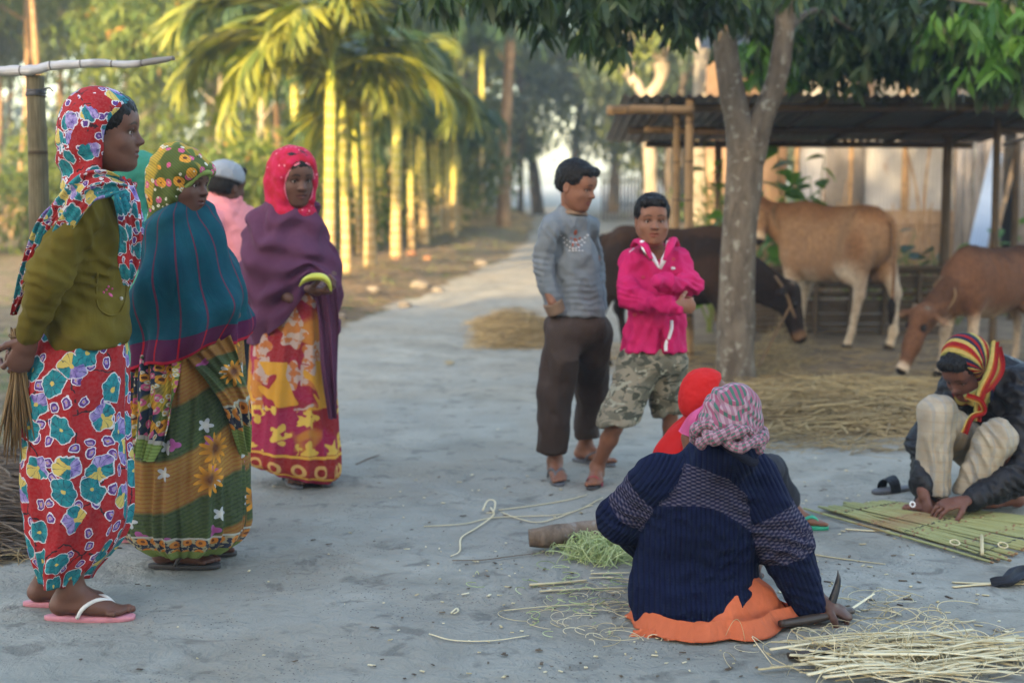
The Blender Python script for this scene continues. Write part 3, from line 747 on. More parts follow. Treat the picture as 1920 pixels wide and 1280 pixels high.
def leafmat(name, c1, c2, dry=None, trans=0.35, rough=0.5, sc=1.3, dsc=0.62):
    g = G(name, rough, 0.35); o = g.obj(); cc = g.xyz(g.col())[0]
    n = g.noise(o, sc, 3); f = g.m('ADD', n * 0.6, cc * 0.6) - 0.1
    c = g.mix(g.mr(f, 0.3, 0.7), c1, c2)
    if dry: c = g.mix(cc.gt(dsc), c, dry)
    g.out(c)
    tr = g.nt.nodes.new('ShaderNodeBsdfTranslucent'); g.L(g.mix(1.0, c, (1.15, 1.25, 0.4), 'MULTIPLY'), tr.inputs[0])
    mx = g.nt.nodes.new('ShaderNodeMixShader'); mx.inputs[0].default_value = trans
    o_ = g.nt.nodes['Material Output']; g.nt.links.new(g.b.outputs[0], mx.inputs[1]); g.nt.links.new(tr.outputs[0], mx.inputs[2]); g.nt.links.new(mx.outputs[0], o_.inputs[0])
    return g.mat
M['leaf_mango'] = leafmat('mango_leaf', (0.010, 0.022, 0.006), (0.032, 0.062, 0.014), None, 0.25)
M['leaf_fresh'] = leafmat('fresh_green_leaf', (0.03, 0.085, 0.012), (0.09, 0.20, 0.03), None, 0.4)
M['leaf_forest'] = leafmat('forest_leaf', (0.045, 0.07, 0.018), (0.12, 0.145, 0.035), (0.26, 0.13, 0.03), 0.35, dsc=0.93)
M['leaf_yellow'] = leafmat('yellow_green_leaf', (0.05, 0.09, 0.018), (0.14, 0.175, 0.032), (0.3, 0.16, 0.03), 0.4, dsc=0.9)
M['leaf_far'] = leafmat('far_dark_leaf', (0.018, 0.032, 0.016), (0.05, 0.072, 0.03), None, 0.2)
M['palm_leaf'] = leafmat('areca_leaf', (0.07, 0.10, 0.014), (0.20, 0.205, 0.024), None, 0.3)  # sunlit copy of the frond colour, yellower and brighter
M['palm_leaf_dark'] = leafmat('areca_leaf_deep', (0.018, 0.045, 0.018), (0.045, 0.085, 0.028), None, 0.35)  # shaded copy of the frond colour, shade put into the green
M['palm_stalk'] = plain('areca_stalk', (0.42, 0.26, 0.05), 0.5); M['palm_dry'] = plain('dry_frond', (0.36, 0.17, 0.03), 0.8)
def strawm(name, c1, c2, rough=0.7):
    g = G(name, rough, 0.3); cc = g.xyz(g.col())[0]; n = g.noise(g.obj(), 14.0, 3)
    return g.out(g.mix(g.mr(cc * 0.7 + n * 0.3, 0.1, 0.8), c1, c2))
M['straw'] = strawm('dry_straw', (0.13, 0.085, 0.038), (0.36, 0.27, 0.13)); M['straw_pale'] = strawm('split_cane', (0.40, 0.31, 0.15), (0.72, 0.62, 0.40), 0.5)
M['shaving'] = strawm('green_cane_shavings', (0.24, 0.32, 0.10), (0.50, 0.56, 0.28), 0.6); M['twig'] = strawm('dry_twigs', (0.04, 0.028, 0.02), (0.14, 0.10, 0.065))
M['grass'] = strawm('rough_grass', (0.045, 0.07, 0.014), (0.15, 0.17, 0.045)); M['broom'] = strawm('broom_straw', (0.10, 0.055, 0.022), (0.24, 0.15, 0.065))
def tin(name, c1, c2, rust, rf=0.6):
    g = G(name, 0.55, 0.5); g.b.inputs['Metallic'].default_value = 0.25; o = g.obj(); n = g.noise(o, 1.8, 5, 0.6)
    c = g.mix(g.mr(n, 0.35, 0.65), c1, c2); c = g.mix(g.mr(g.noise(g.scale(o, (1, 1, 0.4)), 3.0, 5, 0.65), rf, rf + 0.12), c, rust)
    return g.out(c, bump=n, bs=0.15, bd=0.01)
M['tin'] = tin('corrugated_tin', (0.20, 0.205, 0.215), (0.33, 0.325, 0.32), (0.19, 0.12, 0.075), 0.60)
M['tin_roof'] = tin('sooty_roof_tin', (0.030, 0.027, 0.026), (0.075, 0.066, 0.06), (0.06, 0.035, 0.022), 0.5)  # near-black tin with brown rust patches
M['tin_blue'] = tin('pale_blue_tin', (0.36, 0.42, 0.5), (0.5, 0.56, 0.62), (0.3, 0.28, 0.25), 0.66)
M['plank'] = bark('weathered_planks', (0.11, 0.10, 0.095), (0.20, 0.185, 0.175), (0.1, 0.08, 0.06), 3.0, 0.66)
M['mud_wall'] = plain('mud_plaster', (0.21, 0.14, 0.09), 0.95, 0.1, 0.2, 4.0, 0.5)
M['mudbrick'] = plain('broken_brick', (0.20, 0.10, 0.06), 0.95, 0.1, 0.3, 12.0, 0.6)
M['stone'] = plain('grey_stone', (0.14, 0.125, 0.105), 0.95, 0.1, 0.3, 12.0, 0.6)
M['rope'] = plain('jute_rope', (0.13, 0.085, 0.05), 0.95, 0.1)
M['hole'] = plain('dark_opening', (0.012, 0.012, 0.013), 0.9)  # near black: painted shade in the hut doorway, also cow eyes
M['log'] = bark('fallen_log_bark', (0.11, 0.078, 0.055), (0.22, 0.165, 0.125), (0.25, 0.22, 0.19), 14.0, 0.6)
M['banana'] = plain('yellow_green_rind', (0.42, 0.43, 0.06), 0.5, 0.4, 0.2, 10.0)

# ------------------------------------------------------------------ people: shared anatomy
SK = (0.145, 0.068, 0.042); SK_D = (0.105, 0.050, 0.033); SK_B = (0.21, 0.10, 0.06)
def head_prims(skin, full=1.0, male=False, child=False):
    """head about 0.22 tall, origin mid-skull at eye level, +Y forward, +X to the right of someone looking along +Y"""
    sk = np.array(skin); lip = sk * np.array([0.95, 0.62, 0.68]); dark = sk * 0.10 + 0.004; sh = sk * 0.82
    f = full; pr = [
        el((0, -.014, .036), (.073, .094, .083), .02, col=skin),
        el((0, .022, -.012), (.063, .070, .080), .03, col=skin),
        el((0, .028, -.048), (.050 * f, .056, .060), .03, col=skin),
        rc((0, .030, -.075), (0, .066, -.096), .036 * f, .019, .03, col=skin),
        rc((.045 * f, -.005, -.045), (.022, .055, -.090), .022, .017, .03, col=skin),
        rc((-.045 * f, -.005, -.045), (-.022, .055, -.090), .022, .017, .03, col=skin),
        el((.034 * f, .054, -.033), (.024, .024, .022), .02, col=skin), el((-.034 * f, .054, -.033), (.024, .024, .022), .02, col=skin),
        rc((-.034, .070, .019), (.034, .070, .019), .0135, None, .018, col=skin),
        el((0, .060, .045), (.052, .032, .036), .03, col=skin),
        # nose
        rc((0, .082, .010), (0, .100, -.026), .0075, .0105, .010, col=skin), el((0, .104, -.029), (.0115, .0105, .0095), .008, col=skin),
        el((.012, .094, -.032), (.0085, .0095, .0075), .006, col=sh), el((-.012, .094, -.032), (.0085, .0095, .0075), .006, col=sh),
        # mouth
        el((0, .068, -.058), (.032, .024, .026), .02, col=skin),
        rc((-.021, .0805, -.0585), (0, .0905, -.0560), .0038, .0062, .005, col=skin), rc((.021, .0805, -.0585), (0, .0905, -.0560), .0038, .0062, .005, col=skin),
        rc((-.016, .0815, -.0675), (0, .0885, -.0695), .0048, .0074, .005, col=skin), rc((.016, .0815, -.0675), (0, .0885, -.0695), .0048, .0074, .005, col=skin),
        el((0, .074, -.094), (.017, .014, .012), .012, col=skin),
        rc((-.020, .0930, -.0628), (.020, .0930, -.0628), .0030, None, .004, op='sub'),
        el((.031, .094, -.001), (.0165, .0165, .0125), .010, op='sub'), el((-.031, .094, -.001), (.0165, .0165, .0125), .010, op='sub'),
        # ears
        el((.074, -.012, -.012), (.009, .018, .030), .006, col=skin), el((-.074, -.012, -.012), (.009, .018, .030), .006, col=skin),
        el((.084, -.008, -.010), (.006, .009, .017), .004, op='sub'), el((-.084, -.008, -.010), (.006, .009, .017), .004, op='sub'),
    ]
    for s_ in (1, -1):   # lids and brows
        e = (s_ * .031, .0715, -.001)
        pr += [rc((s_ * .0165, .0765, -.003), (s_ * .030, .0855, .0075), .0030, .0036, .004, col=sh), rc((s_ * .030, .0855, .0075), (s_ * .0455, .0715, -.001), .0036, .0028, .004, col=sh),
               rc((s_ * .018, .0765, -.006), (s_ * .031, .0820, -.0105), .0026, .0028, .004, col=sh), rc((s_ * .031, .0820, -.0105), (s_ * .0445, .0705, -.004), .0028, .0024, .004, col=sh)]
    return pr
def face_paint(M_, hs, skin):
    Mi = np.array(M_.inverted()); sk = np.array(skin)
    def f(v, n, col):
        q = (v @ Mi[:3, :3].T + Mi[:3, 3]) / hs; x, y, z = np.abs(q[:, 0]), q[:, 1], q[:, 2]
        front = (y > .045) & (x < .07) & (z > -.12) & (z < .12)
        bz = .0235 + .004 * np.sin(np.clip((x - .012) / .04, 0, 1) * np.pi) - .004 * sstep(.03, .052, x)
        th = .0036 - .0018 * sstep(.03, .052, x); m = (1 - sstep(th * .5, th * 1.5, np.abs(z - bz))) * sstep(.009, .015, x) * (1 - sstep(.046, .054, x)) * front
        col = col * (1 - .82 * m[:, None]) + (sk * .08 + .003) * .82 * m[:, None]
        lw = .0245; up = (z < -.0525 - .06 * (x / .03) ** 2 * .12) & (z > -.0635); lo_ = (z <= -.0635) & (z > -.0775 + .010 * (x / lw) ** 2)
        m = ((up | lo_) & (x < lw) & front).astype(float); col = col * (1 - m[:, None]) + m[:, None] * sk * np.array([.92, .60, .64])
        m = np.exp(-((z + .0630 + .002 * (x / .025) ** 2) / .0013) ** 2) * (x < .026) * front; col = col * (1 - .7 * m[:, None]) + m[:, None] * .7 * sk * np.array([.25, .15, .15])  # shade of the mouth groove painted in as a dark line
        ex, ez = (x - .031) / .0155, (z + .0005) / .0085; e = np.sqrt(ex ** 2 + ez ** 2); m = np.exp(-((e - 1.0) / .22) ** 2) * np.where(z > -.001, .8, .4) * front * (e > .6)
        return col * (1 - m[:, None]) + m[:, None] * (sk * .12 + .002)
    return f
def eyes(M_, s, parent, look=(0, 1, 0)):
    for s_ in (1, -1):
        c = M_ @ Vector((s_ * .031 * s, .0715 * s, -.001 * s)); L = (M_.to_3x3() @ Vector(look)).normalized()
        v, f = sphere(0.0122 * s, 14, 10)
        o = mk('eye', v, f, M['eye'], None, True, loc=(0, 0, 0)); o.parent = parent
        o.location = c - org(parent); o.rotation_euler = basis(L).to_euler()
def sphere(r, nu=12, nv=8, c=(0, 0, 0)):
    th = np.linspace(0, 2 * np.pi, nu, endpoint=False); ph = np.linspace(0, np.pi, nv)
    T, Ph = np.meshgrid(th, ph); r = np.asarray(r) * np.ones(3)
    v = np.stack([np.cos(T) * np.sin(Ph) * r[0], np.sin(T) * np.sin(Ph) * r[1], np.cos(Ph) * r[2]], -1).reshape(-1, 3) + np.array(c)
    return v, grid_faces(nu, nv)[:, ::-1]
def hand_prims(wr, pd, pn, thumb=1, curl=(25, 30, 20), s=1.0, col=SK, spread=0.1, tcurl=20, tout=0.9, curls=None):
    """wr wrist, pd towards the fingers, pn out of the palm; thumb=+1 on the side pd x pn"""
    wr = Vector(wr); pd = Vector(pd).normalized(); pn = Vector(pn); pn = (pn - pd * pn.dot(pd)).normalized(); ac = pd.cross(pn)
    palmc = tuple(min(1, c * 1.35) for c in col)
    W = lambda a, b, c: wr + (pd * a + ac * b + pn * c) * s
    out = [rc(wr, W(.03, 0, 0), .026 * s, .031 * s, .015, col=col, side=pn, fl=1.35),
           rc(W(.025, 0, 0), W(.075, 0, 0), .033 * s, .041 * s, .012, col=col, side=pn, fl=2.6)]
    L = [(.040, .026, .020), (.044, .029, .021), (.041, .027, .020), (.032, .021, .017)]
    for i in range(4):
        b = thumb * (.029 - .0195 * i); base = W(.088 - (.004 if i in (0, 3) else 0) - (.006 if i == 3 else 0), b, 0)
        a = 0.0; dirx = spread * (1.5 - i) * thumb; p0 = base; r0 = .0092 if i < 3 else .008
        cs = (curls[i] if curls else curl)
        for j in range(3):
            a += rad(cs[j]); d = (pd * math.cos(a) + pn * math.sin(a) + ac * dirx).normalized()
            p1 = p0 + d * L[i][j] * s; out.append(rc(p0, p1, (r0 - .0008 * j) * s, (r0 - .0008 * (j + 1)) * s, .0035, col=col)); p0 = p1
        out.append(el(p0 - d * .004 * s + (-pn * math.cos(a) + pd * math.sin(a)) * .0035 * s, (.0055 * s,) * 3, .001, col=palmc))
    p0 = W(.022, thumb * .024, .004); a = rad(tcurl); d = (pd * .75 + ac * thumb * tout + pn * .35).normalized()
    for j, (l, r0, r1) in enumerate(((.036, .0145, .0115), (.030, .0112, .0100), (.024, .0100, .0082))):
        p1 = p0 + d * l * s; out.append(rc(p0, p1, r0 * s, r1 * s, .006, col=col)); p0 = p1
        d = (d * math.cos(a) + (pn * .6 - ac * thumb * .5 + pd * .3).normalized() * math.sin(a)).normalized()
    return out
def foot_prims(an, fwd, s=1.0, col=SK, z0=0.016):
    """an: ankle joint; fwd: level direction; returns prims of a bare foot whose sole is at z0"""
    an = Vector(an); f = Vector((fwd[0], fwd[1], 0)).normalized(); r = f.cross(Vector((0, 0, 1))); c2 = tuple(min(1, c * 1.3) for c in col)
    W = lambda a, b, z: Vector((an.x, an.y, 0)) + (f * a + r * b) * s + Vector((0, 0, z0 + z * s))
    out = [el(W(-.035, 0, .030), (.030 * s, .030 * s, .032 * s), .02, col=c2), rc(W(-.03, 0, .030), W(.10, 0, .024), .034 * s, .037 * s, .02, col=col, side=(0, 0, 1), fl=1.5),
           rc(an, W(.07, 0, .038), .036 * s, .026 * s, .03, col=col), rc(W(.09, -.012, .018), W(.135, -.004, .014), .038 * s, .036 * s, .02, col=col, side=(0, 0, 1), fl=2.3),
           rc(an, W(-.03, 0, .05), .030 * s, .025 * s, .02, col=col)]
    side = 1
    return out, W, c2
def toes(W, s, inner, col, c2):
    out = []
    for i in range(5):
        b = inner * (.027 - .0148 * i); l = (.032, .029, .025, .021, .017)[i]; r0 = (.0125, .0092, .0088, .0083, .0082)[i]; a0 = .150 - .0065 * i - (0 if i else .002)
        out += [rc(W(a0, b, .012), W(a0 + l * .6, b * 1.06, .014), r0 * s, r0 * s, .003, col=col), rc(W(a0 + l * .6, b * 1.06, .014), W(a0 + l, b * 1.08, .010), r0 * s, r0 * .85 * s, .002, col=col),
                el(W(a0 + l + .002, b * 1.08, .0165), (r0 * .62 * s, r0 * .62 * s, .004 * s), .001, col=c2)]
    return out
def sandal(parent, W, s, inner, mat, strapmat, wide_strap=False, z0=0.0, th=0.016, name='sandal'):
    ns = 40; t = np.linspace(0, 2 * np.pi, ns, endpoint=False); ct, st = np.cos(t), np.sin(t)
    x = .055 + .140 * ct; wdt = .034 + .010 * ct; y = np.sign(st) * np.abs(st) ** .75 * wdt + inner * .004 * ct
    base = [W(a, b, 0) for a, b in zip(x, y)]; v = []
    for zz, e in ((0, .96), (.002, 1.0), (th - .002, 1.0), (th, .97)):
        v += [(Vector((p.x, p.y, 0)) - Vector((W(.055, 0, 0).x, W(.055, 0, 0).y, 0))) * e + Vector((W(.055, 0, 0).x, W(.055, 0, 0).y, z0 + zz)) for p in base]
    v = np.array(v); f = grid_faces(ns, 4); c0 = v[-ns:].mean(0); c1 = v[:ns].mean(0); n = len(v)
    i = np.arange(ns); j = (i + 1) % ns
    o = mk(name, np.vstack([v, c0, c1]), [f, np.stack([i + 3 * ns, j + 3 * ns, np.full(ns, n)], 1), ], mat, parent, False)
    mb = MB(); up = .052 * s
    if not wide_strap:
        toe = W(.140, inner * .016, .004)
        for sd in (1, -1):
            pts = [toe, W(.125, inner * .014, .034), W(.09, inner * .006 + sd * .022, .052), W(.05, sd * .038, .034), W(.028, sd * .041, .0)]
            tv, tf, tu = tube([tuple(p) for p in pts], [.004, .006, .0065, .006, .005], 7, 16, flat=1.3); mb.add(tv, tf, tu)
    else:
        th_ = np.linspace(-.15, np.pi + .15, 16); rows = []
        for a in (.07, .085, .10, .115, .127): rows.append([tuple(W(a, math.cos(q) * .046, -.004 + math.sin(q) * (.060 - (a - .07) * .28))) for q in th_])
        v = np.array(rows).reshape(-1, 3); f = grid_faces(16, 5, False); mb.add(v, f); mb.add(v + (0, 0, .004), f[:, ::-1])
    mb.build('strap', strapmat, o)
    return o
def merge_boxes(bs):
    bs = [[np.array(a, float), np.array(b, float), h] for a, b, h in bs]; ch = True
    while ch:
        ch = False
        for i in range(len(bs)):
            for j in range(i + 1, len(bs)):
                if (bs[i][0] < bs[j][1]).all() and (bs[j][0] < bs[i][1]).all():
                    bs[i] = [np.minimum(bs[i][0], bs[j][0]), np.maximum(bs[i][1], bs[j][1]), min(bs[i][2], bs[j][2])]; bs.pop(j); ch = True; break
            if ch: break
    return [tuple(b) for b in bs]
def human(label, J, s=1.0, skin=SK, head=None, hands=(), feet=(), hf=0.0034, hh=0.0033, hc=0.012, group=None, sex='f', full=1.0, extra=(), look=(0, 1, 0), hscale=None):
    """J: joints in world space. head=(centre, forward, up). Builds an Empty with ONE continuous body mesh; returns root, body prims, head matrix"""
    pel = Vector(J['pel']); root = empty('person', (pel.x, pel.y, 0), label, 'person', group)
    hs = hscale or s; M_ = basis(head[1], head[2] if len(head) > 2 else (0, 0, 1), head[0]); c = skin
    B = []
    B += [rc(J['pel'], J['chest'], .05 * s, .055 * s, .05, col=c), rc(J['chest'], J['neck'], .055 * s, .048 * s, .05, col=c)]
    low = M_ @ Vector((0, -.022 * hs, -.045 * hs)); B += [rc(J['neck'], low, (.047 if sex == 'f' else .052) * s, (.045 if sex == 'f' else .049) * hs, .03, col=c)]
    for S_ in 'LR':
        if 'sh' + S_ in J:
            B += [rc(J['chest'], J['sh' + S_], .05 * s, .030 * s, .03, col=c), rc(J['sh' + S_], J['el' + S_], .034 * s, .033 * s, .02, col=c), rc(J['el' + S_], J['wr' + S_], .033 * s, .024 * s, .02, col=c)]
        if 'hip' + S_ in J:
            B += [rc(J['pel'], J['hip' + S_], .048 * s, .048 * s, .03, col=c), rc(J['hip' + S_], J['kn' + S_], .050 * s, .044 * s, .02, col=c),
                  rc(J['kn' + S_], Vector(J['kn' + S_]).lerp(Vector(J['an' + S_]), .3), .045 * s, .047 * s, .02, col=c), rc(Vector(J['kn' + S_]).lerp(Vector(J['an' + S_]), .3), J['an' + S_], .047 * s, .032 * s, .02, col=c)]
    H = xform(head_prims(skin, full, sex == 'm'), M_, hs); fine = []
    prims = B + H
    hc_ = np.array(M_.translation); fine.append((hc_ - .135 * hs, hc_ + .135 * hs, hh))
    for hd in hands:
        hp = hand_prims(col=skin, **hd); prims = prims + hp
        a = np.min([pbox(q)[0] for q in hp], 0) - .006; b = np.max([pbox(q)[1] for q in hp], 0) + .006; fine.append((a, b, hf))
    Ws = []
    for ft in feet:
        fp, W, c2 = foot_prims(J['an' + ft['side']], ft['fwd'], s, skin, ft.get('z0', .016)); fp = fp + toes(W, s, ft['inner'], skin, c2); prims = prims + fp; Ws.append(W)
        a = np.min([pbox(q)[0] for q in fp], 0) - .006; b = np.max([pbox(q)[1] for q in fp], 0) + .006; fine.append((a, b, hf + .0005))
    prims = prims + list(extra)
    sdf_obj('body', prims, hc, M['skin'], root, merge_boxes(fine), base=skin, soft=.0016, colf=face_paint(M_, hs, skin))
    eyes(M_, hs, root, look)
    for W, ft in zip(Ws, feet):
        if ft.get('mat'): sandal(root, W, s, ft['inner'], ft['mat'], ft['strap'], ft.get('wide', False))
    return root, B, M_
def hairy(M_, s, root, style='cap', h=0.004, seed=0):
    """hair as one mesh: cap = close to the skull under a scarf, boy = short thick hair"""
    if style == 'cap':
        pr = [el((0, -.014, .038), (.082, .104, .090), .02), el((0, .030, .052), (.067, .060, .060), .02), el((0, -.03, -.02), (.078, .078, .07), .02), el((0, .128, -.032), (.074, .078, .094), .010, op='sub')]
    else:
        pr = [el((0, -.018, .042), (.084, .103, .090), .02), el((0, -.045, -.005), (.073, .070, .066), .02), rc((-.035, .066, .086), (.035, .070, .088), .024, None, .02),
              el((0, .128, -.034), (.074, .080, .080), .010, op='sub'), el((.085, .005, -.038), (.028, .042, .042), .01, op='sub'), el((-.085, .005, -.038), (.028, .042, .042), .01, op='sub'), plane((0, 0, -.062), (0, -.3, -1), .01)]
    pr = xform(pr, M_, s)
    ho = sdf_obj('hair', pr, h, M['hair'], root, disp=lambda v, n: (fbm(v * 70, 2, seed) * .0022 + noise3(v * np.array([260., 260., 90.]), seed) * (.0016 if style == 'cap' else .003)) * s)
    if style != 'cap':      # loose short strands over the cap of hair
        rg_ = np.random.default_rng(seed + 5); me = ho.data; n = len(me.vertices); co = np.empty(n * 3, dtype=np.float32); me.vertices.foreach_get('co', co); nn = np.empty(n * 3, dtype=np.float32); me.vertices.foreach_get('normal', nn)
        co = co.reshape(-1, 3) + np.array(org(root)); nn = nn.reshape(-1, 3); k = rg_.integers(0, n, 2600); p = co[k] - nn[k] * .002 * s; F_ = np.array(M_.to_3x3() @ Vector((0, .5, -.5)))
        d = nn[k] * .55 + F_ * .9 + rg_.normal(size=(2600, 3)) * .28; d /= np.linalg.norm(d, axis=1)[:, None]; x = np.cross(d, nn[k]); x /= np.linalg.norm(x, axis=1)[:, None] + 1e-9; L = (.010 + .012 * rg_.random(2600))[:, None] * s
        v = np.stack([p - x * .0007 * s, p + x * .0007 * s, p + d * L], 1).reshape(-1, 3); o = mk('hair_strands', v, [np.arange(7800).reshape(-1, 3)], M['hair'], ho); o['kind'] = 'stuff'
    return ho

# ------------------------------------------------------------------ garments as lofts through rings measured in the photograph
def sil(name, rows, d, mat, parent, nu=160, nv=110, fold=None, wiggle=None, lip=0.012, cap=False, dy=None, zhem=None, post=None):
    """rows: (py, x_left, x_right, half_depth_m[, dy]) from top to bottom at ground distance d"""
    R = []
    for r in rows:
        dd = d + (r[4] if len(r) > 4 else 0); a = P(r[1], r[0], dd); b = P(r[2], r[0], dd)
        R.append([(a.x + b.x) / 2, dd, (a.z + b.z) / 2, (b.x - a.x) / 2, r[3]])
    R = np.array(R)
    dl = np.concatenate([[0], np.cumsum(np.linalg.norm(np.diff(R[:, :4], axis=0), axis=1))])
    Q = catmull(R, 400); ql = np.concatenate([[0], np.cumsum(np.linalg.norm(np.diff(Q[:, :4], axis=0), axis=1))])
    t = np.linspace(0, ql[-1], nv); Q = np.stack([np.interp(t, ql, Q[:, i]) for i in range(5)], 1)
    th = np.linspace(0, 2 * np.pi, nu, endpoint=False); T = np.tile(th, (nv, 1)); Vv = np.tile(np.linspace(0, 1, nv)[:, None], (1, nu))
    up = ql[-1] - t; per = 2 * np.pi * np.sqrt((Q[:, 3].max() ** 2 + Q[:, 4].max() ** 2) / 2)
    off = 0 if fold is None else fold(T, Vv, t[:, None])
    rx = Q[:, 3][:, None] + off; ry = Q[:, 4][:, None] + off
    v = np.stack([Q[:, 0][:, None] + rx * np.cos(T), Q[:, 1][:, None] + ry * np.sin(T), np.tile(Q[:, 2][:, None], (1, nu))], -1)
    if zhem is not None: v[..., 2] += zhem(T, Vv)
    if wiggle: v = v + np.stack([fbm(v * wiggle[1], 2, 3) * wiggle[0], fbm(v * wiggle[1], 2, 9) * wiggle[0], np.zeros_like(T)], -1)
    uv = np.stack([T / (2 * np.pi) * per, np.tile(up[:, None], (1, nu))], -1)
    if post is not None: v = post(v, T, Vv)
    if lip:   # turn the hem inwards so that the cloth has an edge
        c = v[-1].mean(0); e1 = v[-1] + (c - v[-1]) * .04 + (0, 0, .004); e2 = v[-1] + (c - v[-1]) * .16 + (0, 0, .05)
        v = np.concatenate([v, e1[None], e2[None]]); uv = np.concatenate([uv, uv[-1:], uv[-1:]])
    f = grid_faces(nu, len(v))[:, ::-1]; V_ = v.reshape(-1, 3); U_ = uv.reshape(-1, 2); fs = [f]
    if cap:
        V_ = np.vstack([V_, v[0].mean(0)]); U_ = np.vstack([U_, U_[0]]); i = np.arange(nu); fs.append(np.stack([i, (i + 1) % nu, np.full(nu, len(V_) - 1)], 1))
    return mk(name, V_, fs, mat, parent, True, uv=U_)
def strip(name, path, widths, nrm, mat, parent, thick=.006, nu=24, nv=70, fold=None, fin=None, rim=None):
    """a draped band of cloth: path points, widths along it, nrm = direction it faces; closed thin slab"""
    pts, t, N, B = frame_path(catmull(path, nv)); nr = catmull(np.array(nrm, float).reshape(-1, 3) if np.ndim(nrm) > 1 else np.array([nrm, nrm], float), nv)
    nr = nr - (nr * t).sum(1)[:, None] * t; nr /= np.linalg.norm(nr, axis=1)[:, None]; ac = np.cross(t, nr)
    wd = np.interp(np.linspace(0, 1, nv), np.linspace(0, 1, len(widths)), widths)
    L = np.concatenate([[0], np.cumsum(np.linalg.norm(np.diff(pts, axis=0), axis=1))])
    u = np.linspace(-1, 1, nu); U, Vv = np.meshgrid(u, np.linspace(0, 1, nv))
    o = 0 if fold is None else fold(U, Vv)
    c = pts[:, None] + ac[:, None] * (U * wd[:, None])[..., None] + nr[:, None] * (o - (U ** 2) * wd[:, None] * .12)[..., None]
    if fin is not None: c = fin(c, U, Vv)
    a = c + nr[:, None] * thick / 2; b = c - nr[:, None] * thick / 2
    ring = np.concatenate([a, b[:, ::-1]], 1); f = grid_faces(2 * nu, nv)
    ua = np.stack([(U + 1) * wd.mean() * 1.3, np.tile(L[::-1][:, None], (1, nu))], -1); uv = np.concatenate([ua, ua[:, ::-1]], 1)
    n = 2 * nu; V_ = ring.reshape(-1, 3)
    e0 = np.array([[i, i + 1, n - 2 - i, n - 1 - i] for i in range(nu - 1)]); e1 = e0[:, ::-1] + (nv - 1) * n
    return V_, np.concatenate([f, e0, e1]), uv.reshape(-1, 2)
def folds(items):
    """creases gathered round given places: (centre, direction across the creases, spacing, height, radius)"""
    def f(v):
        r = np.zeros(len(v))
        for c, d, sp, a, R in items:
            q = v - np.array(c); d = np.array(Vector(d).normalized()); g = np.exp(-(q * q).sum(1) / R ** 2); ph = (q @ d) / sp * np.pi + fbm(v * 7, 3, 77) * 2.0
            r += a * (.6 + .5 * noise3(v * 11, 5)) * g * ((1 - np.abs(np.sin(ph))) ** .8 - .45)
        return r
    return f
def rim_curve(adds, opening, n=50, a0=-.25, a1=1.25):
    """where the ellipsoid opening meets the outside of the hood (head space)"""
    c, r = opening['c'], opening['r']; out = []
    for ph in np.linspace(a0 * np.pi, a1 * np.pi, n):
        t = np.linspace(.2, .999, 60); P_ = np.stack([c[0] + r[0] * np.cos(ph) * t, c[1] - r[1] * np.sqrt(1 - t * t), c[2] + r[2] * np.sin(ph) * t], 1); P2 = P_[::-1].copy(); P2[:, 1] = 2 * c[1] - P2[:, 1]
        P_ = np.vstack([P_, P2]); D = P_[:, 0] * 0 + 9
        for q in adds: D = np.minimum(D, pdist(q, P_))
        k = np.argmax(D > -.004) if (D > -.004).any() else len(D) - 1
        ins = np.where(D < -.004)[0]; out.append(P_[min(ins.max() + 1, len(D) - 1)] if len(ins) else P_[k])
    return np.array(out)
def wrinkle(a=.006, s=9.0, st=(1, 1, 1), seed=0, b=0.0):
    st = np.array(st, float)
    def f(v, n):
        r = 1 - np.abs(fbm(v * s * st, 3, seed)) * 1.7
        return a * r + b * noise3(v * 40, seed + 5)
    return f

# ================================================================== GROUND
def interp_road(y):
    return np.interp(y, [0, 4.6, 5.2, 9, 13, 16.2, 20.7, 26.7, 37, 62, 120], [-2.6, -2.3, -1.80, -1.75, -1.62, -1.25, -.65, -.05, .55, 1.0, -2.0])
def gz(x, y):
    """height of the ground"""
    x = np.asarray(x, float); y = np.asarray(y, float); p = np.stack([x, y, np.zeros_like(x)], -1); e = interp_road(y)
    bank = sstep(.15, .9, e - x) * sstep(9, 15, y) * .16
    return bank + fbm(p * .8, 3, 2) * .010 * sstep(2.0, 9, y) + fbm(p * .35, 2, 5) * .05 * sstep(14, 40, y)
ys = np.concatenate([np.arange(-22, 0, 2.0), np.arange(0, 16, .10), np.arange(16, 40, .3), np.arange(40, 90, 1.2), np.arange(90, 420, 15)])
xs = np.concatenate([np.arange(-160, -16, 12), np.arange(-16, -5, .6), np.arange(-5, 6, .10), np.arange(6, 16, .5), np.arange(16, 170, 12)])
X_, Y_ = np.meshgrid(xs, ys); Z_ = gz(X_, Y_); pN = np.stack([X_, Y_, 0 * X_], -1)
e_ = interp_road(Y_); verge = sstep(-.15, .25, e_ - X_ + fbm(pN * 1.5, 2, 1) * .15); right = np.interp(Y_, [0, 8.2, 9.3, 12, 14, 20, 40, 70, 200], [9, 9, 1.2, 1.0, 1.5, 2.3, 4.2, 8, 22]); yard = sstep(-.2, .4, X_ - right + fbm(pN * 1.2, 2, 4) * .25)
v = np.stack([X_, Y_, Z_], -1).reshape(-1, 3); o = mk('ground', v, [grid_faces(len(xs), len(ys), False)], M['ground'], col=np.stack([yard.ravel(), verge.ravel(), 0 * verge.ravel()], 1)); meta(o, kind='structure')
o['label'] = 'trodden grey mud track and yard'
def up(x, y, z=0): return Vector((x, y, float(gz(x, y)) + z))
def Gp(px, py, z=0.0):
    g = Gd(px, py); return up(g.x, g.y, z)

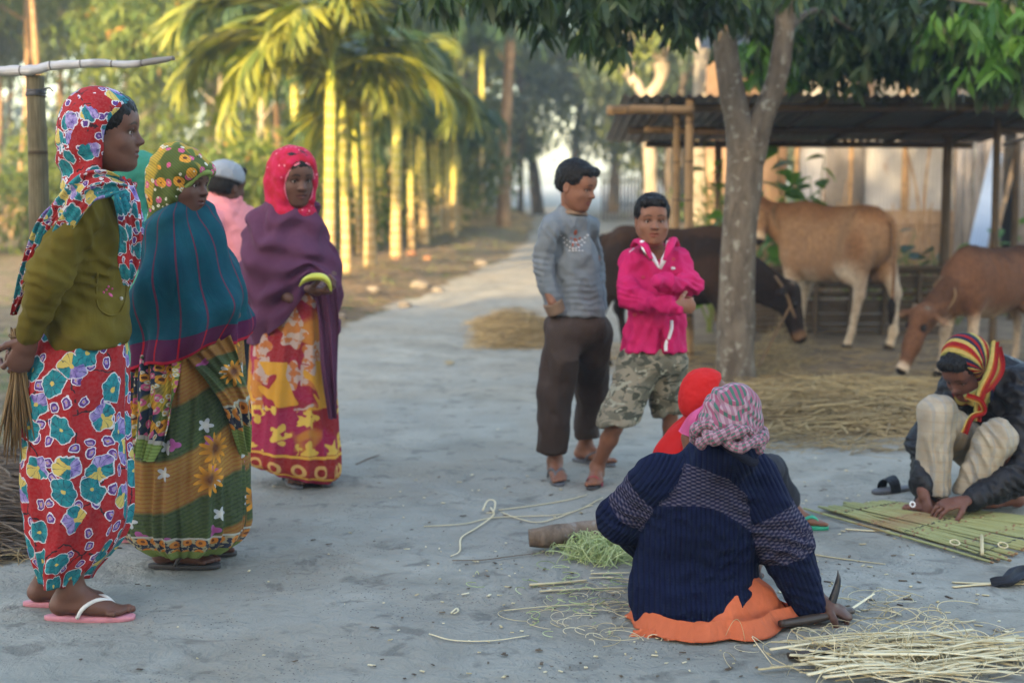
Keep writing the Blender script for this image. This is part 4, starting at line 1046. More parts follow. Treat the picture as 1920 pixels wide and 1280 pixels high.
# ================================================================== VEGETATION KITS
def leaf_tmpl(n=3, w=.22, droop=.25):
    """lanceolate leaf along +Y, length 1: verts, faces"""
    y = np.linspace(0, 1, n + 1); ww = np.sin(np.pi * np.clip(y * .9 + .08, 0, 1)) ** .8 * w / 2; ww[0] = .01; ww[-1] = 0
    z = -droop * y ** 2; v = []
    for i in range(n + 1): v += [(-ww[i], y[i], z[i] + ww[i] * .35), (ww[i], y[i], z[i] + ww[i] * .35)]
    f = [[2 * i, 2 * i + 1, 2 * i + 3, 2 * i + 2] for i in range(n)]
    return np.array(v), np.array(f)
def rand_dirs(n, rng_): d = rng_.normal(size=(n, 3)); return d / np.linalg.norm(d, axis=1)[:, None]
def leaves(pos, dirs, size, tmpl, rng_, col=None):
    """one array of leaves"""
    T, F = tmpl; n = len(pos); y = dirs / (np.linalg.norm(dirs, axis=1)[:, None] + 1e-9)
    r = rand_dirs(n, rng_) * .6 + np.array([0, 0, 1.0]); x = np.cross(y, r); x /= np.linalg.norm(x, axis=1)[:, None] + 1e-9; z = np.cross(x, y)
    s = size[:, None, None]; v = pos[:, None] + s * (T[None, :, 0:1] * x[:, None] + T[None, :, 1:2] * y[:, None] + T[None, :, 2:3] * z[:, None])
    f = (F[None] + (np.arange(n) * len(T))[:, None, None]).reshape(-1, F.shape[1]); c = rng_.random(n) if col is None else col
    return v.reshape(-1, 3), f, np.repeat(np.stack([c] * 3, 1), len(T), 0)
def clump_pts(blobs, n, rng_, shell=.55):
    """points in the outer part of ellipsoid blobs [(centre, radii)]"""
    vol = np.array([np.prod(b[1]) ** (2 / 3.) for b in blobs]); k = rng_.choice(len(blobs), n, p=vol / vol.sum()); d = rand_dirs(n, rng_)
    r = (shell + (1 - shell) * rng_.random(n)) ** .8; C_ = np.array([b[0] for b in blobs])[k]; R = np.array([b[1] for b in blobs])[k]
    return C_ + d * R * r[:, None], d, k
def crown(blobs, n, size, tmpl, rng_, droop=.5, twigs=8):
    m = n // twigs; c, d, k = clump_pts(blobs, m, rng_); keep = noise3(c * 1.3, 11) > -.45; c, d = c[keep], d[keep]
    pos = np.repeat(c, twigs, 0) + rng_.normal(size=(len(c) * twigs, 3)) * size * .9; dirs = np.repeat(d, twigs, 0) * .5 + rand_dirs(len(pos), rng_) * .8 + np.array([0, 0, -droop])
    col = np.clip(np.repeat(rng_.random(len(c)), twigs) * .6 + rng_.random(len(pos)) * .4, 0, 1)
    return leaves(pos, dirs, size * (.7 + .6 * rng_.random(len(pos))), tmpl, rng_, col)
L2 = (np.array([(-.5, 0, 0), (0, -.3, .05), (0, 1, -.15), (.5, .3, .05)]) * (.45, 1, 1), np.array([[0, 1, 3, 2]]))
L_L = leaf_tmpl(3, .24, .3); L_S = leaf_tmpl(2, .3, .15); L_B = leaf_tmpl(3, .75, .25)

def tree(label, base, height, r0, crown_blobs, nleaf, lsize, tmpl, lmat, bmat, lean=(0, 0), limbs=4, group=None, cat='tree', seed=0, name='tree', droop=.5, crown_r=1.5, zc=None):
    rg_ = np.random.default_rng(seed + 100); root = empty(name, base, label, cat, group); b = Vector(base)
    top = b + Vector((lean[0], lean[1], height)); pts = [b - Vector((0, 0, .1)), b.lerp(top, .35) + Vector((rg_.normal() * .08, rg_.normal() * .08, 0)), b.lerp(top, .7) + Vector((rg_.normal() * .12, rg_.normal() * .12, 0)), top]
    v, f, u = tube([tuple(p) for p in pts], [r0 * 1.15, r0 * .85, r0 * .6, r0 * .25], 9, 22, .12, seed); mk('trunk', v, f, bmat, root, uv=u)
    if limbs:
        mb = MB()
        for i in range(limbs):
            t = .45 + .5 * i / limbs; p0 = Vector(catmull([tuple(p) for p in pts], 40)[int(t * 39)]); a = rg_.uniform(0, 6.28); q = Vector((math.cos(a), math.sin(a), .7)) * crown_r * rg_.uniform(.5, .9)
            v, f, u = tube([tuple(p0), tuple(p0 + q * .5 + Vector((0, 0, -.05))), tuple(p0 + q)], [r0 * .38, r0 * .25, r0 * .08], 6, 10); mb.add(v, f, u)
        mb.build('branches', bmat, root)
    if crown_blobs is None:
        cz = zc or height * .85; crown_blobs = [((lean[0] + rg_.normal() * crown_r * .55, lean[1] + rg_.normal() * crown_r * .55, cz + rg_.normal() * crown_r * .45), np.array([1, 1, .75]) * crown_r * rg_.uniform(.4, .75)) for _ in range(7)]
    bl = [(np.array(c) + np.array(b), r) for c, r in crown_blobs]
    v, f, c = crown(bl, nleaf, lsize, tmpl, rg_, droop); o = mk('crown', v, [f], lmat, root, False, col=c); o['kind'] = 'stuff'
    return root
def where(px): return next(w_ for l_, w_ in ((20, 'left of the bamboo post'), (130, 'right behind the bamboo post'), (270, 'above the head of the woman in red'), (340, 'beside the tip of the peeled branch'), (430, 'over the green and ochre headscarf'), (500, 'over the grey cap'), (580, 'over the hot pink headscarf'), (660, 'behind the first palms'), (760, 'behind the middle palms'), (880, 'behind the last palms'), (1000, 'at the left edge of the road end'), (1250, 'over the grey jumper boy'), (1400, 'behind the bamboo posts'), (1560, 'behind the forked trunk'), (1700, 'over the tan cow'), (9999, 'at the right edge')) if px < l_)
# ---- areca palm with fronds as parts
def frond_mesh(L, seed, mat):
    rg_ = np.random.default_rng(seed); n = 42; t = np.linspace(0, 1, 24); ang = 1.05 - 2.35 * t ** 1.25 * rg_.uniform(.85, 1.1); st = L / 23
    y = np.concatenate([[0], np.cumsum(np.cos(ang[:-1]) * st)]); z = np.concatenate([[0], np.cumsum(np.sin(ang[:-1]) * st)]); pts = np.stack([0 * y, y, z], 1)
    mb = MB(); v, f, u = tube(pts, np.linspace(.022, .005, 24), 5); mb.add(v, f, u, np.array([.95] * 3)); pos, dr, sz = [], [], []
    for i in range(n):
        a = .12 + .86 * i / n; p = np.array([np.interp(a, t, pts[:, k]) for k in range(3)]); tg = np.array([0, np.interp(min(a + .03, 1), t, pts[:, 1]) - p[1], np.interp(min(a + .03, 1), t, pts[:, 2]) - p[2] + 1e-4]); tg /= np.linalg.norm(tg)
        for s_ in (1, -1): pos.append(p); dr.append(tg * .85 + np.array([s_ * (.9 - .5 * a), 0, .12]) + rg_.normal(size=3) * .06); sz.append(L * .34 * math.sin(math.pi * (.16 + .72 * a)) + .05)
    T = leaf_tmpl(3, .095, .55); v, f, c = leaves(np.array(pos), np.array(dr), np.array(sz), T, rg_); mb.add(v, f, None, c)
    o = mb.build('frond', mat, None, False); me = o.data; bpy.data.objects.remove(o); return me
FR = [frond_mesh(2.0, i, M['palm_leaf']) for i in range(4)]; FR_SHADED = [frond_mesh(2.1, 20 + i, M['palm_leaf_dark']) for i in range(3)]
DRY = frond_mesh(1.9, 50, M['palm_dry'])
def palm(label, x, y, h, r, nf=9, seed=0, fr=FR, sc=1.0, group='areca palms in a row along the track', extra=(), dry=0):
    rg_ = np.random.default_rng(seed); b = up(x, y); root = empty('areca_palm', b, label, 'palm tree', group); lx, ly = rg_.normal() * .04, rg_.normal() * .05
    pts = [(b.x, b.y, b.z - .1), (b.x + lx * .3, b.y, b.z + h * .35), (b.x + lx * .8, b.y + ly, b.z + h * .8), (b.x + lx, b.y + ly, b.z + h * 1.12)]
    v, f, u = tube(pts, [r * 1.25, r, r * .92, r * .95, r * .35], 12, 40); c = np.repeat(np.clip((v[:, 2:3] - b.z) / h, 0, 1), 3, 1); m = MB(); m.add(v, f, u, c); m.build('trunk', M['palm_trunk'], root)
    for i in range(nf):
        o = link('frond', fr[i % len(fr)], root, (lx, ly, h * 1.02 + .03 * i)); a = i * 2.4 + rg_.uniform(-.3, .3); o.rotation_euler = (rg_.uniform(-.35, .35) - .25 * (i < 3), 0, a); s_ = sc * rg_.uniform(.8, 1.1); o.scale = (s_, s_, s_)
    for az, tilt, s_ in extra:
        o = link('frond', fr[0], root, (lx, ly, h)); o.rotation_euler = (tilt, 0, az); o.scale = (s_,) * 3
    for k in range(dry):
        o = link('dry_frond', DRY, root, (lx, ly, h * .98)); o.rotation_euler = (-.5 - .35 * k, 0, 1.25 + .3 * k); o.scale = (.34,) * 3
    return root
plist = [(614, 17.6, 2.45, .075), (648, 19.6, 2.2, .062), (693, 20.4, 2.5, .082), (741, 23.0, 2.6, .080), (770, 26.0, 2.2, .062), (795, 28.7, 2.6, .088), (811, 31.5, 2.2, .06), (823, 33, 2.3, .075), (836, 34.5, 2.2, .075), (850, 32, 2.3, .085), (884, 47, 2.6, .09), (868, 52, 2.6, .08), (672, 25, 2.1, .05), (712, 29, 2.3, .055), (784, 30, 2.3, .07), (860, 36, 2.3, .075)]
names = ['thickest bright areca palm, first of the row beside the purple shawl', 'slim areca palm second in the row, just right of the first', 'stout areca palm third in the row with a ringed pale base', 'areca palm fourth in the row', 'thin dark stemmed areca palm fifth in the row', 'areca palm sixth in the row with a pale trunk', 'slender areca palm seventh in the row', 'areca palm eighth in the row, one of a tight pair', 'areca palm ninth in the row, one of a tight pair', 'tenth areca palm, where the row meets the road edge', 'distant areca palm standing alone past the row', 'farthest areca palm behind the end of the row', 'thin shaded areca palm between the second and third palms', 'thin shaded areca palm right of the third palm', 'brownish areca palm between the fifth and sixth palms', 'areca palm at the very end of the lit row']
for i, (px, d, h, r) in enumerate(plist):
    palm(names[i], P(px, 340, d).x, d, h, r, 11 if i < 6 else 9, i + 3, FR if i in (0, 1, 3, 8) else FR_SHADED, 1.05 if i in (0, 1) else .72, extra=((1.75, .25, 1.25), (1.45, -.1, 1.2), (2.1, -.45, .95)) if i == 0 else (), dry=0)
for i, (px, d, h) in enumerate([(560, 26, 3.6), (668, 27, 4.2), (735, 30, 4.6), (790, 34, 5.0), (850, 38, 5.2), (905, 46, 5.2), (500, 31, 4.6), (610, 33, 5.2), (715, 36, 2.4), (760, 40, 3.2)]):
    palm('taller dark crowned areca palm ' + where(px), P(px, 340, d).x, d, h, .08, 13, 40 + i, FR_SHADED, 1.15, 'taller areca palms in the grove')

# ---- forest on the left and behind
rf = np.random.default_rng(5)
kinds = ['slim feathery tree', '']
def forest(pxs, dr, n, hr, cr, mats, bm, nl, ls, lab, grp, seed0, r=(.07, .12), droop=.5):
    for i in range(n):
        d = rf.uniform(*dr); px = rf.uniform(*pxs); x = P(px, 340, d).x; at_ = ' ' + where(px)
        if x > interp_road(d) - 1.2 and x < np.interp(d, [0, 9, 20, 40, 70, 200], [1, 1, 2.5, 4, 6, 14]): x = interp_road(d) - 1.5 - rf.random() * 2
        h = rf.uniform(*hr); tree(lab + at_, up(x, d), h, rf.uniform(*r), None, nl, ls, L2, mats[i % len(mats)], bm[i % len(bm)], (rf.normal() * .4, rf.normal() * .3), 3, grp, seed=seed0 + i, crown_r=rf.uniform(*cr), droop=droop)
forest((-150, 560), (26, 36), 16, (5, 8), (1.1, 1.7), [M['leaf_forest'], M['leaf_yellow']], [M['bark_warm'], M['bark_pale']], 2600, .17, kinds[0], 'slim trees of the wood behind the women', 0, (.06, .10))
forest((-250, 700), (38, 60), 24, (8, 13), (1.8, 2.8), [M['leaf_forest'], M['leaf_forest'], M['leaf_yellow']], [M['bark_warm'], M['bark_dark']], 3000, .27, 'tall far wood tree', 'far trees of the wood behind the women', 50, (.10, .16))
forest((700, 960), (46, 70), 9, (9, 13), (2.4, 3.4), [M['leaf_far'], M['leaf_forest']], [M['bark_dark']], 3200, .3, 'dark hazy tree', 'trees in the haze left of the road', 100, (.14, .2))
def bush(label, x, y, r, h, n, ls, mat, seed, grp=None, tm=L2):
    rg_ = np.random.default_rng(seed); b = up(x, y); root = empty('bush', b, label, 'bush', grp); bl = [((b.x + rg_.normal() * r * .5, b.y + rg_.normal() * r * .4, b.z + h * rg_.uniform(.25, .75)), np.array([r * .55, r * .5, h * .3]) * rg_.uniform(.7, 1.2)) for _ in range(6)]
    v, f, c = crown(bl, n, ls, tm, rg_, .2); o = mk('foliage', v, [f], mat, root, False, col=c); o['kind'] = 'stuff'
    mb = MB()
    for i in range(4): v, f, u = tube([(b.x + rg_.normal() * .05, b.y, b.z - .05), (b.x + rg_.normal() * r * .3, b.y + rg_.normal() * .1, b.z + h * .5)], [.03, .012], 5, 5); mb.add(v, f, u)
    mb.build('stems', M['bark_dark'], root)
for i, (px, d, r, h, k) in enumerate([(330, 24, 1.3, 2.3, 1), (430, 23, 1.2, 2.6, 1), (500, 25, 1.2, 2.0, 1), (560, 22.5, .9, 1.7, 0), (180, 27, 1.4, 2.0, 0), (60, 26, 1.4, 2.2, 1), (-40, 24, 1.4, 2.2, 0), (390, 31, 1.8, 3.6, 1), (600, 29, 1.4, 2.6, 0), (700, 30, 1.2, 1.8, 0), (250, 34, 2, 3.2, 1), (120, 36, 2, 3.2, 0), (760, 37, 1.3, 2.2, 0), (820, 43, 1.6, 2.6, 0), (900, 56, 2.4, 3.2, 0), (450, 38, 2.2, 4.2, 1), (560, 42, 2.5, 4.5, 0)]):
    bush(['dense dark bush ', 'sunny yellow green bush '][k] + where(px), P(px, 340, d).x, d, r, h, 1500, .15 + .004 * max(0, d - 22), [M['leaf_forest'], M['leaf_yellow']][k], 300 + i, 'bushes in the wood')
# far side of the road: dark trees in haze, bright clearing between
far = [(1010, 62, 7.2, 2.3, -1.0), (1075, 70, 8.5, 4.0, .6), (1150, 66, 8, 3.4, .3), (1215, 60, 7, 3.0, 0), (1275, 52, 7, 2.8, 0), (1340, 48, 8, 3, 0), (1420, 46, 8, 3, .5), (1520, 44, 8, 3, .3), (1630, 42, 8.5, 3, 0), (1750, 40, 8.5, 3, 0), (1880, 38, 8.5, 3, 0)]
flab = ['dark round tree in the haze beside the end of the road', 'large spreading tree in the haze over the end of the road', 'dark tree in the haze left of the forked pale trunk']
for i, (px, d, h, cr, ln) in enumerate(far):
    tree(flab[i] if i < 3 else 'tall hazy tree ' + where(px), up(P(px, 340, d).x, d), h, .26, None, 5200, .34, L2, M['leaf_far'] if i % 3 else M['leaf_forest'], M['bark_dark'], (ln, 0), 5, None if i < 3 else 'tall trees behind the shed', seed=400 + i, crown_r=cr, zc=h * .8)
# distant wood as one mass, open to the right of the road
rg2 = np.random.default_rng(77); bl = []
for i in range(60):
    x = rg2.uniform(-90, 120); y = rg2.uniform(125, 150)
    if -7 < x < 24: continue
    bl.append(((x, y, rg2.uniform(2, 7)), np.array([7, 4, 5]) * rg2.uniform(.7, 1.3)))
v, f, c = crown(bl, 26000, 1.0, L2, rg2, .2); o = mk('distant_wood', v, [f], M['leaf_far'], None, False, col=c); meta(o, 'low line of far trees in the haze beyond the fields', 'wood', None, 'stuff')

bl = [((rg2.uniform(-70, 0 - .0), rg2.uniform(76, 98), rg2.uniform(1, 15)), np.array([5, 3, 4]) * rg2.uniform(.7, 1.2)) for i in range(90)] + [((rg2.uniform(17, 75), rg2.uniform(64, 90), rg2.uniform(1, 14)), np.array([5, 3, 4]) * rg2.uniform(.7, 1.2)) for i in range(60)]
v, f, c = crown(bl, 60000, .7, L2, rg2, .2); o = mk('tall_wood', v, [f], M['leaf_far'], None, False, col=c); meta(o, 'tall dark wood closing the view behind palms and shed', 'wood', None, 'stuff')
# tall pale trunk by the road
t0 = up(P(944, 340, 38).x, 38); r_ = empty('tree', t0, 'tall bare orange lit trunk beside the end of the palm row', 'tree')
v, f, u = tube([tuple(t0 - Vector((0, 0, .1))), tuple(t0 + Vector((.05, 0, 2.5))), tuple(t0 + Vector((.22, 0, 5.5))), tuple(t0 + Vector((.3, 0, 8.5)))], [.2, .15, .13, .1], 10, 30, .15, 3); mk('trunk', v, f, M['bark_warm'], r_, uv=u)
v, f, c = crown([((t0.x + .3, t0.y, 8.6), (1.6, 1.6, 1.2))], 900, .25, L2, rg2); o = mk('crown', v, [f], M['leaf_forest'], r_, False, col=c); o['kind'] = 'stuff'
# slim dark trunks by the clearing
for i, (px, d, h) in enumerate([(976, 58, 5.5), (1262, 40, 6)]):
    tree(['slim dark tree standing against the pale clearing', 'slim dark tree behind the bamboo posts'][i], up(P(px, 340, d).x, d), h, .12, None, 900, .28, L2, M['leaf_far'], M['bark_dark'], (.1, 0), 3, seed=430 + i, crown_r=1.7)
# pollarded pale tree
b0 = up(P(1217, 340, 21).x, 21); pol = empty('tree', b0, 'pollarded pale tree with knobbly forked top left of the shed', 'tree'); zp = lambda px, py: P(px, py, 21)
v, f, u = tube([tuple(b0 - Vector((0, 0, .1))), tuple(zp(1220, 340)), tuple(zp(1216, 240)), tuple(zp(1213, 185))], [.13, .10, .095, .11], 10, 24, .12, 1); mk('trunk', v, f, M['bark_pale'], pol, uv=u)
for k_, pp in enumerate((((1213, 190), (1196, 165), (1180, 140), (1178, 118)), ((1213, 190), (1228, 165), (1240, 140), (1240, 118)))):
    v, f, u = tube([tuple(zp(*q)) for q in pp], [.09, .08, .10, .12], 9, 18, .45, k_); mk('limb', v, f, M['bark_pale'], pol, uv=u)
mb = MB()
for k_ in range(26):
    c0 = zp(*random.choice([(1178, 122), (1240, 122)])); e = c0 + Vector((random.gauss(0, .35), random.gauss(0, .3), random.uniform(.5, 1.3))); v, f, u = tube([tuple(c0), tuple(c0.lerp(e, .5) + Vector((random.gauss(0, .05), 0, .05))), tuple(e)], [.02, .012, .005], 5, 8); mb.add(v, f, u)
mb.build('twigs', M['bark_pale'], pol)
v, f, c = crown([(tuple(zp(1178, 70)), (.5, .4, .5)), (tuple(zp(1240, 60)), (.5, .4, .5))], 420, .14, L2, rg2); o = mk('crown', v, [f], M['leaf_forest'], pol, False, col=c); o['kind'] = 'stuff'
b0 = up(P(1313, 340, 23).x, 23); t_ = empty('tree', b0, 'thick pale straight trunk behind the bamboo posts of the shed', 'tree')
v, f, u = tube([tuple(b0 - Vector((0, 0, .1))), tuple(b0 + Vector((0, 0, 2.2))), tuple(b0 + Vector((.02, 0, 4.6))), tuple(b0 + Vector((.1, 0, 7)))], [.17, .14, .13, .10], 12, 30, .1, 9); mk('trunk', v, f, M['bark_pale'], t_, uv=u)
v, f, c = crown([((b0.x, b0.y, 7.4), (1.8, 1.8, 1.3)), ((b0.x + 1, b0.y, 6.4), (1.0, 1.0, .8))], 2200, .2, L2, rg2); o = mk('crown', v, [f], M['leaf_forest'], t_, False, col=c); o['kind'] = 'stuff'

# ================================================================== FOREGROUND TREE (forked trunk by the cows)
D0 = 10.0; tb0 = Gp(1378, 712); tr = empty('mango_tree', tb0, 'forked grey barked tree standing between the boys and the cows', 'tree'); q = lambda px, py, d=D0: tuple(P(px, py, d))
v, f, u = tube([q(1378, 735), q(1378, 700), q(1381, 560), q(1388, 430), q(1396, 330), q(1400, 270)], [.165, .145, .128, .120, .125, .135], 20, 60, .07, 5); mk('trunk', v, f, M['bark'], tr, uv=u)
v, f, u = tube([q(1396, 300), q(1384, 235), q(1368, 150), q(1358, 70), q(1340, 0), q(1310, -90)], [.125, .098, .088, .085, .082, .07], 16, 50, .09, 6); mk('limb', v, f, M['bark'], tr, uv=u)
v, f, u = tube([q(1402, 300), q(1428, 225), q(1456, 150), q(1470, 70), q(1478, 0), q(1500, -90)], [.12, .085, .080, .072, .068, .06], 16, 50, .09, 7); mk('limb', v, f, M['bark'], tr, uv=u)
mb = MB()
for pp, rr_ in (([(1478, -10), (1560, -40), (1700, -20, 9.6), (1850, 10, 9.2)], .045), ([(1320, -60), (1230, -60), (1120, -40, 9.0), (1010, -10, 8.4)], .045), ([(1470, 60), (1530, 20, 10.4), (1600, 60, 10.8)], .03), ([(1352, 50), (1300, 10, 9.4), (1240, 15, 8.8)], .02), ([(1500, -90), (1700, -110, 9.0), (1900, -60, 8.5)], .04), ([(1310, -90), (1100, -160, 9), (900, -100, 8.4)], .04)):
    v, f, u = tube([q(*p) for p in pp], [rr_, rr_ * .7, rr_ * .3], 7, 20, .1); mb.add(v, f, u)
mb.build('branches', M['bark'], tr)
def hang(spots, n, size, seed, mat, name='crown', parent=None):
    """drooping mango sprays at given points [(px,py,d,rx,rz)]"""
    rg_ = np.random.default_rng(seed); vv = MB()
    for (px, py, d, rx, rz, k) in spots:
        c = np.array(P(px, py, d)); m = int(k * n)
        sp = c + rg_.normal(size=(m, 3)) * np.array([rx, .35, rz]) * .55; nl = 9
        pos = np.repeat(sp, nl, 0) + rg_.normal(size=(m * nl, 3)) * .02; a = rg_.uniform(0, 6.28, m * nl); dr = np.stack([np.cos(a) * .75, np.sin(a) * .75, -rg_.uniform(.25, 1.5, m * nl)], 1)
        v, f, c_ = leaves(pos, dr, size * (.65 + .6 * rg_.random(m * nl)), L_L, rg_, np.clip(np.repeat(rg_.random(m), nl) * .7 + rg_.random(m * nl) * .3, 0, 1)); vv.add(v, f, None, c_)
    o = vv.build(name, mat, parent, False); o['kind'] = 'stuff'; return o
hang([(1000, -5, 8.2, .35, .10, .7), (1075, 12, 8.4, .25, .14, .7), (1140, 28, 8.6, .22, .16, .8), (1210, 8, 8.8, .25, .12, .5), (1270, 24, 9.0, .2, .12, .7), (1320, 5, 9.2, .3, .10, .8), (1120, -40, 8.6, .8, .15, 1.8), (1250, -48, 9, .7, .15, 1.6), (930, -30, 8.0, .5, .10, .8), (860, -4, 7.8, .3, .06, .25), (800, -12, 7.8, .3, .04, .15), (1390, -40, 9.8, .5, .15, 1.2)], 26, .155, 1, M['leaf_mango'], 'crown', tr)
mg = empty('mango_tree', up(6.6, 12.5), 'large dark mango tree whose boughs hang over the shed roof', 'tree')
v, f, u = tube([(6.6, 12.5, -.1), (6.5, 12.4, 1.5), (6.2, 12.2, 3.0), (5.6, 12.0, 4.2)], [.26, .22, .2, .12], 14, 30, .1, 8); mk('trunk', v, f, M['bark_dark'], mg, uv=u)
mb = MB()
for e in ((2.5, 11.4, 3.0), (3.4, 10.6, 3.2), (4.6, 9.8, 3.1), (4.2, 12.5, 3.6)):
    v, f, u = tube([(6.0, 12.1, 3.2), ((6 + e[0]) / 2, (12 + e[1]) / 2, 3.75), e], [.10, .07, .03], 8, 20, .1); mb.add(v, f, u)
mb.build('branches', M['bark_dark'], mg)
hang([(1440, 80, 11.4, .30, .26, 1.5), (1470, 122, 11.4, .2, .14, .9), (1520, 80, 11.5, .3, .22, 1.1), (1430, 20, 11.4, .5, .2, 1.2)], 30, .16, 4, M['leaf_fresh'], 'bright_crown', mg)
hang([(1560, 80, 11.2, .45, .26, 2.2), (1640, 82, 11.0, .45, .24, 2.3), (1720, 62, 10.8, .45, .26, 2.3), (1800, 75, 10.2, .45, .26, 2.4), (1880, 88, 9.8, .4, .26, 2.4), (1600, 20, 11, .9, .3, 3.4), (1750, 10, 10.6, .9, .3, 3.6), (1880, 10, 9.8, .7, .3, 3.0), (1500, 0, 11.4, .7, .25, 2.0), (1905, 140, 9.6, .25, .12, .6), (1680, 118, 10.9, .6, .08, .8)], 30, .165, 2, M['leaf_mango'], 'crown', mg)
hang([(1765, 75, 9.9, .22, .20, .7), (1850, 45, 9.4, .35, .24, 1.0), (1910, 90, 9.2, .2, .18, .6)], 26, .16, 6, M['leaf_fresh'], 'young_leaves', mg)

# ================================================================== COW SHED
def pole(name, a, b, r, mat, parent, n=9, wob=.06, seed=0, r2=None):
    v, f, u = tube([tuple(a), tuple(Vector(a).lerp(Vector(b), .5) + Vector((random.gauss(0, .008), 0, random.gauss(0, .006)))), tuple(b)], [r, r * .96, r2 or r * .9], n, 14, wob, seed); return mk(name, v, f, mat, parent, uv=u)
shed = empty('cow_shed', Gp(1500, 640), 'low open cow shed with a sooty corrugated tin roof on bamboo posts', 'shed')
def corr(name, p00, p10, p01, p11, nwave, amp, mat, parent, nx=None, th=.006, ns=8):
    """corrugated sheet between four corners, waves counted along p00->p10"""
    nx = nwave * 6 + 1; u = np.linspace(0, 1, nx); w_ = np.linspace(0, 1, ns); U, W_ = np.meshgrid(u, w_); p00, p10, p01, p11 = map(np.array, (p00, p10, p01, p11))
    v = ((1 - U) * (1 - W_))[..., None] * p00 + (U * (1 - W_))[..., None] * p10 + ((1 - U) * W_)[..., None] * p01 + (U * W_)[..., None] * p11
    n = np.cross(p10 - p00, p01 - p00); n /= np.linalg.norm(n); v = v + (np.sin(U * nwave * 2 * np.pi) * amp)[..., None] * n; a = v.reshape(-1, 3); b = a + n * th; f = grid_faces(nx, ns, False)
    N = len(a); e = []
    for r0 in (0, (ns - 1) * nx):
        i = np.arange(nx - 1) + r0; e.append(np.stack([i, i + 1, i + 1 + N, i + N], 1))
    for c0 in (0, nx - 1):
        i = np.arange(ns - 1) * nx + c0; e.append(np.stack([i, i + nx, i + nx + N, i + N], 1))
    return mk(name, np.vstack([a, b]), [np.concatenate([f, f[:, ::-1] + N] + e)], mat, parent)
F0, B0 = 11.2, 14.6
xl, xr = P(1165, 185, F0).x, P(2080, 190, F0).x; zf, zb = 2.05, 1.80
nsh = 5
for i in range(nsh):
    a = xl + (xr - xl) * i / nsh; b = xl + (xr - xl) * (i + 1) / nsh + .06; dz = .008 * (i % 2)
    corr('roof_sheet', (a, F0 - .12 + .03 * (i % 2), zf + dz), (b, F0 - .12 + .03 * (i % 2), zf + dz), (a + .1, B0 + .1 * math.sin(i * 2), zb + dz), (b + .1, B0 + .1 * math.sin(i * 2), zb + dz), 10, .012, M['tin_roof'], shed)
pole('roof_beam', P(1139, 207, 10.95), P(1300, 207, 11.1), .038, M['bamboo'], shed, seed=1)
pole('roof_beam', (xl + .1, F0 + .12, zf - .075), (xr, F0 + .12, zf - .075), .035, M['bamboo_dark'], shed, seed=2)
pole('roof_beam', (xl + .2, 13.0, zf - .19), (xr, 13.0, zf - .19), .035, M['bamboo_dark'], shed, seed=3)
pole('roof_beam', (xl + .5, B0 - .10, zb - .03), (xr, B0 - .10, zb - .04), .035, M['bamboo_dark'], shed, seed=4)
for i in range(7):
    x = xl + .35 + i * .62; pole('rafter', (x, F0 - .1, zf - .035), (x + .08, B0, zb - .03), .020, M['bamboo_dark'], shed, 7, seed=10 + i)
pole('tie_pole', P(1210, 243, 12.2), P(1400, 250, 12.4), .028, M['bamboo'], shed, seed=5)
for i, (px, d, zt_, r, m) in enumerate([(1267, 11.5, zf - .02, .030, 'bamboo'), (1291, 11.15, zf - .02, .036, 'bamboo'), (1775, 13.6, zb + .03, .05, 'bamboo_dark'), (1866, 12.2, zf - .12, .035, 'bamboo_dark'), (1905, 14.3, zb, .04, 'bamboo_dark'), (1345, 14.2, zb, .04, 'bamboo_dark'), (2040, 11.4, zf, .04, 'bamboo_dark')]):
    x = P(px, 340, d).x; pole('post', (x + .03 * (i % 2), d, float(gz(x, d)) - .1), (x, d, zt_), r, M[m], shed, 10, .1, 20 + i)
# low slatted trough wall behind the tan cow
tw = empty('feed_trough', Gp(1600, 632), 'dark low bamboo slat trough wall behind the tan cow', 'trough'); xa, xb_ = P(1405, 340, 13.1).x, P(1790, 340, 13.1).x
for i in range(13):
    z = .03 + i * .045; pole('slat', (xa, 13.1 + .01 * (i % 2), z), (xb_, 13.1 + .01 * (i % 2), z + random.gauss(0, .008)), .022, M['bamboo_dark'], tw, 7, .1, 60 + i)
for i in range(7):
    x = xa + (xb_ - xa) * i / 6; pole('stake', (x, 13.06, -.05), (x + .01, 13.06, .62), .024, M['bamboo_dark'], tw, 7, .1, 80 + i)
pole('rail', (xa - .05, 13.06, .60), (xb_ + .05, 13.06, .61), .03, M['bamboo_dark'], tw, 8)

# ================================================================== HOUSE AND FENCES BEHIND THE SHED
hs_ = empty('tin_house', up(5.2, 19.2), 'corrugated tin walled house on a mud plinth behind the cows, lit orange in patches', 'house'); xw0, xw1 = P(1495, 340, 19).x, P(1790, 340, 19).x
nsh = 6
for i in range(nsh):
    a = xw0 + (xw1 - xw0) * i / nsh; b = xw0 + (xw1 - xw0) * (i + 1) / nsh + .05
    corr('tin_sheet', (a, 19.0 - .012 * (i % 2), 1.02), (b, 19.0 - .012 * (i % 2), 1.02), (a, 19.0 - .012 * (i % 2), 3.1), (b, 19.0 - .012 * (i % 2), 3.1), 8, .012, M['tin'], hs_, ns=2)
v, f = box(((xw0 + xw1) / 2, 19.9, .5), (xw1 - xw0 + .3, 2.0, 1.04)); mk('plinth', v, [f], M['mud_wall'], hs_, False)
for i in range(4):
    x = xw0 - .02 + (xw1 - xw0 + .04) * i / 3; pole('wall_post', (x, 18.93, .9), (x, 18.93, 3.15), .035, M['bamboo'], hs_, 8, .08, 90 + i)
v, f = box((xw0 - .62, 19.4, 1.5), (1.1, .06, 3.0)); mk('side_wall', v, [f], M['mud_wall'], hs_, False)
v, f = box((xw0 + .62, 18.94, 1.9), (.5, .05, 1.75)); mk('door', v, [f], M['plank'], hs_, False)
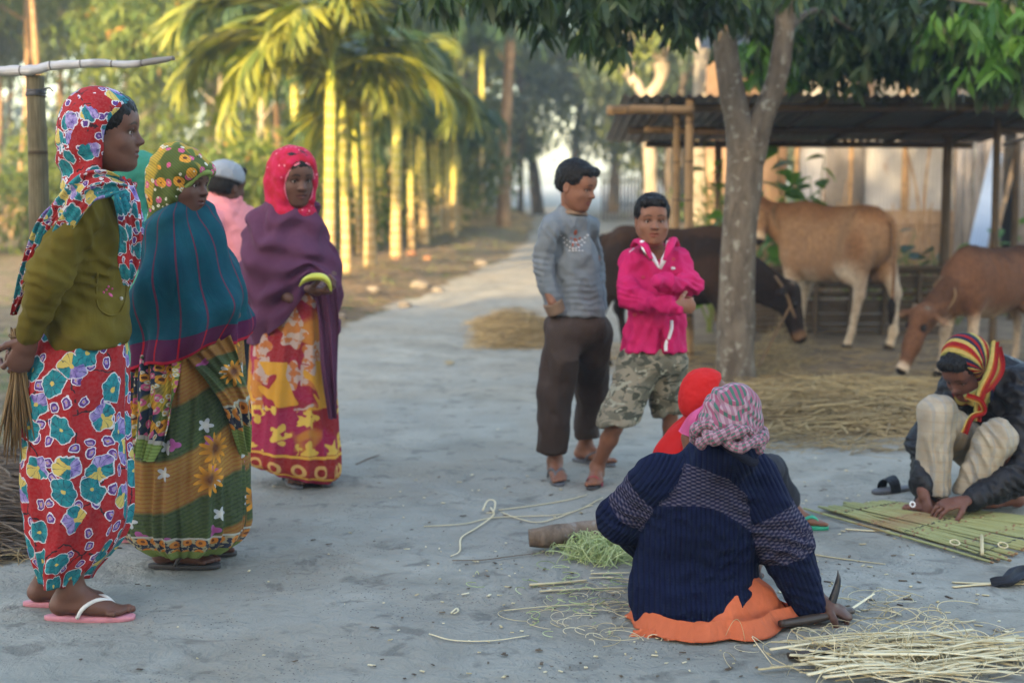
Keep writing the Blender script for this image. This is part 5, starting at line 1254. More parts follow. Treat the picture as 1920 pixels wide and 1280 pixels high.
for i in range(3):
    a = xw0 - 1.4 + (xw1 - xw0 + 3.2) * i / 3; b = a + (xw1 - xw0 + 3.2) / 3 + .05; corr('roof_sheet', (a, 18.2, 3.05), (b, 18.2, 3.05), (a, 21.5, 4.3), (b, 21.5, 4.3), 9, .015, M['tin_roof'], hs_, ns=3)
ph = empty('plank_hut', up(6.4, 17.2), 'grey plank walled hut with a dark doorway at the right behind the shed', 'hut'); x0 = P(1792, 340, 17).x; i = 0; x = x0
while x < P(1975, 340, 17).x:
    wd_ = random.uniform(.10, .15)
    if not (P(1872, 340, 17).x < x < P(1898, 340, 17).x): v, f = box((x + wd_ / 2, 17 + random.uniform(-.008, .008), 1.35), (wd_ - .008, .022, 2.7)); mk('plank', v, [f], M['plank'], ph, False)
    x += wd_
v, f = box((P(1885, 340, 17).x, 17.25, 1.3), (.55, .02, 2.6)); mk('dark_doorway', v, [f], M['hole'], ph, False)  # black panel painting in the shade behind the door gap
v, f = box(((x0 + x) / 2, 17.6, .12), (x - x0 + .2, 1.3, .24)); mk('plinth', v, [f], M['mud_wall'], ph, False)
corr('roof_sheet', (x0 - .3, 16.7, 2.65), (x + .2, 16.7, 2.65), (x0 - .3, 18.4, 3.1), (x + .2, 18.4, 3.1), 9, .015, M['tin_roof'], ph, ns=3)
ls = empty('tin_sheet', up(P(1835, 340, 16).x, 16), 'pale blue tin sheet leaning against the plank hut', 'tin sheet')
a0, a1 = P(1812, 478, 15.8), P(1850, 470, 15.8); c0, c1 = P(1862, 268, 16.85), P(1880, 290, 16.85); corr('sheet', tuple(a0), tuple(a1), tuple(c0), tuple(c1), 6, .01, M['tin_blue'], ls, ns=3)
lp_ = empty('leaning_pole', up(P(1868, 340, 15.5).x, 15.5), 'brown pole leaning across the doorway of the plank hut', 'pole'); pole('shaft', P(1858, 470, 15.4), P(1912, 265, 16.7), .03, M['bamboo'], lp_)
# thin bamboo fence in front of the tin house
fe = empty('bamboo_fence', up(4.6, 17.4), 'thin upright bamboo picket fence in front of the tin house', 'fence'); xs0, xs1 = P(1415, 340, 17.4).x, P(1780, 340, 17.4).x; n_ = 46
pm = None
for i in range(n_):
    x = xs0 + (xs1 - xs0) * i / (n_ - 1) + random.gauss(0, .012); h = random.uniform(.95, 1.22) + (.35 if random.random() < .08 else 0); b = up(x, 17.4)
    if pm is None: v, f, u = tube([(0, 0, 0), (.004, 0, .5), (-.004, 0, 1)], [.013, .012, .009], 5, 5); o = mk('picket', v, f, M['bamboo'], None, uv=u); pm = o.data; o.parent = fe
    else: o = link('picket', pm, fe)
    o.location = b - fe.location - Vector((0, 0, .05)); o.scale = (1, 1, h); o.rotation_euler = (random.gauss(0, .03), random.gauss(0, .05), random.uniform(0, 3))
for z in (.35, .85): pole('rail', (xs0 - .05, 17.38, z), (xs1 + .05, 17.38, z + .02), .015, M['bamboo'], fe, 6)
for i, (px, h) in enumerate([(1690, 2.6), (1742, 2.5), (1716, 2.2)]):
    b = up(P(px, 340, 17.0).x, 17.0); s_ = empty('sapling', b, 'thin sapling stem in front of the tin house wall', 'sapling', 'sapling stems by the tin house'); v, f, u = tube([tuple(b), tuple(b + Vector((random.gauss(0, .08), 0, h * .5))), tuple(b + Vector((random.gauss(0, .12), 0, h)))], [.022, .018, .008], 6, 14, .2, i); mk('stem', v, f, M['bark_warm'], s_, uv=u)
# wattle fence at the far left
fl = empty('wattle_fence', up(P(20, 340, 36).x, 36), 'sunlit woven bamboo fence at the far left edge behind the women', 'fence'); xa_, xb2 = P(-120, 340, 36).x, P(100, 340, 36).x
for i in range(9): pole('slat', (xa_, 36 + .02 * (i % 2), .15 + i * .12), (xb2, 36 + .02 * (i % 2), .15 + i * .12 + random.gauss(0, .01)), .028, M['bamboo'], fl, 6, .1, i)
for i in range(9): pole('stake', (xa_ + (xb2 - xa_) * i / 8, 35.96, -.1), (xa_ + (xb2 - xa_) * i / 8, 35.96, 1.25), .03, M['bamboo'], fl, 6, .1, 30 + i)
# dark fence far down the road on the right
ff = empty('paling_fence', up(P(1205, 340, 50).x, 50), 'dark blue paling fence in the haze at the end of the road', 'fence'); xa_, xb2 = P(1130, 340, 50).x, P(1290, 340, 50).x; pm = None
for i in range(26):
    x = xa_ + (xb2 - xa_) * i / 25
    if pm is None: v, f, u = tube([(0, 0, 0), (0, 0, 1)], [.04, .035], 5); o = mk('paling', v, f, M['bark_dark'], None, uv=u); pm = o.data; o.parent = ff
    else: o = link('paling', pm, ff)
    o.location = Vector((x, 50, -.1)) - ff.location; o.scale = (1, 1, random.uniform(1.6, 2.0))
for z in (.6, 1.4): pole('rail', (xa_, 49.95, z), (xb2, 49.95, z), .04, M['bark_dark'], ff, 6)

# ================================================================== PLANTS ROUND THE SHED
def leafy(label, base, stems, n, size, mat, seed, spread=.3, name='broadleaf_plant', mesh_cache={}):
    rg_ = np.random.default_rng(seed); b = Vector(base); root = empty(name, b, label, 'plant', 'broad leaved plants round the shed')
    if mat not in mesh_cache:
        y = np.linspace(0, 1, 6); ww = np.array([.05, .36, .42, .34, .18, 0]); v = []
        for i in range(6): v += [(-ww[i], y[i], .10 * ww[i] - .28 * y[i] ** 2), (0, y[i], -.04 - .28 * y[i] ** 2), (ww[i], y[i], .10 * ww[i] - .28 * y[i] ** 2)]
        f = [[3 * i + k, 3 * i + k + 1, 3 * i + k + 4, 3 * i + k + 3] for i in range(5) for k in (0, 1)]
        o = mk('leaf', v, [np.array(f)], mat, None, True, col=np.full((18, 3), .6)); mesh_cache[mat] = o.data; bpy.data.objects.remove(o)
    mb = MB(); k = 0
    for (tx, tz) in stems:
        e = b + Vector((tx, rg_.normal() * .06, tz)); pts = [b + Vector((rg_.normal() * .04, 0, -.05)), b.lerp(e, .5) + Vector((rg_.normal() * .06, rg_.normal() * .04, .0)), e]; v, f, u = tube([tuple(p) for p in pts], [.014, .011, .005], 5, 16); mb.add(v, f, u); cv = catmull([tuple(p) for p in pts], 30)
        for j in range(n):
            p = Vector(cv[int(29 * (.25 + .75 * j / max(1, n - 1)))]); o = link('leaf', mesh_cache[mat], root, p - b); a = rg_.uniform(0, 6.28); o.rotation_euler = (rg_.uniform(-.6, .3), rg_.normal() * .3, a); s_ = size * rg_.uniform(.6, 1.15); o.scale = (s_, s_, s_)
    mb.build('stems', M['grass'], root); return root
leafy('climbing broad leaved vine left of the forked tree, in front of the bamboo posts', up(P(1330, 340, 13.2).x, 13.2), [(-.05, 1.75), (.12, 1.6), (-.2, 1.3), (.2, 1.2)], 14, .17, M['leaf_fresh'], 1)
leafy('tall broad leaved plant right of the forked tree above the tan cow\'s head', up(P(1480, 340, 14.4).x, 14.4), [(-.12, 1.75), (.05, 1.6), (.22, 1.45), (-.3, 1.4), (.32, 1.65), (-.05, 1.3)], 12, .24, M['leaf_fresh'], 2)
leafy('bluish leafy plant by the fence right of the tan cow', up(P(1700, 340, 14.6).x, 14.6), [(-.2, .8), (.1, .9), (.3, .7), (.45, .75), (-.4, .6)], 6, .20, M['leaf_mango'], 3)
leafy('leafy plant at the foot of the plank hut', up(P(1900, 340, 14.8).x, 14.8), [(-.2, .9), (.1, 1.0), (.3, .8), (-.45, .75)], 6, .19, M['leaf_fresh'], 4)
leafy('low leafy plant behind the calf', up(P(1800, 340, 14.0).x, 14.0), [(-.2, .7), (.1, .75), (.2, .6)], 5, .18, M['leaf_mango'], 5)
bush('dark leafy undergrowth behind the shed left of the tin house', P(1420, 340, 17).x, 17, .7, 1.6, 900, .12, M['leaf_fresh'], 350, tm=L_S)
bush('dark undergrowth behind the bamboo posts', P(1330, 340, 18).x, 18, .7, 1.5, 900, .12, M['leaf_forest'], 351, tm=L_S)
bush('weedy undergrowth at the foot of the picket fence', P(1640, 340, 16.4).x, 16.4, 1.1, .6, 900, .10, M['leaf_forest'], 352, tm=L_S)

# ================================================================== LITTER, STRAW, GRASS
def sticks(n, fn, mat, name, label, cat, rr=(.002, .004), seg=4, curl=.05, kind='stuff', seed=0, sides=4, verge_only=False):
    """fn(rng)->(centre, length, heading angle, lift)"""
    rg_ = np.random.default_rng(seed); mb = MB()
    for i in range(n):
        c, L, a, z = fn(rg_)
        if verge_only and c[0] > interp_road(c[1]) - .1: continue
        d = np.array([math.cos(a), math.sin(a), rg_.normal() * .04]); s_ = np.array([-d[1], d[0], 0]); bend = rg_.normal() * curl * L; t = np.linspace(-.5, .5, seg + 1)
        p = np.array(c)[None] + t[:, None] * L * d + ((.25 - t ** 2) * 4 * bend)[:, None] * s_; p[:, 2] += z * (.25 - t ** 2) * 4; p[:, 2] = np.maximum(p[:, 2], gz(p[:, 0], p[:, 1]) + .003)
        r = rg_.uniform(*rr); v, f, u = tube(p, np.linspace(r, r * .6, seg + 1), sides, flat=.6); mb.add(v, f, u, np.array([rg_.random()] * 3))
    o = mb.build(name, mat, None, True); meta(o, label, cat, None, kind); return o
def area(px0, px1, py0, py1, h=.0, L=(.2, .6), ang=(0, .5)):
    def f(r):
        px = r.uniform(px0, px1); py = r.uniform(py0, py1); g = Gd(px, py); e = 1 - (2 * (px - px0) / (px1 - px0) - 1) ** 2; e *= 1 - (2 * (py - py0) / (py1 - py0) - 1) ** 2
        return (g.x, g.y, float(gz(g.x, g.y)) + .004 + h * max(e, 0) * r.random()), r.uniform(*L), r.normal(*ang), r.random() * .03
    return f
sticks(1100, area(1405, 1750, 712, 815, .14, (.2, .8), (.02, .8)), M['straw'], 'straw_heap', 'flattened heap of dry rice straw in front of the cows', 'straw', (.003, .008), seed=1)
sticks(260, area(1385, 1760, 790, 850, .0, (.15, .5), (.1, .5)), M['straw'], 'straw_fringe', 'thin straw strewn along the near edge of the straw heap', 'straw', (.002, .004), seed=21)
sticks(900, area(905, 1020, 598, 655, .22, (.15, .5), (.3, .7)), M['straw'], 'hay_pile', 'small brown hay pile on the ground behind the grey jumper boy', 'hay', (.003, .006), seed=2)
sticks(400, area(1150, 1480, 645, 705, .04, (.2, .5), (.2, .8)), M['straw'], 'cow_straw', 'scattered straw under the dark calf', 'straw', (.002, .004), seed=3)
sticks(380, area(1380, 1920, 640, 720, .01, (.15, .5), (.2, .9)), M['straw'], 'yard_straw', 'loose straw scattered over the yard floor', 'straw', (.002, .004), seed=4)
sticks(220, area(1440, 1515, 600, 710, .30, (.2, .45), (1.3, .4)), M['straw'], 'straw_wisp', 'wisp of straw hanging at the dark calf\'s mouth', 'straw', (.0025, .004), seed=5)
sticks(500, area(-80, 62, 850, 1050, .10, (.2, .7), (-.1, .5)), M['twig'], 'twig_pile', 'pile of dry twigs at the left edge behind the woman in red', 'twigs', (.003, .008), seed=6)
sticks(130, area(-80, 75, 800, 1080, .03, (.1, .35), (0, .9)), M['straw'], 'verge_litter', 'dry grass litter on the left verge', 'litter', (.0015, .003), seed=7)
sticks(900, area(600, 980, 460, 640, .05, (.15, .6), (.1, .6)), M['twig'], 'verge_twigs', 'twigs and litter along the road verge by the palms', 'litter', (.004, .009), seed=8, verge_only=True)
sticks(500, area(820, 1010, 405, 440, .35, (.3, .9), (.1, .5)), M['straw'], 'lit_straw_mound', 'sunlit mound of straw and leaves past the palms', 'straw', (.012, .02), seed=9, verge_only=True)
def grass(name, label, region, n, hgt, seed, mat='grass'):
    rg_ = np.random.default_rng(seed); x0, x1, y0, y1 = region; X = rg_.uniform(x0, x1, n); Y = rg_.uniform(y0, y1, n); k = (X < interp_road(Y) - .15 + rg_.normal(size=n) * .1) & (noise3(np.stack([X * 1.2, Y * 1.2, 0 * X], 1), 5) > -.1); X, Y = X[k], Y[k]; pos = np.stack([X, Y, gz(X, Y) - .01], 1)
    dr = np.stack([rg_.normal(size=len(X)) * .45, rg_.normal(size=len(X)) * .45, np.ones(len(X))], 1); v, f, c = leaves(pos, dr, hgt * rg_.uniform(.4, 1.2, len(X)), leaf_tmpl(2, .10, .35), rg_); o = mk(name, v, [f], M[mat], None, False, col=c); meta(o, label, 'grass', None, 'stuff')
grass('verge_grass', 'rough grass on the bank between the road and the palms', (-6, 1.5, 11, 42), 15000, .10, 1)
grass('near_grass', 'thin dry grass at the left edge behind the women', (-5, -1.6, 5.3, 12), 5000, .07, 2)
for i, (px, py, s_, m) in enumerate([(785, 543, .12, 'stone'), (818, 548, .08, 'stone'), (772, 497, .10, 'mudbrick'), (745, 505, .08, 'mudbrick'), (800, 505, .07, 'mudbrick'), (900, 498, .12, 'stone'), (760, 575, .07, 'stone'), (700, 560, .08, 'stone'), (640, 600, .06, 'stone')]):
    g = Gp(px, py); v, f = sphere((s_, s_ * .8, s_ * .6), 14, 10, (g.x, g.y, g.z + s_ * .3)); v = v + (v - np.array([g.x, g.y, g.z + s_ * .3])) * fbm(v * 9, 2, i)[:, None] * .35; o = mk('stone' if m == 'stone' else 'brick_lump', v, f, M[m]); meta(o, ['pale grey stone on the verge by the palms', 'broken red brick lump at the foot of the palms'][m != 'stone'], 'stone' if m == 'stone' else 'brick', 'stones on the verge' if m == 'stone' else 'brick lumps by the palms')

# ================================================================== POST AND CROSSBAR AT UPPER LEFT
pt = empty('bamboo_post', up(P(80, 900, 6.0).x, 6.0), 'thick grey bamboo post standing behind the woman in red', 'post')
pb = P(80, 960, 6.0); v, f, u = tube([(pb.x, 6.0, -.1), tuple(P(76, 600, 6.0)), tuple(P(72, 330, 6.0)), tuple(P(66, 142, 6.0))], [.047, .044, .041, .036], 16, 60, .03, 2)
for z in (.55, .95, 1.29, 1.62): v[:, :2] += ((v[:, :2] - np.array([P(72, 330, 6).x, 6.0])) * (.10 * np.exp(-((v[:, 2] - z) / .008) ** 2))[:, None])
mk('culm', v, f, M['bamboo_grey'], pt, uv=u)
mb = MB()
for k_ in range(4):
    c = P(68, 168 + k_ * 4, 6.0); th = np.linspace(0, 6.28, 14); v, f, u = tube([tuple(c + Vector((math.cos(a) * .041, math.sin(a) * .041, .004 * math.sin(a + k_)))) for a in th], .003, 5); mb.add(v, f, u)
v, f, u = tube([tuple(P(80, 168, 5.96)), tuple(P(92, 165, 5.94)), tuple(P(100, 172, 5.94))], .004, 5, 8); mb.add(v, f, u); mb.build('wire_tie', M['steel'], pt)
cb = empty('crossbar', P(67, 135, 5.95), 'crooked silvery peeled branch resting on the bamboo post', 'branch')
v, f, u = tube([tuple(P(*p)) for p in ((-40, 136, 6.0), (20, 133, 5.98), (67, 131, 5.95), (100, 124, 5.95), (180, 119, 5.93), (240, 121, 5.92), (290, 115, 5.9), (327, 109, 5.9))], [.020, .021, .022, .019, .017, .015, .013, .009], 12, 80, .16, 4); mk('bark', v, f, M['peeled'], cb, uv=u)

# ================================================================== PEOPLE
from mathutils.bvhtree import BVHTree
def surf_hit(o, px, py, off=0.002):
    """point on object o seen at photo position px, py"""
    me = o.data; W0 = org(o); t = BVHTree.FromPolygons([v.co + W0 for v in me.vertices], [list(p.vertices) for p in me.polygons])
    return t
def hit(t, px, py, off=0.002):
    c = Vector((0, 0, CAM_H)); d = (P(px, py, 5.0) - c).normalized(); loc, n, i, ds = t.ray_cast(c, d)
    if loc is None: return None, None
    if n.dot(d) > 0: n = -n
    return loc + n * off, n
def hood(name, M_, s, mat, root, pr, h=.0045, disp=None, uvf=None):
    return sdf_obj(name, xform(pr, M_, s), h, mat, root, disp=disp, uvf=uvf)
def pads(name, t, spots, mat, parent, squash=.35):
    mb = MB()
    for px, py, rx, rz, *a in spots:
        p, n = hit(t, px, py, .001)
        if p is None: continue
        v, f = sphere((rx, .0025, rz), 8, 6); an = a[0] if a else 0
        R = np.array(basis(n, (0, 0, 1)).to_3x3()); c, s_ = math.cos(an), math.sin(an); v = v @ np.array([[c, 0, -s_], [0, 1, 0], [s_, 0, c]]).T @ R.T + np.array(p); mb.add(v, f)
    return mb.build(name, mat, parent)

# ---------------------------------------------------------------- woman in red floral
sk = (0.115, 0.052, 0.035)
J = dict(pel=P(150, 650, 4.52), chest=P(158, 470, 4.52), neck=P(168, 362, 4.52),
         shR=P(158, 392, 4.37), elR=P(92, 515, 4.30), wrR=P(54, 634, 4.345), shL=P(165, 392, 4.67), elL=P(112, 520, 4.74), wrL=P(82, 630, 4.52),
         hipR=P(148, 690, 4.43), knR=P(150, 900, 4.42), hipL=P(148, 690, 4.62), knL=P(130, 900, 4.6))
J['anR'] = Vector((P(133, 1150, 4.44).x, 4.45, .095)); J['anL'] = Vector((P(93, 1130, 4.60).x, 4.60, .095))
w1, B, Mh = human('woman in red floral scarf and skirt with olive cardigan, holding a broom behind her back', J, 1.04, sk,
    head=(P(199, 247, 4.5), (1, .03, -.02)), hh=.0029,
    hands=[dict(wr=P(54, 634, 4.345), pd=(-.38, .02, -.9), pn=(-.45, .85, .1), thumb=-1, curl=(38, 50, 30), s=1.0), dict(wr=P(82, 630, 4.52), pd=(-.85, -.45, -.35), pn=(.1, .3, -1), thumb=-1, curl=(25, 35, 30), s=.95)],
    feet=[dict(side='R', fwd=(1, -.02), inner=-1, mat=M['sole_pink'], strap=M['strap_white']), dict(side='L', fwd=(1, .06), inner=1, mat=M['sole_pink'], strap=M['strap_white'])])
hairy(Mh, 1.04, w1, 'cap')
t1 = P(155, 612, 4.5).z
pr = [rc(P(160, 405, 4.52), P(165, 470, 4.52), .095, .122, .05, side=(0, 1, 0), fl=.72), rc(P(165, 470, 4.52), P(163, 620, 4.52), .120, .134, .05, side=(0, 1, 0), fl=.78),
      el(P(196, 462, 4.50), (.072, .14, .07), .05), rc(P(160, 396, 4.40), P(166, 396, 4.65), .062, .062, .04),
      rc(P(154, 402, 4.345), P(93, 515, 4.29), .072, .066, .012), rc(P(93, 515, 4.29), P(54, 622, 4.34), .064, .043, .02),
      rc(P(165, 398, 4.68), P(115, 520, 4.73), .070, .062, .03), rc(P(115, 520, 4.73), P(84, 618, 4.55), .060, .042, .03),
      plane((0, 0, P(155, 617, 4.4).z), (.05, 0, -1), .006)]
FC = folds([(P(88, 505, 4.24), (.5, 0, 1), .042, .017, .10), (P(150, 430, 4.28), (1, 0, .5), .035, .016, .10), (P(180, 540, 4.36), (.35, 0, 1), .045, .014, .16), (P(215, 490, 4.4), (1, 0, .8), .05, .010, .12), (P(65, 580, 4.28), (.4, 0, 1), .036, .009, .08)])
def wr_card(v, n):
    a = fbm(v * (9, 9, 6), 3, 3); a2 = 1 - np.abs(fbm(v * (22, 22, 14), 2, 8)) * 1.8; b = a2 * .0022 + np.sin((v[:, 2] * 75 + v[:, 0] * 60)) * .0022 * sstep(1.2, 1.0, v[:, 2]); return (1 - np.abs(a) * 1.7) * .007 + b - .005 + FC(v)
# cut across the cuffs
wc = P(47, 632, 4.42)
card = sdf_obj('cardigan', pr, .0075, M['cardigan'], w1, disp=wr_card)
tb = surf_hit(card, 0, 0)
mb = MB()
for q in range(3):
    p0, n = hit(tb, 226 - q * .5, 560 - q * 62, .003)
    if p0 is not None: v, f = sphere((.006, .006, .006), 8, 6, p0); mb.add(v, f)
mb.build('button', M['button'], card)
pk = []
for a, b in ((183, 512), (180, 545), (184, 575), (202, 590), (222, 588), (232, 570), (236, 545), (233, 522)):
    p0, n = hit(tb, a, b, .0015); 
    if p0 is not None: pk.append(tuple(p0))
if len(pk) > 4: v, f, u = tube(pk, .0035, 6, 40); mk('pocket_seam', v, f, M['cardigan'], card, uv=u)
pads('embroidered_flower', tb, [(207, 553, .010, .006, .6), (199, 543, .005, .004), (203, 537, .005, .004, .5), (194, 548, .004, .004), (210, 541, .004, .004)], M['pink_trim'], card)
def f_sk(T, Vv, t):
    return (.022 * (.6 - np.abs(np.sin(3.5 * T + 1 + 2 * Vv))) + .011 * (.6 - np.abs(np.sin(8 * T + 3 * Vv))) + .012 * np.exp(-((T - 5.3 + .9 * Vv) / .18) ** 2) * Vv) * (.35 + .8 * Vv) - .006 * sstep(.86, 1, Vv)
sil('skirt', [(596, 76, 228, .11), (640, 60, 236, .155), (720, 46, 238, .18), (800, 42, 240, .18), (870, 42, 243, .18), (930, 47, 243, .175), (975, 53, 238, .17), (1012, 62, 222, .16), (1045, 72, 194, .15), (1066, 78, 176, .14), (1083, 83, 166, .135)],
    4.52, M['floral_red'], w1, nu=200, nv=130, fold=f_sk, wiggle=(.004, 9.0))
# scarf: hood + neck wrap
pr = [el((0, -.018, .036), (.093, .116, .100), .03), el((0, -.050, -.030), (.088, .095, .090), .05), rc((0, -.055, -.08), (0, -.055, -.15), .085, .08, .04),
      rc((.05, .03, -.145), (-.05, .03, -.145), .042, None, .04), el((0, .02, -.135), (.085, .075, .035), .03),
      el((0, .116, -.030), (.20, .112, .122), .012, op='sub'), el((0, .05, -.10), (.20, .06, .05), .02, op='sub')]
def wrS(v, n):
    q = v - np.array(Mh.translation); return .006 * np.sin((q[:, 2] * 1.0 - q[:, 0] * .8) * 70 + fbm(v * 7, 2, 4) * 3) * sstep(0.0, -.10, q[:, 2]) + fbm(v * 16, 2, 8) * .003
mbs = hood('headscarf', Mh, 1.04, M['floral_red3'], w1, pr, .0045, wrS)
def fo(a=.008, n=5, sh=0.0): return lambda U, Vv: a * np.sin(U * n + Vv * 6 + sh) + a * .6 * np.sin(U * n * 2.3 + sh * 2 + Vv * 9)
mb = MB()
def add_strip(*a, **k): v, f, u = strip('', *a, None, None, **k); mb.add(v, f, u)
add_strip([P(236, 350, 4.30), P(200, 345, 4.26), P(160, 355, 4.255), P(118, 400, 4.27), P(88, 450, 4.30), P(62, 505, 4.34), P(45, 560, 4.37)], [.014, .042, .052, .055, .052, .040, .008], [(0.2, -1, .1), (0, -1, .3), (-.3, -1, .3), (-.5, -1, 0), (-.4, -1, 0)], fold=fo(.008, 6))
add_strip([P(175, 350, 4.28), P(125, 385, 4.285), P(85, 425, 4.31), P(60, 480, 4.34), P(42, 530, 4.38), P(25, 590, 4.4)], [.006, .028, .036, .034, .026, .004], [(-.2, -1, .2), (-.5, -1, 0), (-.5, -1, 0)], fold=fo(.007, 5, 1))
add_strip([P(228, 335, 4.42), P(240, 380, 4.38), P(246, 440, 4.37), P(243, 490, 4.37), P(238, 535, 4.38)], [.03, .042, .036, .034, .010], [(.5, -1, .2), (.7, -.8, 0), (.7, -.8, 0)], fold=fo(.008, 5, 2))
add_strip([P(240, 340, 4.56), P(252, 400, 4.5), P(255, 450, 4.5), P(250, 500, 4.5)], [.04, .04, .034, .02], [(1, -.4, 0), (1, -.3, 0)], fold=fo(.006, 5, 4))
mb.build('scarf_end', M['floral_red3'], w1)
# broom
br = empty('broom', P(30, 640, 4.38), 'bundle of brown grass held as a broom behind the woman in red', 'broom')
mb = MB()
for q in range(90):
    a = random.uniform(0, 6.28); r_ = random.random() ** .5; top = P(31, random.uniform(612, 640), 4.36) + Vector((math.cos(a) * .018 * r_, math.sin(a) * .018 * r_, 0)); mid = P(34, 700, 4.37) + Vector((math.cos(a) * .024 * r_, math.sin(a) * .02 * r_, 0))
    e = P(38, 850 + random.uniform(-60, 15), 4.4) + Vector((math.cos(a) * .075 * r_ + random.gauss(0, .008), math.sin(a) * .06 * r_, random.uniform(-.02, .05)))
    v, f, u = tube([tuple(top), tuple(mid), tuple(mid.lerp(e, .5) + Vector((0, 0, .0))), tuple(e)], [.0028, .0026, .004, .0015], 4, 8); mb.add(v, f, u, np.array([random.random()] * 3))
mb.build('bristles', M['broom'], br, smooth=True)
mb = MB()
for z in (628, 655, 662):
    c = P(31, z, 4.36); th = np.linspace(0, 6.28, 14); v, f, u = tube([tuple(c + Vector((math.cos(q) * .023, math.sin(q) * .022, .004 * math.sin(q)))) for q in th], .0028, 5); mb.add(v, f, u)
mb.build('binding', M['rope'], br)

# ---------------------------------------------------------------- woman in teal shawl
sk = (0.085, 0.040, 0.030)
J = dict(pel=P(345, 650, 5.1), chest=P(340, 500, 5.1), neck=P(342, 412, 5.1), shR=P(300, 440, 5.0), elR=P(310, 550, 4.98), wrR=P(380, 580, 4.98), shL=P(375, 440, 5.25), elL=P(420, 560, 5.2), wrL=P(440, 590, 5.05),
         hipR=P(335, 700, 5.02), knR=P(345, 880, 5.0), hipL=P(355, 700, 5.2), knL=P(365, 880, 5.2))
J['anR'] = Vector((P(318, 1060, 5.06).x, 5.07, .09)); J['anL'] = Vector((P(350, 1050, 5.22).x, 5.24, .09))
w2, B, Mh = human('woman wrapped in a teal shawl with red stripes over a green and ochre sari', J, .95, sk, head=(P(343, 342, 5.06), (.90, -.40, -.12)), hh=.003,
    feet=[dict(side='R', fwd=(1, -.04), inner=-1, mat=M['sole_dark'], strap=M['sole_dark']), dict(side='L', fwd=(1, .05), inner=1, mat=M['sole_dark'], strap=M['sole_dark'])])
hairy(Mh, .95, w2, 'cap')
pr = [el((0, -.024, .040), (.094, .120, .104), .03), el((0, -.06, -.025), (.085, .085, .085), .05), rc((0, -.055, -.08), (0, -.05, -.14), .078, .08, .04),
      rc((-.052, .070, .058), (.052, .070, .058), .030, None, .035), rc((.068, .03, .05), (.072, .005, -.06), .022, .02, .03), rc((-.068, .03, .05), (-.072, .005, -.06), .022, .02, .03),
      el((0, .112, -.048), (.066, .115, .098), .012, op='sub'), plane((0, .1, -.12), (0, .5, -1), .02)]
hood('headscarf', Mh, .95, M['pallu3'], w2, pr, .0042, lambda v, n: np.sin((v[:, 0] * .7 + v[:, 2]) * 90 + fbm(v * 8, 2) * 4) * .0022 + fbm(v * 14, 2, 2) * .004)
# green selvedge that runs round the face
rim = rim_curve([q_ for q_ in pr if q_['op'] == 'add'], pr[-2]); v, f, u = tube([tuple(Mh @ (Vector(p) * .95)) for p in rim], .0095, 10); mk('scarf_hem', v, f, M['pallu_rim'], w2, uv=u)
def f_s2(T, Vv, t):
    return (.012 * np.sin(4 * T + 3 * Vv * 2 + 1) + .010 * np.sin(9 * T - 7 * Vv) * Vv + .014 * np.sin(3 * T + 14 * Vv) * sstep(0, .2, Vv)) + .012 * np.sin(26 * Vv + 2 * T) * sstep(.22, .0, Vv) + .008 * np.sin(15 * T + 2) * sstep(.6, 1, Vv)
def hem2(T, Vv): return sstep(.55, 1, Vv) * (.055 * np.cos(T) + .01 * np.sin(5 * T))
sil('shawl', [(372, 312, 372, .07), (384, 298, 388, .10), (400, 283, 398, .125), (432, 266, 418, .15), (480, 256, 438, .17), (530, 249, 456, .19), (575, 245, 470, .20), (612, 245, 470, .20), (640, 248, 462, .20), (662, 252, 452, .195)],
    5.08, M['shawl_teal'], w2, nu=200, nv=130, fold=f_s2, zhem=hem2, wiggle=(.006, 7.0))
def f_sari(T, Vv, t): return (.026 * (.6 - np.abs(np.sin(5 * T + 1 + 1.5 * Vv))) + .014 * (.6 - np.abs(np.sin(11 * T + 3 * Vv))) + .006 * np.sin(29 * T)) * (.25 + Vv * .9)
sil('sari', [(600, 268, 448, .16), (700, 252, 456, .17), (790, 243, 459, .18), (870, 236, 463, .19), (930, 232, 466, .195), (965, 232, 467, .195), (994, 238, 460, .18), (1014, 254, 446, .16), (1028, 280, 424, .14)],
    5.1, M['sari_green'], w2, nu=220, nv=130, fold=f_sari, wiggle=(.005, 7.0))
mb = MB()
add_strip([P(300, 668, 4.935), P(294, 720, 4.915), P(283, 790, 4.90), P(265, 858, 4.91)], [.075, .078, .065, .040], [(-.2, -1, 0), (-.35, -1, 0), (-.5, -1, 0)], fold=fo(.012, 7), nu=40)
add_strip([P(264, 668, 5.0), P(254, 740, 5.0), P(246, 850, 5.0), P(244, 950, 5.01)], [.05, .05, .04, .02], [(-.8, -.7, 0), (-.8, -.7, 0)], fold=fo(.010, 7, 2), nu=30)
mb.build('pallu', M['pallu'], w2)
mb = MB()
add_strip([P(392, 650, 4.935), P(420, 700, 4.925), P(448, 760, 4.95), P(460, 850, 5.03)], [.085, .065, .05, .02], [(.2, -1, 0), (.5, -1, 0), (.8, -.7, 0)], fold=fo(.012, 6, 1), nu=40)
mb.build('sari_end', M['sari_green'], w2)

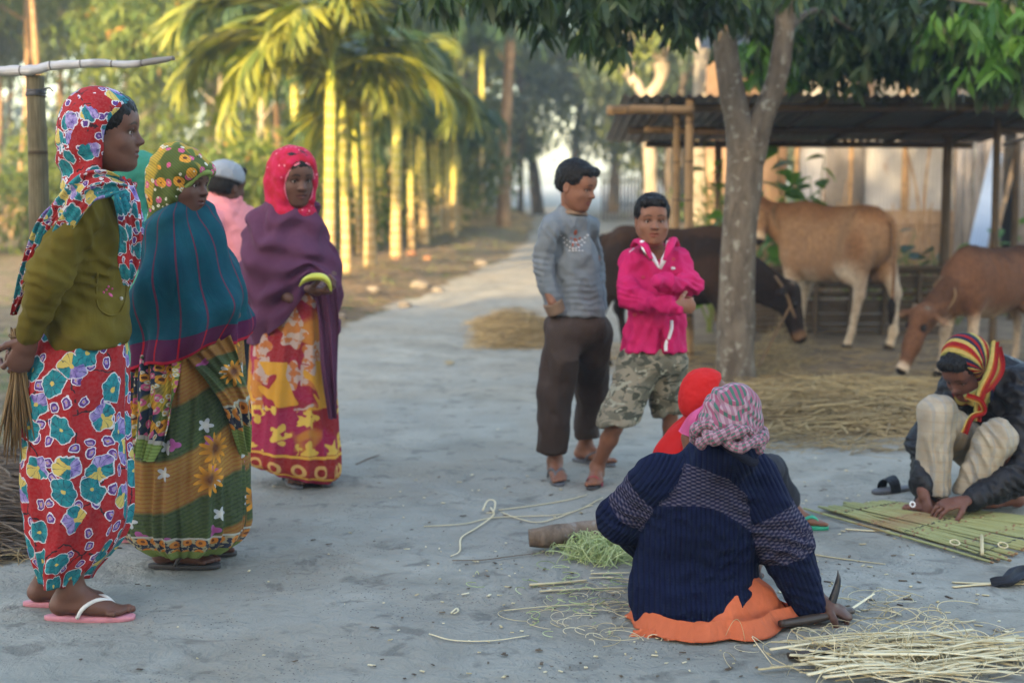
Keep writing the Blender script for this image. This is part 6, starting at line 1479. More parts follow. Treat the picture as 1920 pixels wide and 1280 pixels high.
# ---------------------------------------------------------------- person in green scarf, mostly hidden between the first two women
J = dict(pel=P(290, 640, 5.62), chest=P(275, 480, 5.62), neck=P(268, 405, 5.6))
J.update(hipR=P(280, 700, 5.55), knR=P(280, 850, 5.5), hipL=P(300, 700, 5.7), knL=P(300, 850, 5.7)); J['anR'] = Vector((P(222, 1010, 5.45).x, 5.46, .085)); J['anL'] = Vector((P(300, 1000, 5.6).x, 5.6, .085))
w4, B, Mh = human('person in green headscarf mostly hidden between the red scarf woman and the teal shawl woman', J, .93, (0.10, .047, .033), head=(P(264, 344, 5.6), (.96, .25, -.05)), hh=.0045, hc=.016,
    feet=[dict(side='R', fwd=(1, -.1), inner=-1, mat=M['sole_pink'], strap=M['sole_pink'])])
hairy(Mh, .93, w4, 'cap', .007)
hood('headscarf', Mh, .93, M['green_scarf'], w4, [el((0, -.022, .036), (.093, .118, .100), .03), el((0, -.06, -.03), (.09, .09, .095), .05), rc((0, -.06, -.08), (0, -.03, -.17), .09, .10, .05), el((0, .125, -.04), (.16, .11, .12), .012, op='sub')], .007, wrinkle(.006, 14, seed=3))
sil('kameez', [(395, 240, 285, .10), (430, 222, 315, .14), (500, 226, 330, .16), (580, 230, 335, .17), (680, 228, 340, .17), (780, 228, 345, .17)], 5.62, M['green_dress'], w4, nu=60, nv=50, fold=f_sari)
sil('skirt', [(600, 236, 340, .14), (750, 238, 345, .16), (900, 234, 345, .16), (990, 234, 340, .15)], 5.62, M['pink_dress'], w4, nu=60, nv=50, fold=f_sari)

# ---------------------------------------------------------------- man in pale pink jacket with grey cap, back view
J = dict(pel=P(425, 600, 7.4), chest=P(420, 460, 7.4), neck=P(424, 392, 7.38), shL=P(378, 415, 7.3), elL=P(370, 510, 7.25), wrL=P(385, 590, 7.25), shR=P(458, 412, 7.55), elR=P(462, 520, 7.6), wrR=P(455, 600, 7.5),
         hipL=P(408, 620, 7.35), knL=P(410, 730, 7.35), hipR=P(445, 620, 7.5), knR=P(448, 730, 7.5)); J['anL'] = Vector((P(410, 830, 7.4).x, 7.4, .085)); J['anR'] = Vector((P(450, 830, 7.5).x, 7.5, .085))
p3, B, Mh = human('man seen from behind in a pale pink jacket and grey knit cap', J, .95, sk, head=(P(427, 350, 7.38), (.62, .75, -.08)), hh=.0045, hc=.016, sex='m', hands=[], feet=[dict(side='L', fwd=(.6, .8), inner=1, mat=M['sole_dark'], strap=M['sole_dark']), dict(side='R', fwd=(.6, .8), inner=-1, mat=M['sole_dark'], strap=M['sole_dark'])])
hairy(Mh, .95, p3, 'boy', .006)
hood('cap', Mh, .95, M['grey_cap'], p3, [el((0, -.022, .052), (.096, .116, .092), .02), plane((0, 0, .026), (0, -.18, -1), .01)], .006, wrinkle(.003, 18))
pr = [rc(P(425, 412, 7.4), P(422, 600, 7.4), .12, .17, .05, side=(.62, .75, 0), fl=1.25), rc(P(390, 418, 7.3), P(455, 418, 7.52), .085, .085, .05), rc(P(424, 392, 7.39), P(424, 372, 7.39), .088, .082, .02),
      rc(P(378, 425, 7.28), P(368, 510, 7.22), .080, .07, .03), rc(P(368, 510, 7.22), P(385, 590, 7.2), .068, .05, .03), rc(P(460, 425, 7.55), P(465, 520, 7.6), .080, .07, .03), rc(P(465, 520, 7.6), P(455, 600, 7.5), .068, .05, .03),
      el(P(425, 366, 7.38), (.068, .068, .05), .01, op='sub'), plane(P(425, 625, 7.4), (0, 0, -1), .01)]
sdf_obj('jacket', pr, .011, M['pink_jacket'], p3, disp=wrinkle(.016, 9, seed=6))
pr = []
for S_ in 'LR': pr += [rc(J['hip' + S_], J['kn' + S_], .105, .08, .03), rc(J['kn' + S_], J['an' + S_] + Vector((0, 0, .03)), .078, .072, .03)]
sdf_obj('trousers', pr + [plane((0, 0, .10), (0, 0, -1), .01)], .013, M['dark_cloth'], p3, disp=wrinkle(.01, 9))

# ---------------------------------------------------------------- woman in purple shawl
sk = (0.10, 0.047, 0.034)
J = dict(pel=P(545, 620, 6.5), chest=P(542, 480, 6.5), neck=P(546, 402, 6.5), shR=P(500, 430, 6.45), elR=P(490, 530, 6.4), wrR=P(545, 560, 6.32), shL=P(585, 430, 6.55), elL=P(618, 515, 6.45), wrL=P(594, 546, 6.235),
         hipR=P(525, 650, 6.5), knR=P(525, 780, 6.45), hipL=P(570, 650, 6.5), knL=P(572, 780, 6.48)); J['anR'] = Vector((P(540, 900, 6.5).x, 6.56, .09)); J['anL'] = Vector((P(582, 900, 6.5).x, 6.60, .09))
w3, B, Mh = human('woman with a hot pink headscarf and purple shawl over a magenta and orange sari', J, .95, sk, head=(P(552, 333, 6.43), (.50, -.86, -.18)), hscale=1.05, hh=.0034,
    hands=[dict(wr=P(580, 542, 6.22), pd=(1, -.35, -.10), pn=(.1, .2, 1), thumb=1, curl=(45, 55, 40), s=.95)],
    feet=[dict(side='R', fwd=(.35, -.95), inner=-1, mat=M['sole_grey'], strap=M['sole_grey']), dict(side='L', fwd=(.55, -.85), inner=1, mat=M['sole_grey'], strap=M['sole_grey'])])
hairy(Mh, 1.05, w3, 'cap')
pr = [el((0, -.030, .034), (.110, .126, .106), .03), el((0, -.06, -.03), (.112, .10, .10), .05), rc((0, -.05, -.08), (0, -.03, -.16), .105, .12, .05), rc((.077, .03, .0), (.062, .045, -.08), .024, .024, .03), rc((-.077, .03, .0), (-.062, .045, -.08), .024, .024, .03),
      rc((-.04, .062, .074), (.04, .062, .074), .026, None, .03), el((0, .118, -.026), (.076, .122, .112), .010, op='sub')]
hood('headscarf', Mh, 1.0, M['scarf_pink'], w3, pr, .0045, lambda v, n: fbm(v * 15, 2, 2) * .004 + np.sin(v[:, 2] * 80 + v[:, 0] * 60) * .0016)
rim = rim_curve([q_ for q_ in pr if q_['op'] == 'add'], pr[-1]); v, f, u = tube([tuple(Mh @ (Vector(p) * 1.0)) for p in rim], .0042, 8); mk('scarf_hem', v, f, M['scarf_pink_rim'], w3, uv=u)
def f_s3(T, Vv, t):
    g = fbm(np.stack([np.cos(T) * 1.2 + Vv, np.sin(T) * 1.2, Vv * 3.0 + T * .5], -1), 2, 5)
    return .016 * np.sin(Vv * 30 - 3.2 * T + g * 2.2) * sstep(0, .12, Vv) * (1 - .55 * Vv) + .010 * np.sin(Vv * 15 + 5 * T + g * 2) + .008 * np.sin(11 * T + 3) * sstep(.5, 1, Vv)
def hem3(T, Vv):
    a = np.exp(-((T - 5.25) / .48) ** 2); b = np.exp(-((T - 4.5) / .5) ** 2); return sstep(.35, 1, Vv) * (.215 * a + .045 * b - .03 * np.exp(-((T - 3.7) / .6) ** 2))
sil('shawl', [(366, 512, 578, .07), (378, 496, 590, .11), (395, 477, 598, .14), (425, 459, 608, .17), (465, 453, 622, .19), (505, 453, 637, .20), (535, 455, 642, .20), (565, 458, 639, .20), (600, 463, 633, .19), (632, 468, 628, .18)],
    6.5, M['shawl_purple'], w3, nu=200, nv=140, fold=f_s3, zhem=hem3, wiggle=(.008, 6.0))
mb = MB(); add_strip([P(610, 530, 6.30), P(616, 600, 6.32), P(618, 690, 6.33), P(624, 785, 6.35)], [.055, .045, .038, .018], [(.2, -1, 0), (.3, -1, 0)], fold=fo(.010, 6)); mb.build('shawl_end', M['shawl_purple'], w3)
def hems3(T, Vv): return sstep(.7, 1, Vv) * (-.045 * np.cos(T))
sil('sari', [(540, 500, 616, .14), (600, 478, 624, .16), (700, 467, 630, .165), (790, 460, 634, .17), (860, 456, 637, .175), (876, 462, 634, .165), (885, 480, 624, .15)], 6.5, M['sari_pink'], w3, nu=200, nv=120,
    fold=lambda T, Vv, t: (.024 * (.6 - np.abs(np.sin(4.5 * T + 1 + Vv))) + .012 * (.6 - np.abs(np.sin(10 * T + 2 * Vv))) + .02 * np.exp(-((T - 5.35 - .5 * (Vv - .5)) / .10) ** 2)) * (.3 + Vv * .8), zhem=hems3, wiggle=(.005, 7.0))
# curved yellow-green rind in her hand
bn = empty('fruit_rind', P(595, 530, 6.17), 'curved yellow green fruit rind held in front of the purple shawl', 'fruit')
pth = [P(561, 537, 6.14), P(572, 525, 6.13), P(588, 519, 6.12), P(605, 520, 6.12), P(616, 530, 6.13), P(621, 546, 6.14)]
v, f, u = tube([tuple(p) for p in pth], [.004, .020, .030, .030, .020, .006], 14, 40, flat=.55); mk('rind', v, f, M['banana'], bn, uv=u)

# ---------------------------------------------------------------- boy in grey jumper
sk = (0.20, 0.088, 0.052)
J = dict(pel=P(1083, 610, 6.6), chest=P(1074, 480, 6.68), neck=P(1072, 402, 6.62), shR=P(1028, 428, 6.57), elR=P(1014, 500, 6.56), wrR=P(1036, 568, 6.50), shL=P(1102, 426, 6.76), elL=P(1120, 500, 6.86), wrL=P(1122, 580, 6.76),
         hipR=P(1055, 620, 6.55), knR=P(1040, 735, 6.56), hipL=P(1112, 620, 6.68), knL=P(1108, 730, 6.84)); J['anR'] = Vector((P(1041, 885, 6.58).x, 6.62, .085)); J['anL'] = Vector((P(1098, 850, 7.0).x, 7.02, .085))
b1, B, Mh = human('boy in a grey jumper and dark brown trousers with his hands in his pockets', J, .93, sk, head=(P(1081, 348, 6.58), (.80, -.50, -.26)), hscale=.93, sex='m', hh=.003,
    feet=[dict(side='R', fwd=(.10, -1), inner=1, mat=M['sole_grey'], strap=M['sole_grey']), dict(side='L', fwd=(.72, -.62), inner=-1, mat=M['sole_grey'], strap=M['sole_grey'])])
hairy(Mh, .93, b1, 'boy')
pr = [rc(P(1066, 432, 6.64), P(1078, 480, 6.63), .088, .105, .05, side=(.35, -.93, 0), fl=1.2), rc(P(1078, 480, 6.63), P(1086, 590, 6.62), .105, .122, .05, side=(.35, -.93, 0), fl=1.25), rc(P(1030, 428, 6.55), P(1101, 426, 6.76), .050, .050, .04), rc(P(1070, 410, 6.64), P(1070, 395, 6.63), .075, .055, .04), rc(P(1072, 412, 6.64), P(1032, 428, 6.55), .062, .052, .04), rc(P(1074, 412, 6.64), P(1100, 427, 6.75), .062, .052, .04),
      rc(P(1028, 430, 6.53), P(1017, 500, 6.55), .052, .048, .012), rc(P(1017, 500, 6.55), P(1044, 584, 6.53), .048, .038, .02), rc(P(1103, 428, 6.78), P(1114, 500, 6.86), .050, .046, .012), rc(P(1114, 500, 6.86), P(1122, 572, 6.78), .046, .040, .02),
      plane(P(1085, 596, 6.5), (-.12, 0, -1), .01)]
FJ = folds([(P(1012, 500, 6.50), (.1, 0, 1), .028, .016, .08), (P(1118, 500, 6.80), (-.1, 0, 1), .028, .014, .08), (P(1040, 440, 6.52), (.8, 0, .5), .035, .012, .10), (P(1085, 570, 6.50), (0, 0, 1), .030, .016, .13), (P(1065, 500, 6.5), (.6, 0, 1), .05, .010, .12)])
def wj(v, n): return FJ(v) + (1 - np.abs(fbm(v * (9, 9, 7), 3, 12)) * 1.7) * .013 - .007 + np.sin(v[:, 2] * 80 + v[:, 0] * 30) * .0025 * sstep(1.0, .82, v[:, 2])
jm = sdf_obj('jumper', pr, .0075, M['grey_fleece'], b1, disp=wj)
v, f, u = tube([tuple(P(1074, 402, 6.62)), tuple(P(1075, 392, 6.62)), tuple(P(1076, 383, 6.61))], [.072, .062, .058], 24, 10); mk('collar', v, f, M['brown_knit'], b1, uv=u)
v, f, u = tube([tuple(P(1036, 566, 6.52)), tuple(P(1044, 586, 6.53))], [.047, .044], 20, 8); mk('cuff', v, f, M['brown_knit'], b1, uv=u)
tb = surf_hit(jm, 0, 0)
pads('chest_emblem', tb, [(1079, 436, .010, .014), (1079, 450, .013, .012), (1074, 459, .006, .010, .4), (1084, 459, .006, .010, -.4), (1071, 447, .008, .004, .6), (1087, 447, .008, .004, -.6)], M['print_brown'], jm)
pads('chest_print', tb, [(1052 + q * 5.6, 441 + (14 * math.sin(q / 9 * math.pi)), .006, .004, random.uniform(-.8, .8)) for q in range(10)] + [(1058 + q * 5.4, 452 + (14 * math.sin((q + .5) / 8 * math.pi)), .006, .005, random.uniform(-.8, .8)) for q in range(8)] + [(1068 + q * 6, 470, .006, .004) for q in range(5)], M['print_white'], jm)
pr = [el(P(1083, 615, 6.62), (.138, .105, .10), .05), rc(P(1056, 625, 6.57), P(1042, 735, 6.56), .098, .080, .05), rc(P(1042, 735, 6.56), P(1033, 868, 6.60), .078, .072, .03), rc(P(1110, 625, 6.68), P(1108, 735, 6.84), .096, .078, .05), rc(P(1108, 735, 6.84), P(1100, 838, 6.98), .076, .062, .03),
      plane(P(1085, 585, 6.5), (0, 0, 1), .01), plane((0, 0, .135), (0, 0, -1), .008)]
sdf_obj('trousers', pr, .009, M['brown_trouser'], b1, disp=lambda v, n: (1 - np.abs(fbm(v * (8, 8, 4.5), 3, 22)) * 1.7) * .013 - .006)

# ---------------------------------------------------------------- boy in hot pink jacket
sk = (0.20, 0.086, 0.050)
J = dict(pel=P(1222, 660, 6.42), chest=P(1230, 540, 6.42), neck=P(1227, 478, 6.42), shR=P(1184, 490, 6.42), elR=P(1180, 558, 6.33), wrR=P(1262, 574, 6.17), shL=P(1272, 488, 6.44), elL=P(1296, 532, 6.33), wrL=P(1236, 530, 6.2),
         hipR=P(1198, 680, 6.42), knR=P(1152, 800, 6.40), hipL=P(1248, 680, 6.46), knL=P(1258, 800, 6.56)); J['anR'] = Vector((P(1120, 895, 6.5).x, 6.52, .08)); J['anL'] = Vector((P(1262, 905, 6.7).x, 6.66, .08))
b2, B, Mh = human(
    'boy in a hot pink jacket and camouflage shorts standing with folded arms', J, .84, sk, head=(P(1223, 413, 6.36), (.02, -1, -.02)), hscale=.94, sex='m', hh=.0028, full=1.16,
    hands=[dict(wr=P(1268, 575, 6.16), pd=(.95, .35, .02), pn=(-.25, 1, 0), thumb=1, curl=(48, 60, 40), s=.82)],
    feet=[dict(side='R', fwd=(-.22, -.97), inner=1, mat=M['sole_dark'], strap=M['red_strap'], wide=True), dict(side='L', fwd=(.1, -1), inner=-1, mat=M['sole_dark'], strap=M['red_strap'], wide=True)])
hairy(Mh, .94, b2, 'boy', seed=4)
pr = [rc(P(1228, 492, 6.43), P(1230, 560, 6.43), .095, .125, .05, side=(0, 1, 0), fl=1.2), rc(P(1230, 560, 6.43), P(1227, 665, 6.43), .125, .155, .05, side=(0, 1, 0), fl=1.3), rc(P(1186, 490, 6.43), P(1270, 488, 6.44), .054, .054, .04),
      rc(P(1186, 494, 6.43), P(1178, 556, 6.33), .056, .052, .03), rc(P(1178, 556, 6.33), P(1268, 576, 6.17), .050, .038, .015), rc(P(1271, 494, 6.44), P(1296, 533, 6.33), .054, .052, .03), rc(P(1296, 533, 6.33), P(1234, 529, 6.17), .048, .040, .012),
      el(P(1240, 660, 6.30), (.022, .06, .10), .03, op='sub'), el(P(1226, 470, 6.38), (.052, .09, .045), .02, op='sub'), plane(P(1227, 661, 6.4), (0, -.06, -1), .008)]
FP = folds([(P(1178, 545, 6.27), (.2, 0, 1), .026, .016, .07), (P(1298, 530, 6.27), (.6, 0, 1), .026, .016, .07), (P(1215, 565, 6.15), (1, 0, .2), .028, .010, .08), (P(1195, 620, 6.33), (1, 0, -.3), .045, .014, .12), (P(1270, 620, 6.33), (1, 0, .3), .045, .014, .12), (P(1205, 495, 6.3), (1, 0, .8), .035, .012, .07)])
jk = sdf_obj('jacket', pr, .0065, M['hot_pink'], b2, disp=lambda v, n: FP(v) + (1 - np.abs(fbm(v * (12, 12, 9), 3, 31)) * 1.7) * .015 - .008)
mb = MB()
for pp in ([P(1204, 452, 6.30), P(1210, 468, 6.27), P(1224, 482, 6.28), P(1236, 502, 6.29)], [P(1254, 452, 6.32), P(1252, 472, 6.28), P(1244, 488, 6.27), P(1238, 504, 6.29)]):
    v, f, u = tube([tuple(p) for p in pp], [.012, .015, .013, .006], 8, 20, flat=.5); mb.add(v, f, u)
mb.build('white_lapel', M['white_cloth'], jk)
mb = MB()
for pp in ([P(1186, 462, 6.41), P(1196, 452, 6.35), P(1210, 462, 6.28), P(1222, 486, 6.26)], [P(1270, 460, 6.42), P(1262, 449, 6.36), P(1256, 464, 6.28), P(1246, 488, 6.26)]):
    v, f, u = tube([tuple(p) for p in pp], [.014, .022, .020, .010], 8, 20, flat=.6); mb.add(v, f, u)
mb.build('collar', M['hot_pink'], jk)
tb = surf_hit(jk, 0, 0); pts = []
for a, b in ((1258, 600), (1258, 615), (1254, 630), (1250, 645), (1249, 658)):
    p0, n = hit(tb, a, b, .004)
    if p0 is not None: pts.append(tuple(p0))
if len(pts) > 2: v, f, u = tube(pts, .008, 6, 16, flat=.5); mk('zip_edge', v, f, M['white_cloth'], jk, uv=u)
pads('white_stripe', tb, [(1184, 470, .004, .020, -.3), (1188, 466, .004, .018, -.3), (1262, 503, .012, .007)], M['white_cloth'], jk)
pads('red_patch', tb, [(1262, 486, .016, .010, .3), (1190, 590, .012, .010), (1202, 585, .010, .008), (1206, 520, .010, .008)], M['red_strap'], jk)
pr = [el(P(1224, 675, 6.44), (.150, .115, .085), .04), rc(P(1196, 690, 6.43), P(1156, 795, 6.38), .092, .088, .04), rc(P(1250, 690, 6.47), P(1256, 800, 6.54), .090, .080, .04), plane(P(1225, 650, 6.4), (0, 0, 1), .01), plane(P(1160, 798, 6.35), (.1, 0, -1), .008)]
sdf_obj('shorts', pr, .0075, M['camo'], b2, disp=lambda v, n: (1 - np.abs(fbm(v * (11, 11, 7), 3, 41)) * 1.7) * .014 - .006)

# ---------------------------------------------------------------- child in red bonnet behind the man
sk = (0.17, 0.075, 0.047)
J = dict(pel=P(1330, 920, 5.42), chest=P(1325, 850, 5.40), neck=P(1325, 795, 5.40), shR=P(1290, 820, 5.30), elR=P(1300, 900, 5.28), wrR=P(1370, 930, 5.25), shL=P(1355, 815, 5.5), elL=P(1390, 890, 5.55), wrL=P(1430, 930, 5.5),
         hipR=P(1330, 930, 5.36), knR=P(1440, 880, 5.40), hipL=P(1335, 930, 5.5), knL=P(1445, 880, 5.62)); J['anR'] = Vector((P(1420, 990, 5.4).x, 5.42, .07)); J['anL'] = Vector((P(1488, 990, 5.66).x, 5.66, .07))
c1, B, Mh = human('small child in a bright red bonnet squatting behind the man in the navy jumper', J, .72, sk, head=(P(1330, 750, 5.38), (.95, .20, -.22)), hscale=.82, sex='m', hh=.0032, hc=.010,
    feet=[dict(side='R', fwd=(1, 0), inner=-1, mat=M['sole_green'], strap=M['sole_green']), dict(side='L', fwd=(1, -.12), inner=1, mat=M['sole_green'], strap=M['sole_green'])])
pr = [el((0, -.030, .040), (.098, .115, .105), .03), el((0, -.055, -.03), (.088, .08, .08), .05), rc((.06, -.01, -.06), (.03, .04, -.10), .024, .018, .03), el((0, .092, .01), (.20, .118, .15), .012, op='sub')]
hood('bonnet', Mh, .82, M['red_wool'], c1, pr, .0045, wrinkle(.003, 22))
sil('jacket', [(772, 1300, 1345, .06), (786, 1277, 1362, .08), (815, 1245, 1378, .11), (850, 1226, 1390, .13), (900, 1225, 1398, .14), (950, 1235, 1398, .14)], 5.42, M['red_wool'], c1, nu=80, nv=60, fold=lambda T, Vv, t: .006 * np.sin(7 * T + 9 * Vv))
mb = MB(); add_strip([P(1320, 765, 5.27), P(1300, 785, 5.26), P(1285, 815, 5.27)], [.012, .022, .03], [(-.2, -1, .2), (-.2, -1, .2)], fold=fo(.004, 4), nu=10, nv=24); add_strip([P(1328, 745, 5.26), P(1318, 775, 5.25), P(1305, 830, 5.27)], [.008, .014, .018], [(-.2, -1, .2), (-.2, -1, .2)], fold=fo(.003, 4), nu=10, nv=24)
mb.build('bonnet_tie', M['pink_trim'], c1)
pr = []
for S_ in 'LR': pr += [rc(J['hip' + S_], J['kn' + S_], .07, .055, .03), rc(J['kn' + S_], J['an' + S_] + Vector((-.02, 0, .05)), .052, .045, .03)]
sdf_obj('trousers', pr, .01, M['dark_cloth'], c1, disp=wrinkle(.006, 14))

# ---------------------------------------------------------------- man in navy jumper, back to the camera
sk = (0.085, 0.040, 0.028)
J = dict(pel=P(1312, 1110, 4.50), chest=P(1320, 960, 4.46), neck=P(1362, 868, 4.42), shL=P(1232, 900, 4.44), elL=P(1172, 975, 4.56), wrL=P(1235, 1060, 4.86), shR=P(1410, 900, 4.44), elR=P(1472, 1035, 4.44), wrR=P(1540, 1128, 4.41),
         hipL=P(1270, 1120, 4.52), knL=P(1230, 1010, 4.92), hipR=P(1355, 1120, 4.52), knR=P(1420, 1020, 4.92)); J['anL'] = Vector((P(1265, 1100, 4.75).x, 4.74, .085)); J['anR'] = Vector((P(1400, 1100, 4.75).x, 4.74, .085))
wv = P(1545, 1142, 4.46)
m1, B, Mh = human('man squatting with his back turned in a navy ribbed jumper and checked turban', J, 1.0, sk, head=(P(1374, 806, 4.33), (.50, .74, -.34)), hscale=.95, hh=.003, sex='m',
    hands=[dict(wr=P(1540, 1128, 4.41), pd=(.80, .10, -.42), pn=(-.15, .25, -1), thumb=-1, curl=(48, 62, 45), s=1.0, tcurl=30), dict(wr=P(1235, 1060, 4.86), pd=(.7, .3, -.3), pn=(0, 0, -1), thumb=1, curl=(30, 40, 30))],
    feet=[dict(side='L', fwd=(-.3, 1), inner=1, mat=M['sole_dark'], strap=M['sole_dark']), dict(side='R', fwd=(.3, 1), inner=-1, mat=M['sole_dark'], strap=M['sole_dark'])])
zt = .062
AR = [(P(1408, 893, 4.44), P(1468, 1015, 4.42)), (P(1468, 1015, 4.42), P(1516, 1128, 4.42))]; AL = [(P(1236, 893, 4.45), P(1170, 968, 4.54)), (P(1170, 968, 4.54), P(1232, 1045, 4.86))]
pr = [rc(P(1345, 872, 4.46), P(1322, 950, 4.46), .105, .165, .08, side=(0, 1, 0), fl=1.15), rc(P(1322, 950, 4.46), P(1303, 1085, 4.48), .165, .208, .08, side=(0, 1, 0), fl=1.22), rc(P(1240, 905, 4.45), P(1405, 900, 4.45), .078, .078, .06),
      rc(*AR[0], .078, .088, .04), rc(*AR[1], .088, .058, .03), rc(*AL[0], .078, .082, .04), rc(*AL[1], .078, .05, .03), el(P(1304, 1150, 4.45), (.208, .168, .17), .06), rc(P(1345, 880, 4.40), P(1366, 845, 4.33), .10, .088, .05), plane((0, 0, zt), (0, -.03, -1), .010)]
x1 = P(1295, 900, 4.3).x
def uvj(v, n):
    c = [np.abs(pdist(rc(a[0], a[1], .08), v)) for a in AR + AL]; tor = np.abs(np.minimum(pdist(pr[0], v), np.minimum(pdist(pr[1], v), pdist(pr[7], v))))
    uv = np.stack([v[:, 0] + .10 * (v[:, 2] - .4) * (v[:, 0] - x1) * 2, v[:, 2]], 1)
    D_ = np.stack([tor] + [np.abs(pdist(rc(a[0], a[1], r0, r1), v)) for a, r0, r1 in zip(AR + AL, (.078, .088, .078, .078), (.088, .058, .082, .05))], 1); k = D_.argmin(1)
    for i, (a, b) in enumerate(AR + AL):
        ax = np.array((b - a).normalized()); sd = np.cross(ax, (0, 1, 0)); sd /= np.linalg.norm(sd); m = k == i + 1; q = v[m] - np.array(a)
        uv[m, 0] = q @ sd + (5 if i < 2 else 9); uv[m, 1] = q @ ax + ((b - a).length * 0 if i % 2 == 0 else (AR + AL)[i - 1][1].copy().__sub__((AR + AL)[i - 1][0]).length)
    return uv
def colj(v, n, c):
    uv = uvj(v, n); dx = v[:, 0] - x1; top = .525 - 2.9 * np.clip(dx, 0, 1) ** 2 - 1.6 * np.clip(-dx, 0, 1) ** 2; bot = top - .125 + .12 * np.clip(dx, 0, 1)
    m = sstep(-.004, .004, v[:, 2] - bot) * sstep(-.004, .004, top - v[:, 2]); R_ = (uv[:, 0] > 3) & (uv[:, 0] < 7); L_ = uv[:, 0] >= 7
    m = np.where(R_, sstep(.125, .132, uv[:, 1]) * sstep(.285, .278, uv[:, 1]), m); m = np.where(L_, sstep(.05, .057, uv[:, 1]) * sstep(.17, .163, uv[:, 1]), m)
    return np.stack([m, m, m], 1)
FN = folds([(P(1470, 1015, 4.30), (.2, 0, 1), .045, .030, .12), (P(1165, 975, 4.42), (.5, 0, 1), .040, .026, .10), (P(1400, 950, 4.26), (.7, 0, 1), .05, .026, .12), (P(1240, 940, 4.26), (-.8, 0, 1), .045, .022, .10), (P(1300, 1090, 4.24), (.1, 0, 1), .06, .018, .18), (P(1400, 1060, 4.3), (-.9, 0, 1), .05, .022, .13), (P(1515, 1120, 4.38), (.3, 0, 1), .03, .014, .07)])
def wn_(v, n):
    a = 1 - np.abs(fbm(v * (6, 6, 5), 3, 51)) * 1.7; return a * .012 - .006 + FN(v)
jp = sdf_obj('jumper', pr, .0068, M['knit_navy'], m1, disp=wn_, base=(0, 0, 0), colf=colj, uvf=uvj)
# collar
cc = P(1366, 838, 4.33); cM = basis((.2, .45, -.1), P(1371, 846, 4.37) - P(1345, 890, 4.42), cc)
ct = [cM @ Vector((math.cos(a) * .088, math.sin(a) * .088, .012)) for a in np.linspace(0, 2 * np.pi, 30)]
v, f, u = tube([tuple(p) for p in ct], .015, 10, 60); mk('collar', v, f, M['knit_collar'], m1, uv=u)
# orange under-sleeve and lungi
pr2 = [rc(AR[1][0].lerp(AR[1][1], .5), AR[1][1] + (AR[1][1] - AR[1][0]).normalized() * .045, .034, .048, .02)]
pr2.append(plane(AR[1][1] + (AR[1][1] - AR[1][0]).normalized() * .055 + Vector((0.01, 0, 0)), (AR[1][1] - AR[1][0]), .006))
sdf_obj('under_sleeve', pr2, .006, M['lungi_orange'], m1, disp=wrinkle(.006, 16))
def f_l(T, Vv, t): return (.014 * np.sin(3 * T + 2) + .010 * np.sin(7 * T + 9 * Vv) + .007 * np.sin(13 * T - 14 * Vv)) * sstep(.3, 1, Vv)
def post_l(v, T, Vv): v = v + (fbm(v * (9, 9, 18), 3, 44) * .017 + (.5 - np.abs(fbm(v * (22, 22, 34), 2, 45))) * .010)[..., None] * np.stack([np.cos(T), np.sin(T), .8 + 0 * T], -1) * sstep(.66, .86, Vv)[..., None]; v[..., 2] = np.maximum(v[..., 2], .004 + .006 * Vv); return v
sil('lungi', [(1010, 1290, 1350, .08), (1060, 1260, 1390, .10), (1100, 1225, 1440, .13), (1132, 1202, 1458, .17), (1156, 1188, 1470, .215), (1174, 1176, 1478, .25), (1182, 1170, 1484, .272)], 4.46, M['lungi_orange'], m1, nu=220, nv=110, fold=f_l, wiggle=(.020, 6.0), post=post_l)
# a fallen fold of the lungi along the ground
mb = MB()
add_strip([P(1182, 1190, 4.30), P(1230, 1200, 4.26), P(1300, 1208, 4.25), P(1370, 1206, 4.26), P(1430, 1196, 4.30), P(1470, 1178, 4.40)], [.02, .035, .045, .045, .04, .02], [(-.3, -1, .6), (0, -1, .7), (.3, -1, .6)], fold=lambda U, Vv: .010 * np.sin(Vv * 28 + U * 1.5) + .006 * np.sin(Vv * 55 + U * 3), nu=20, nv=120)
mb.build('lungi_fold', M['lungi_orange'], m1)
# turban: dome and twisted roll
R_ = Mh
def dome_uv(v, n): q = (v - np.array(Mh.translation)); return np.stack([q[:, 0] + q[:, 1] * .4, q[:, 2] * .8 - q[:, 1] * .9], 1)
pr = [el((0, -.020, .040), (.090, .106, .092), .03), el((.01, -.045, .072), (.062, .062, .055), .03), el((0, -.026, -.010), (.090, .100, .052), .03), plane((0, 0, -.055), (0, -.25, -1), .02)]
sdf_obj('turban', xform(pr, Mh, 1.02), .0042, M['gamcha'], m1, disp=lambda v, n: np.sin(v[:, 0] * 60 + v[:, 2] * 110 + fbm(v * 10, 2) * 4) * .003 + fbm(v * 18, 2, 3) * .003, uvf=dome_uv)
mb = MB()
for ph, rr_, zz in ((0, .022, -.006), (2.1, .020, -.022), (4.2, .020, .006)):
    th = np.linspace(0, 2 * np.pi, 50); pts = []
    for a in th:
        k = 5 * a + ph; rad_ = 1 + .10 * math.cos(k); pts.append(tuple(Mh @ (Vector((.092 * rad_ * math.cos(a), -.020 + .106 * rad_ * math.sin(a), zz + .016 * math.sin(k) - .035 * (1 - math.sin(a)) * .5)) * 1.02)))
    v, f, u = tube(pts, [rr_ * (1 + .18 * math.sin(q * 1.7 + ph)) * .82 for q in range(50)], 12); u = np.stack([u[:, 0] * .17, u[:, 1]], 1); v = v + fbm(v * 25, 2, 6)[:, None] * .004; mb.add(v, f, u)
mb.build('turban_roll', M['gamcha'], m1)
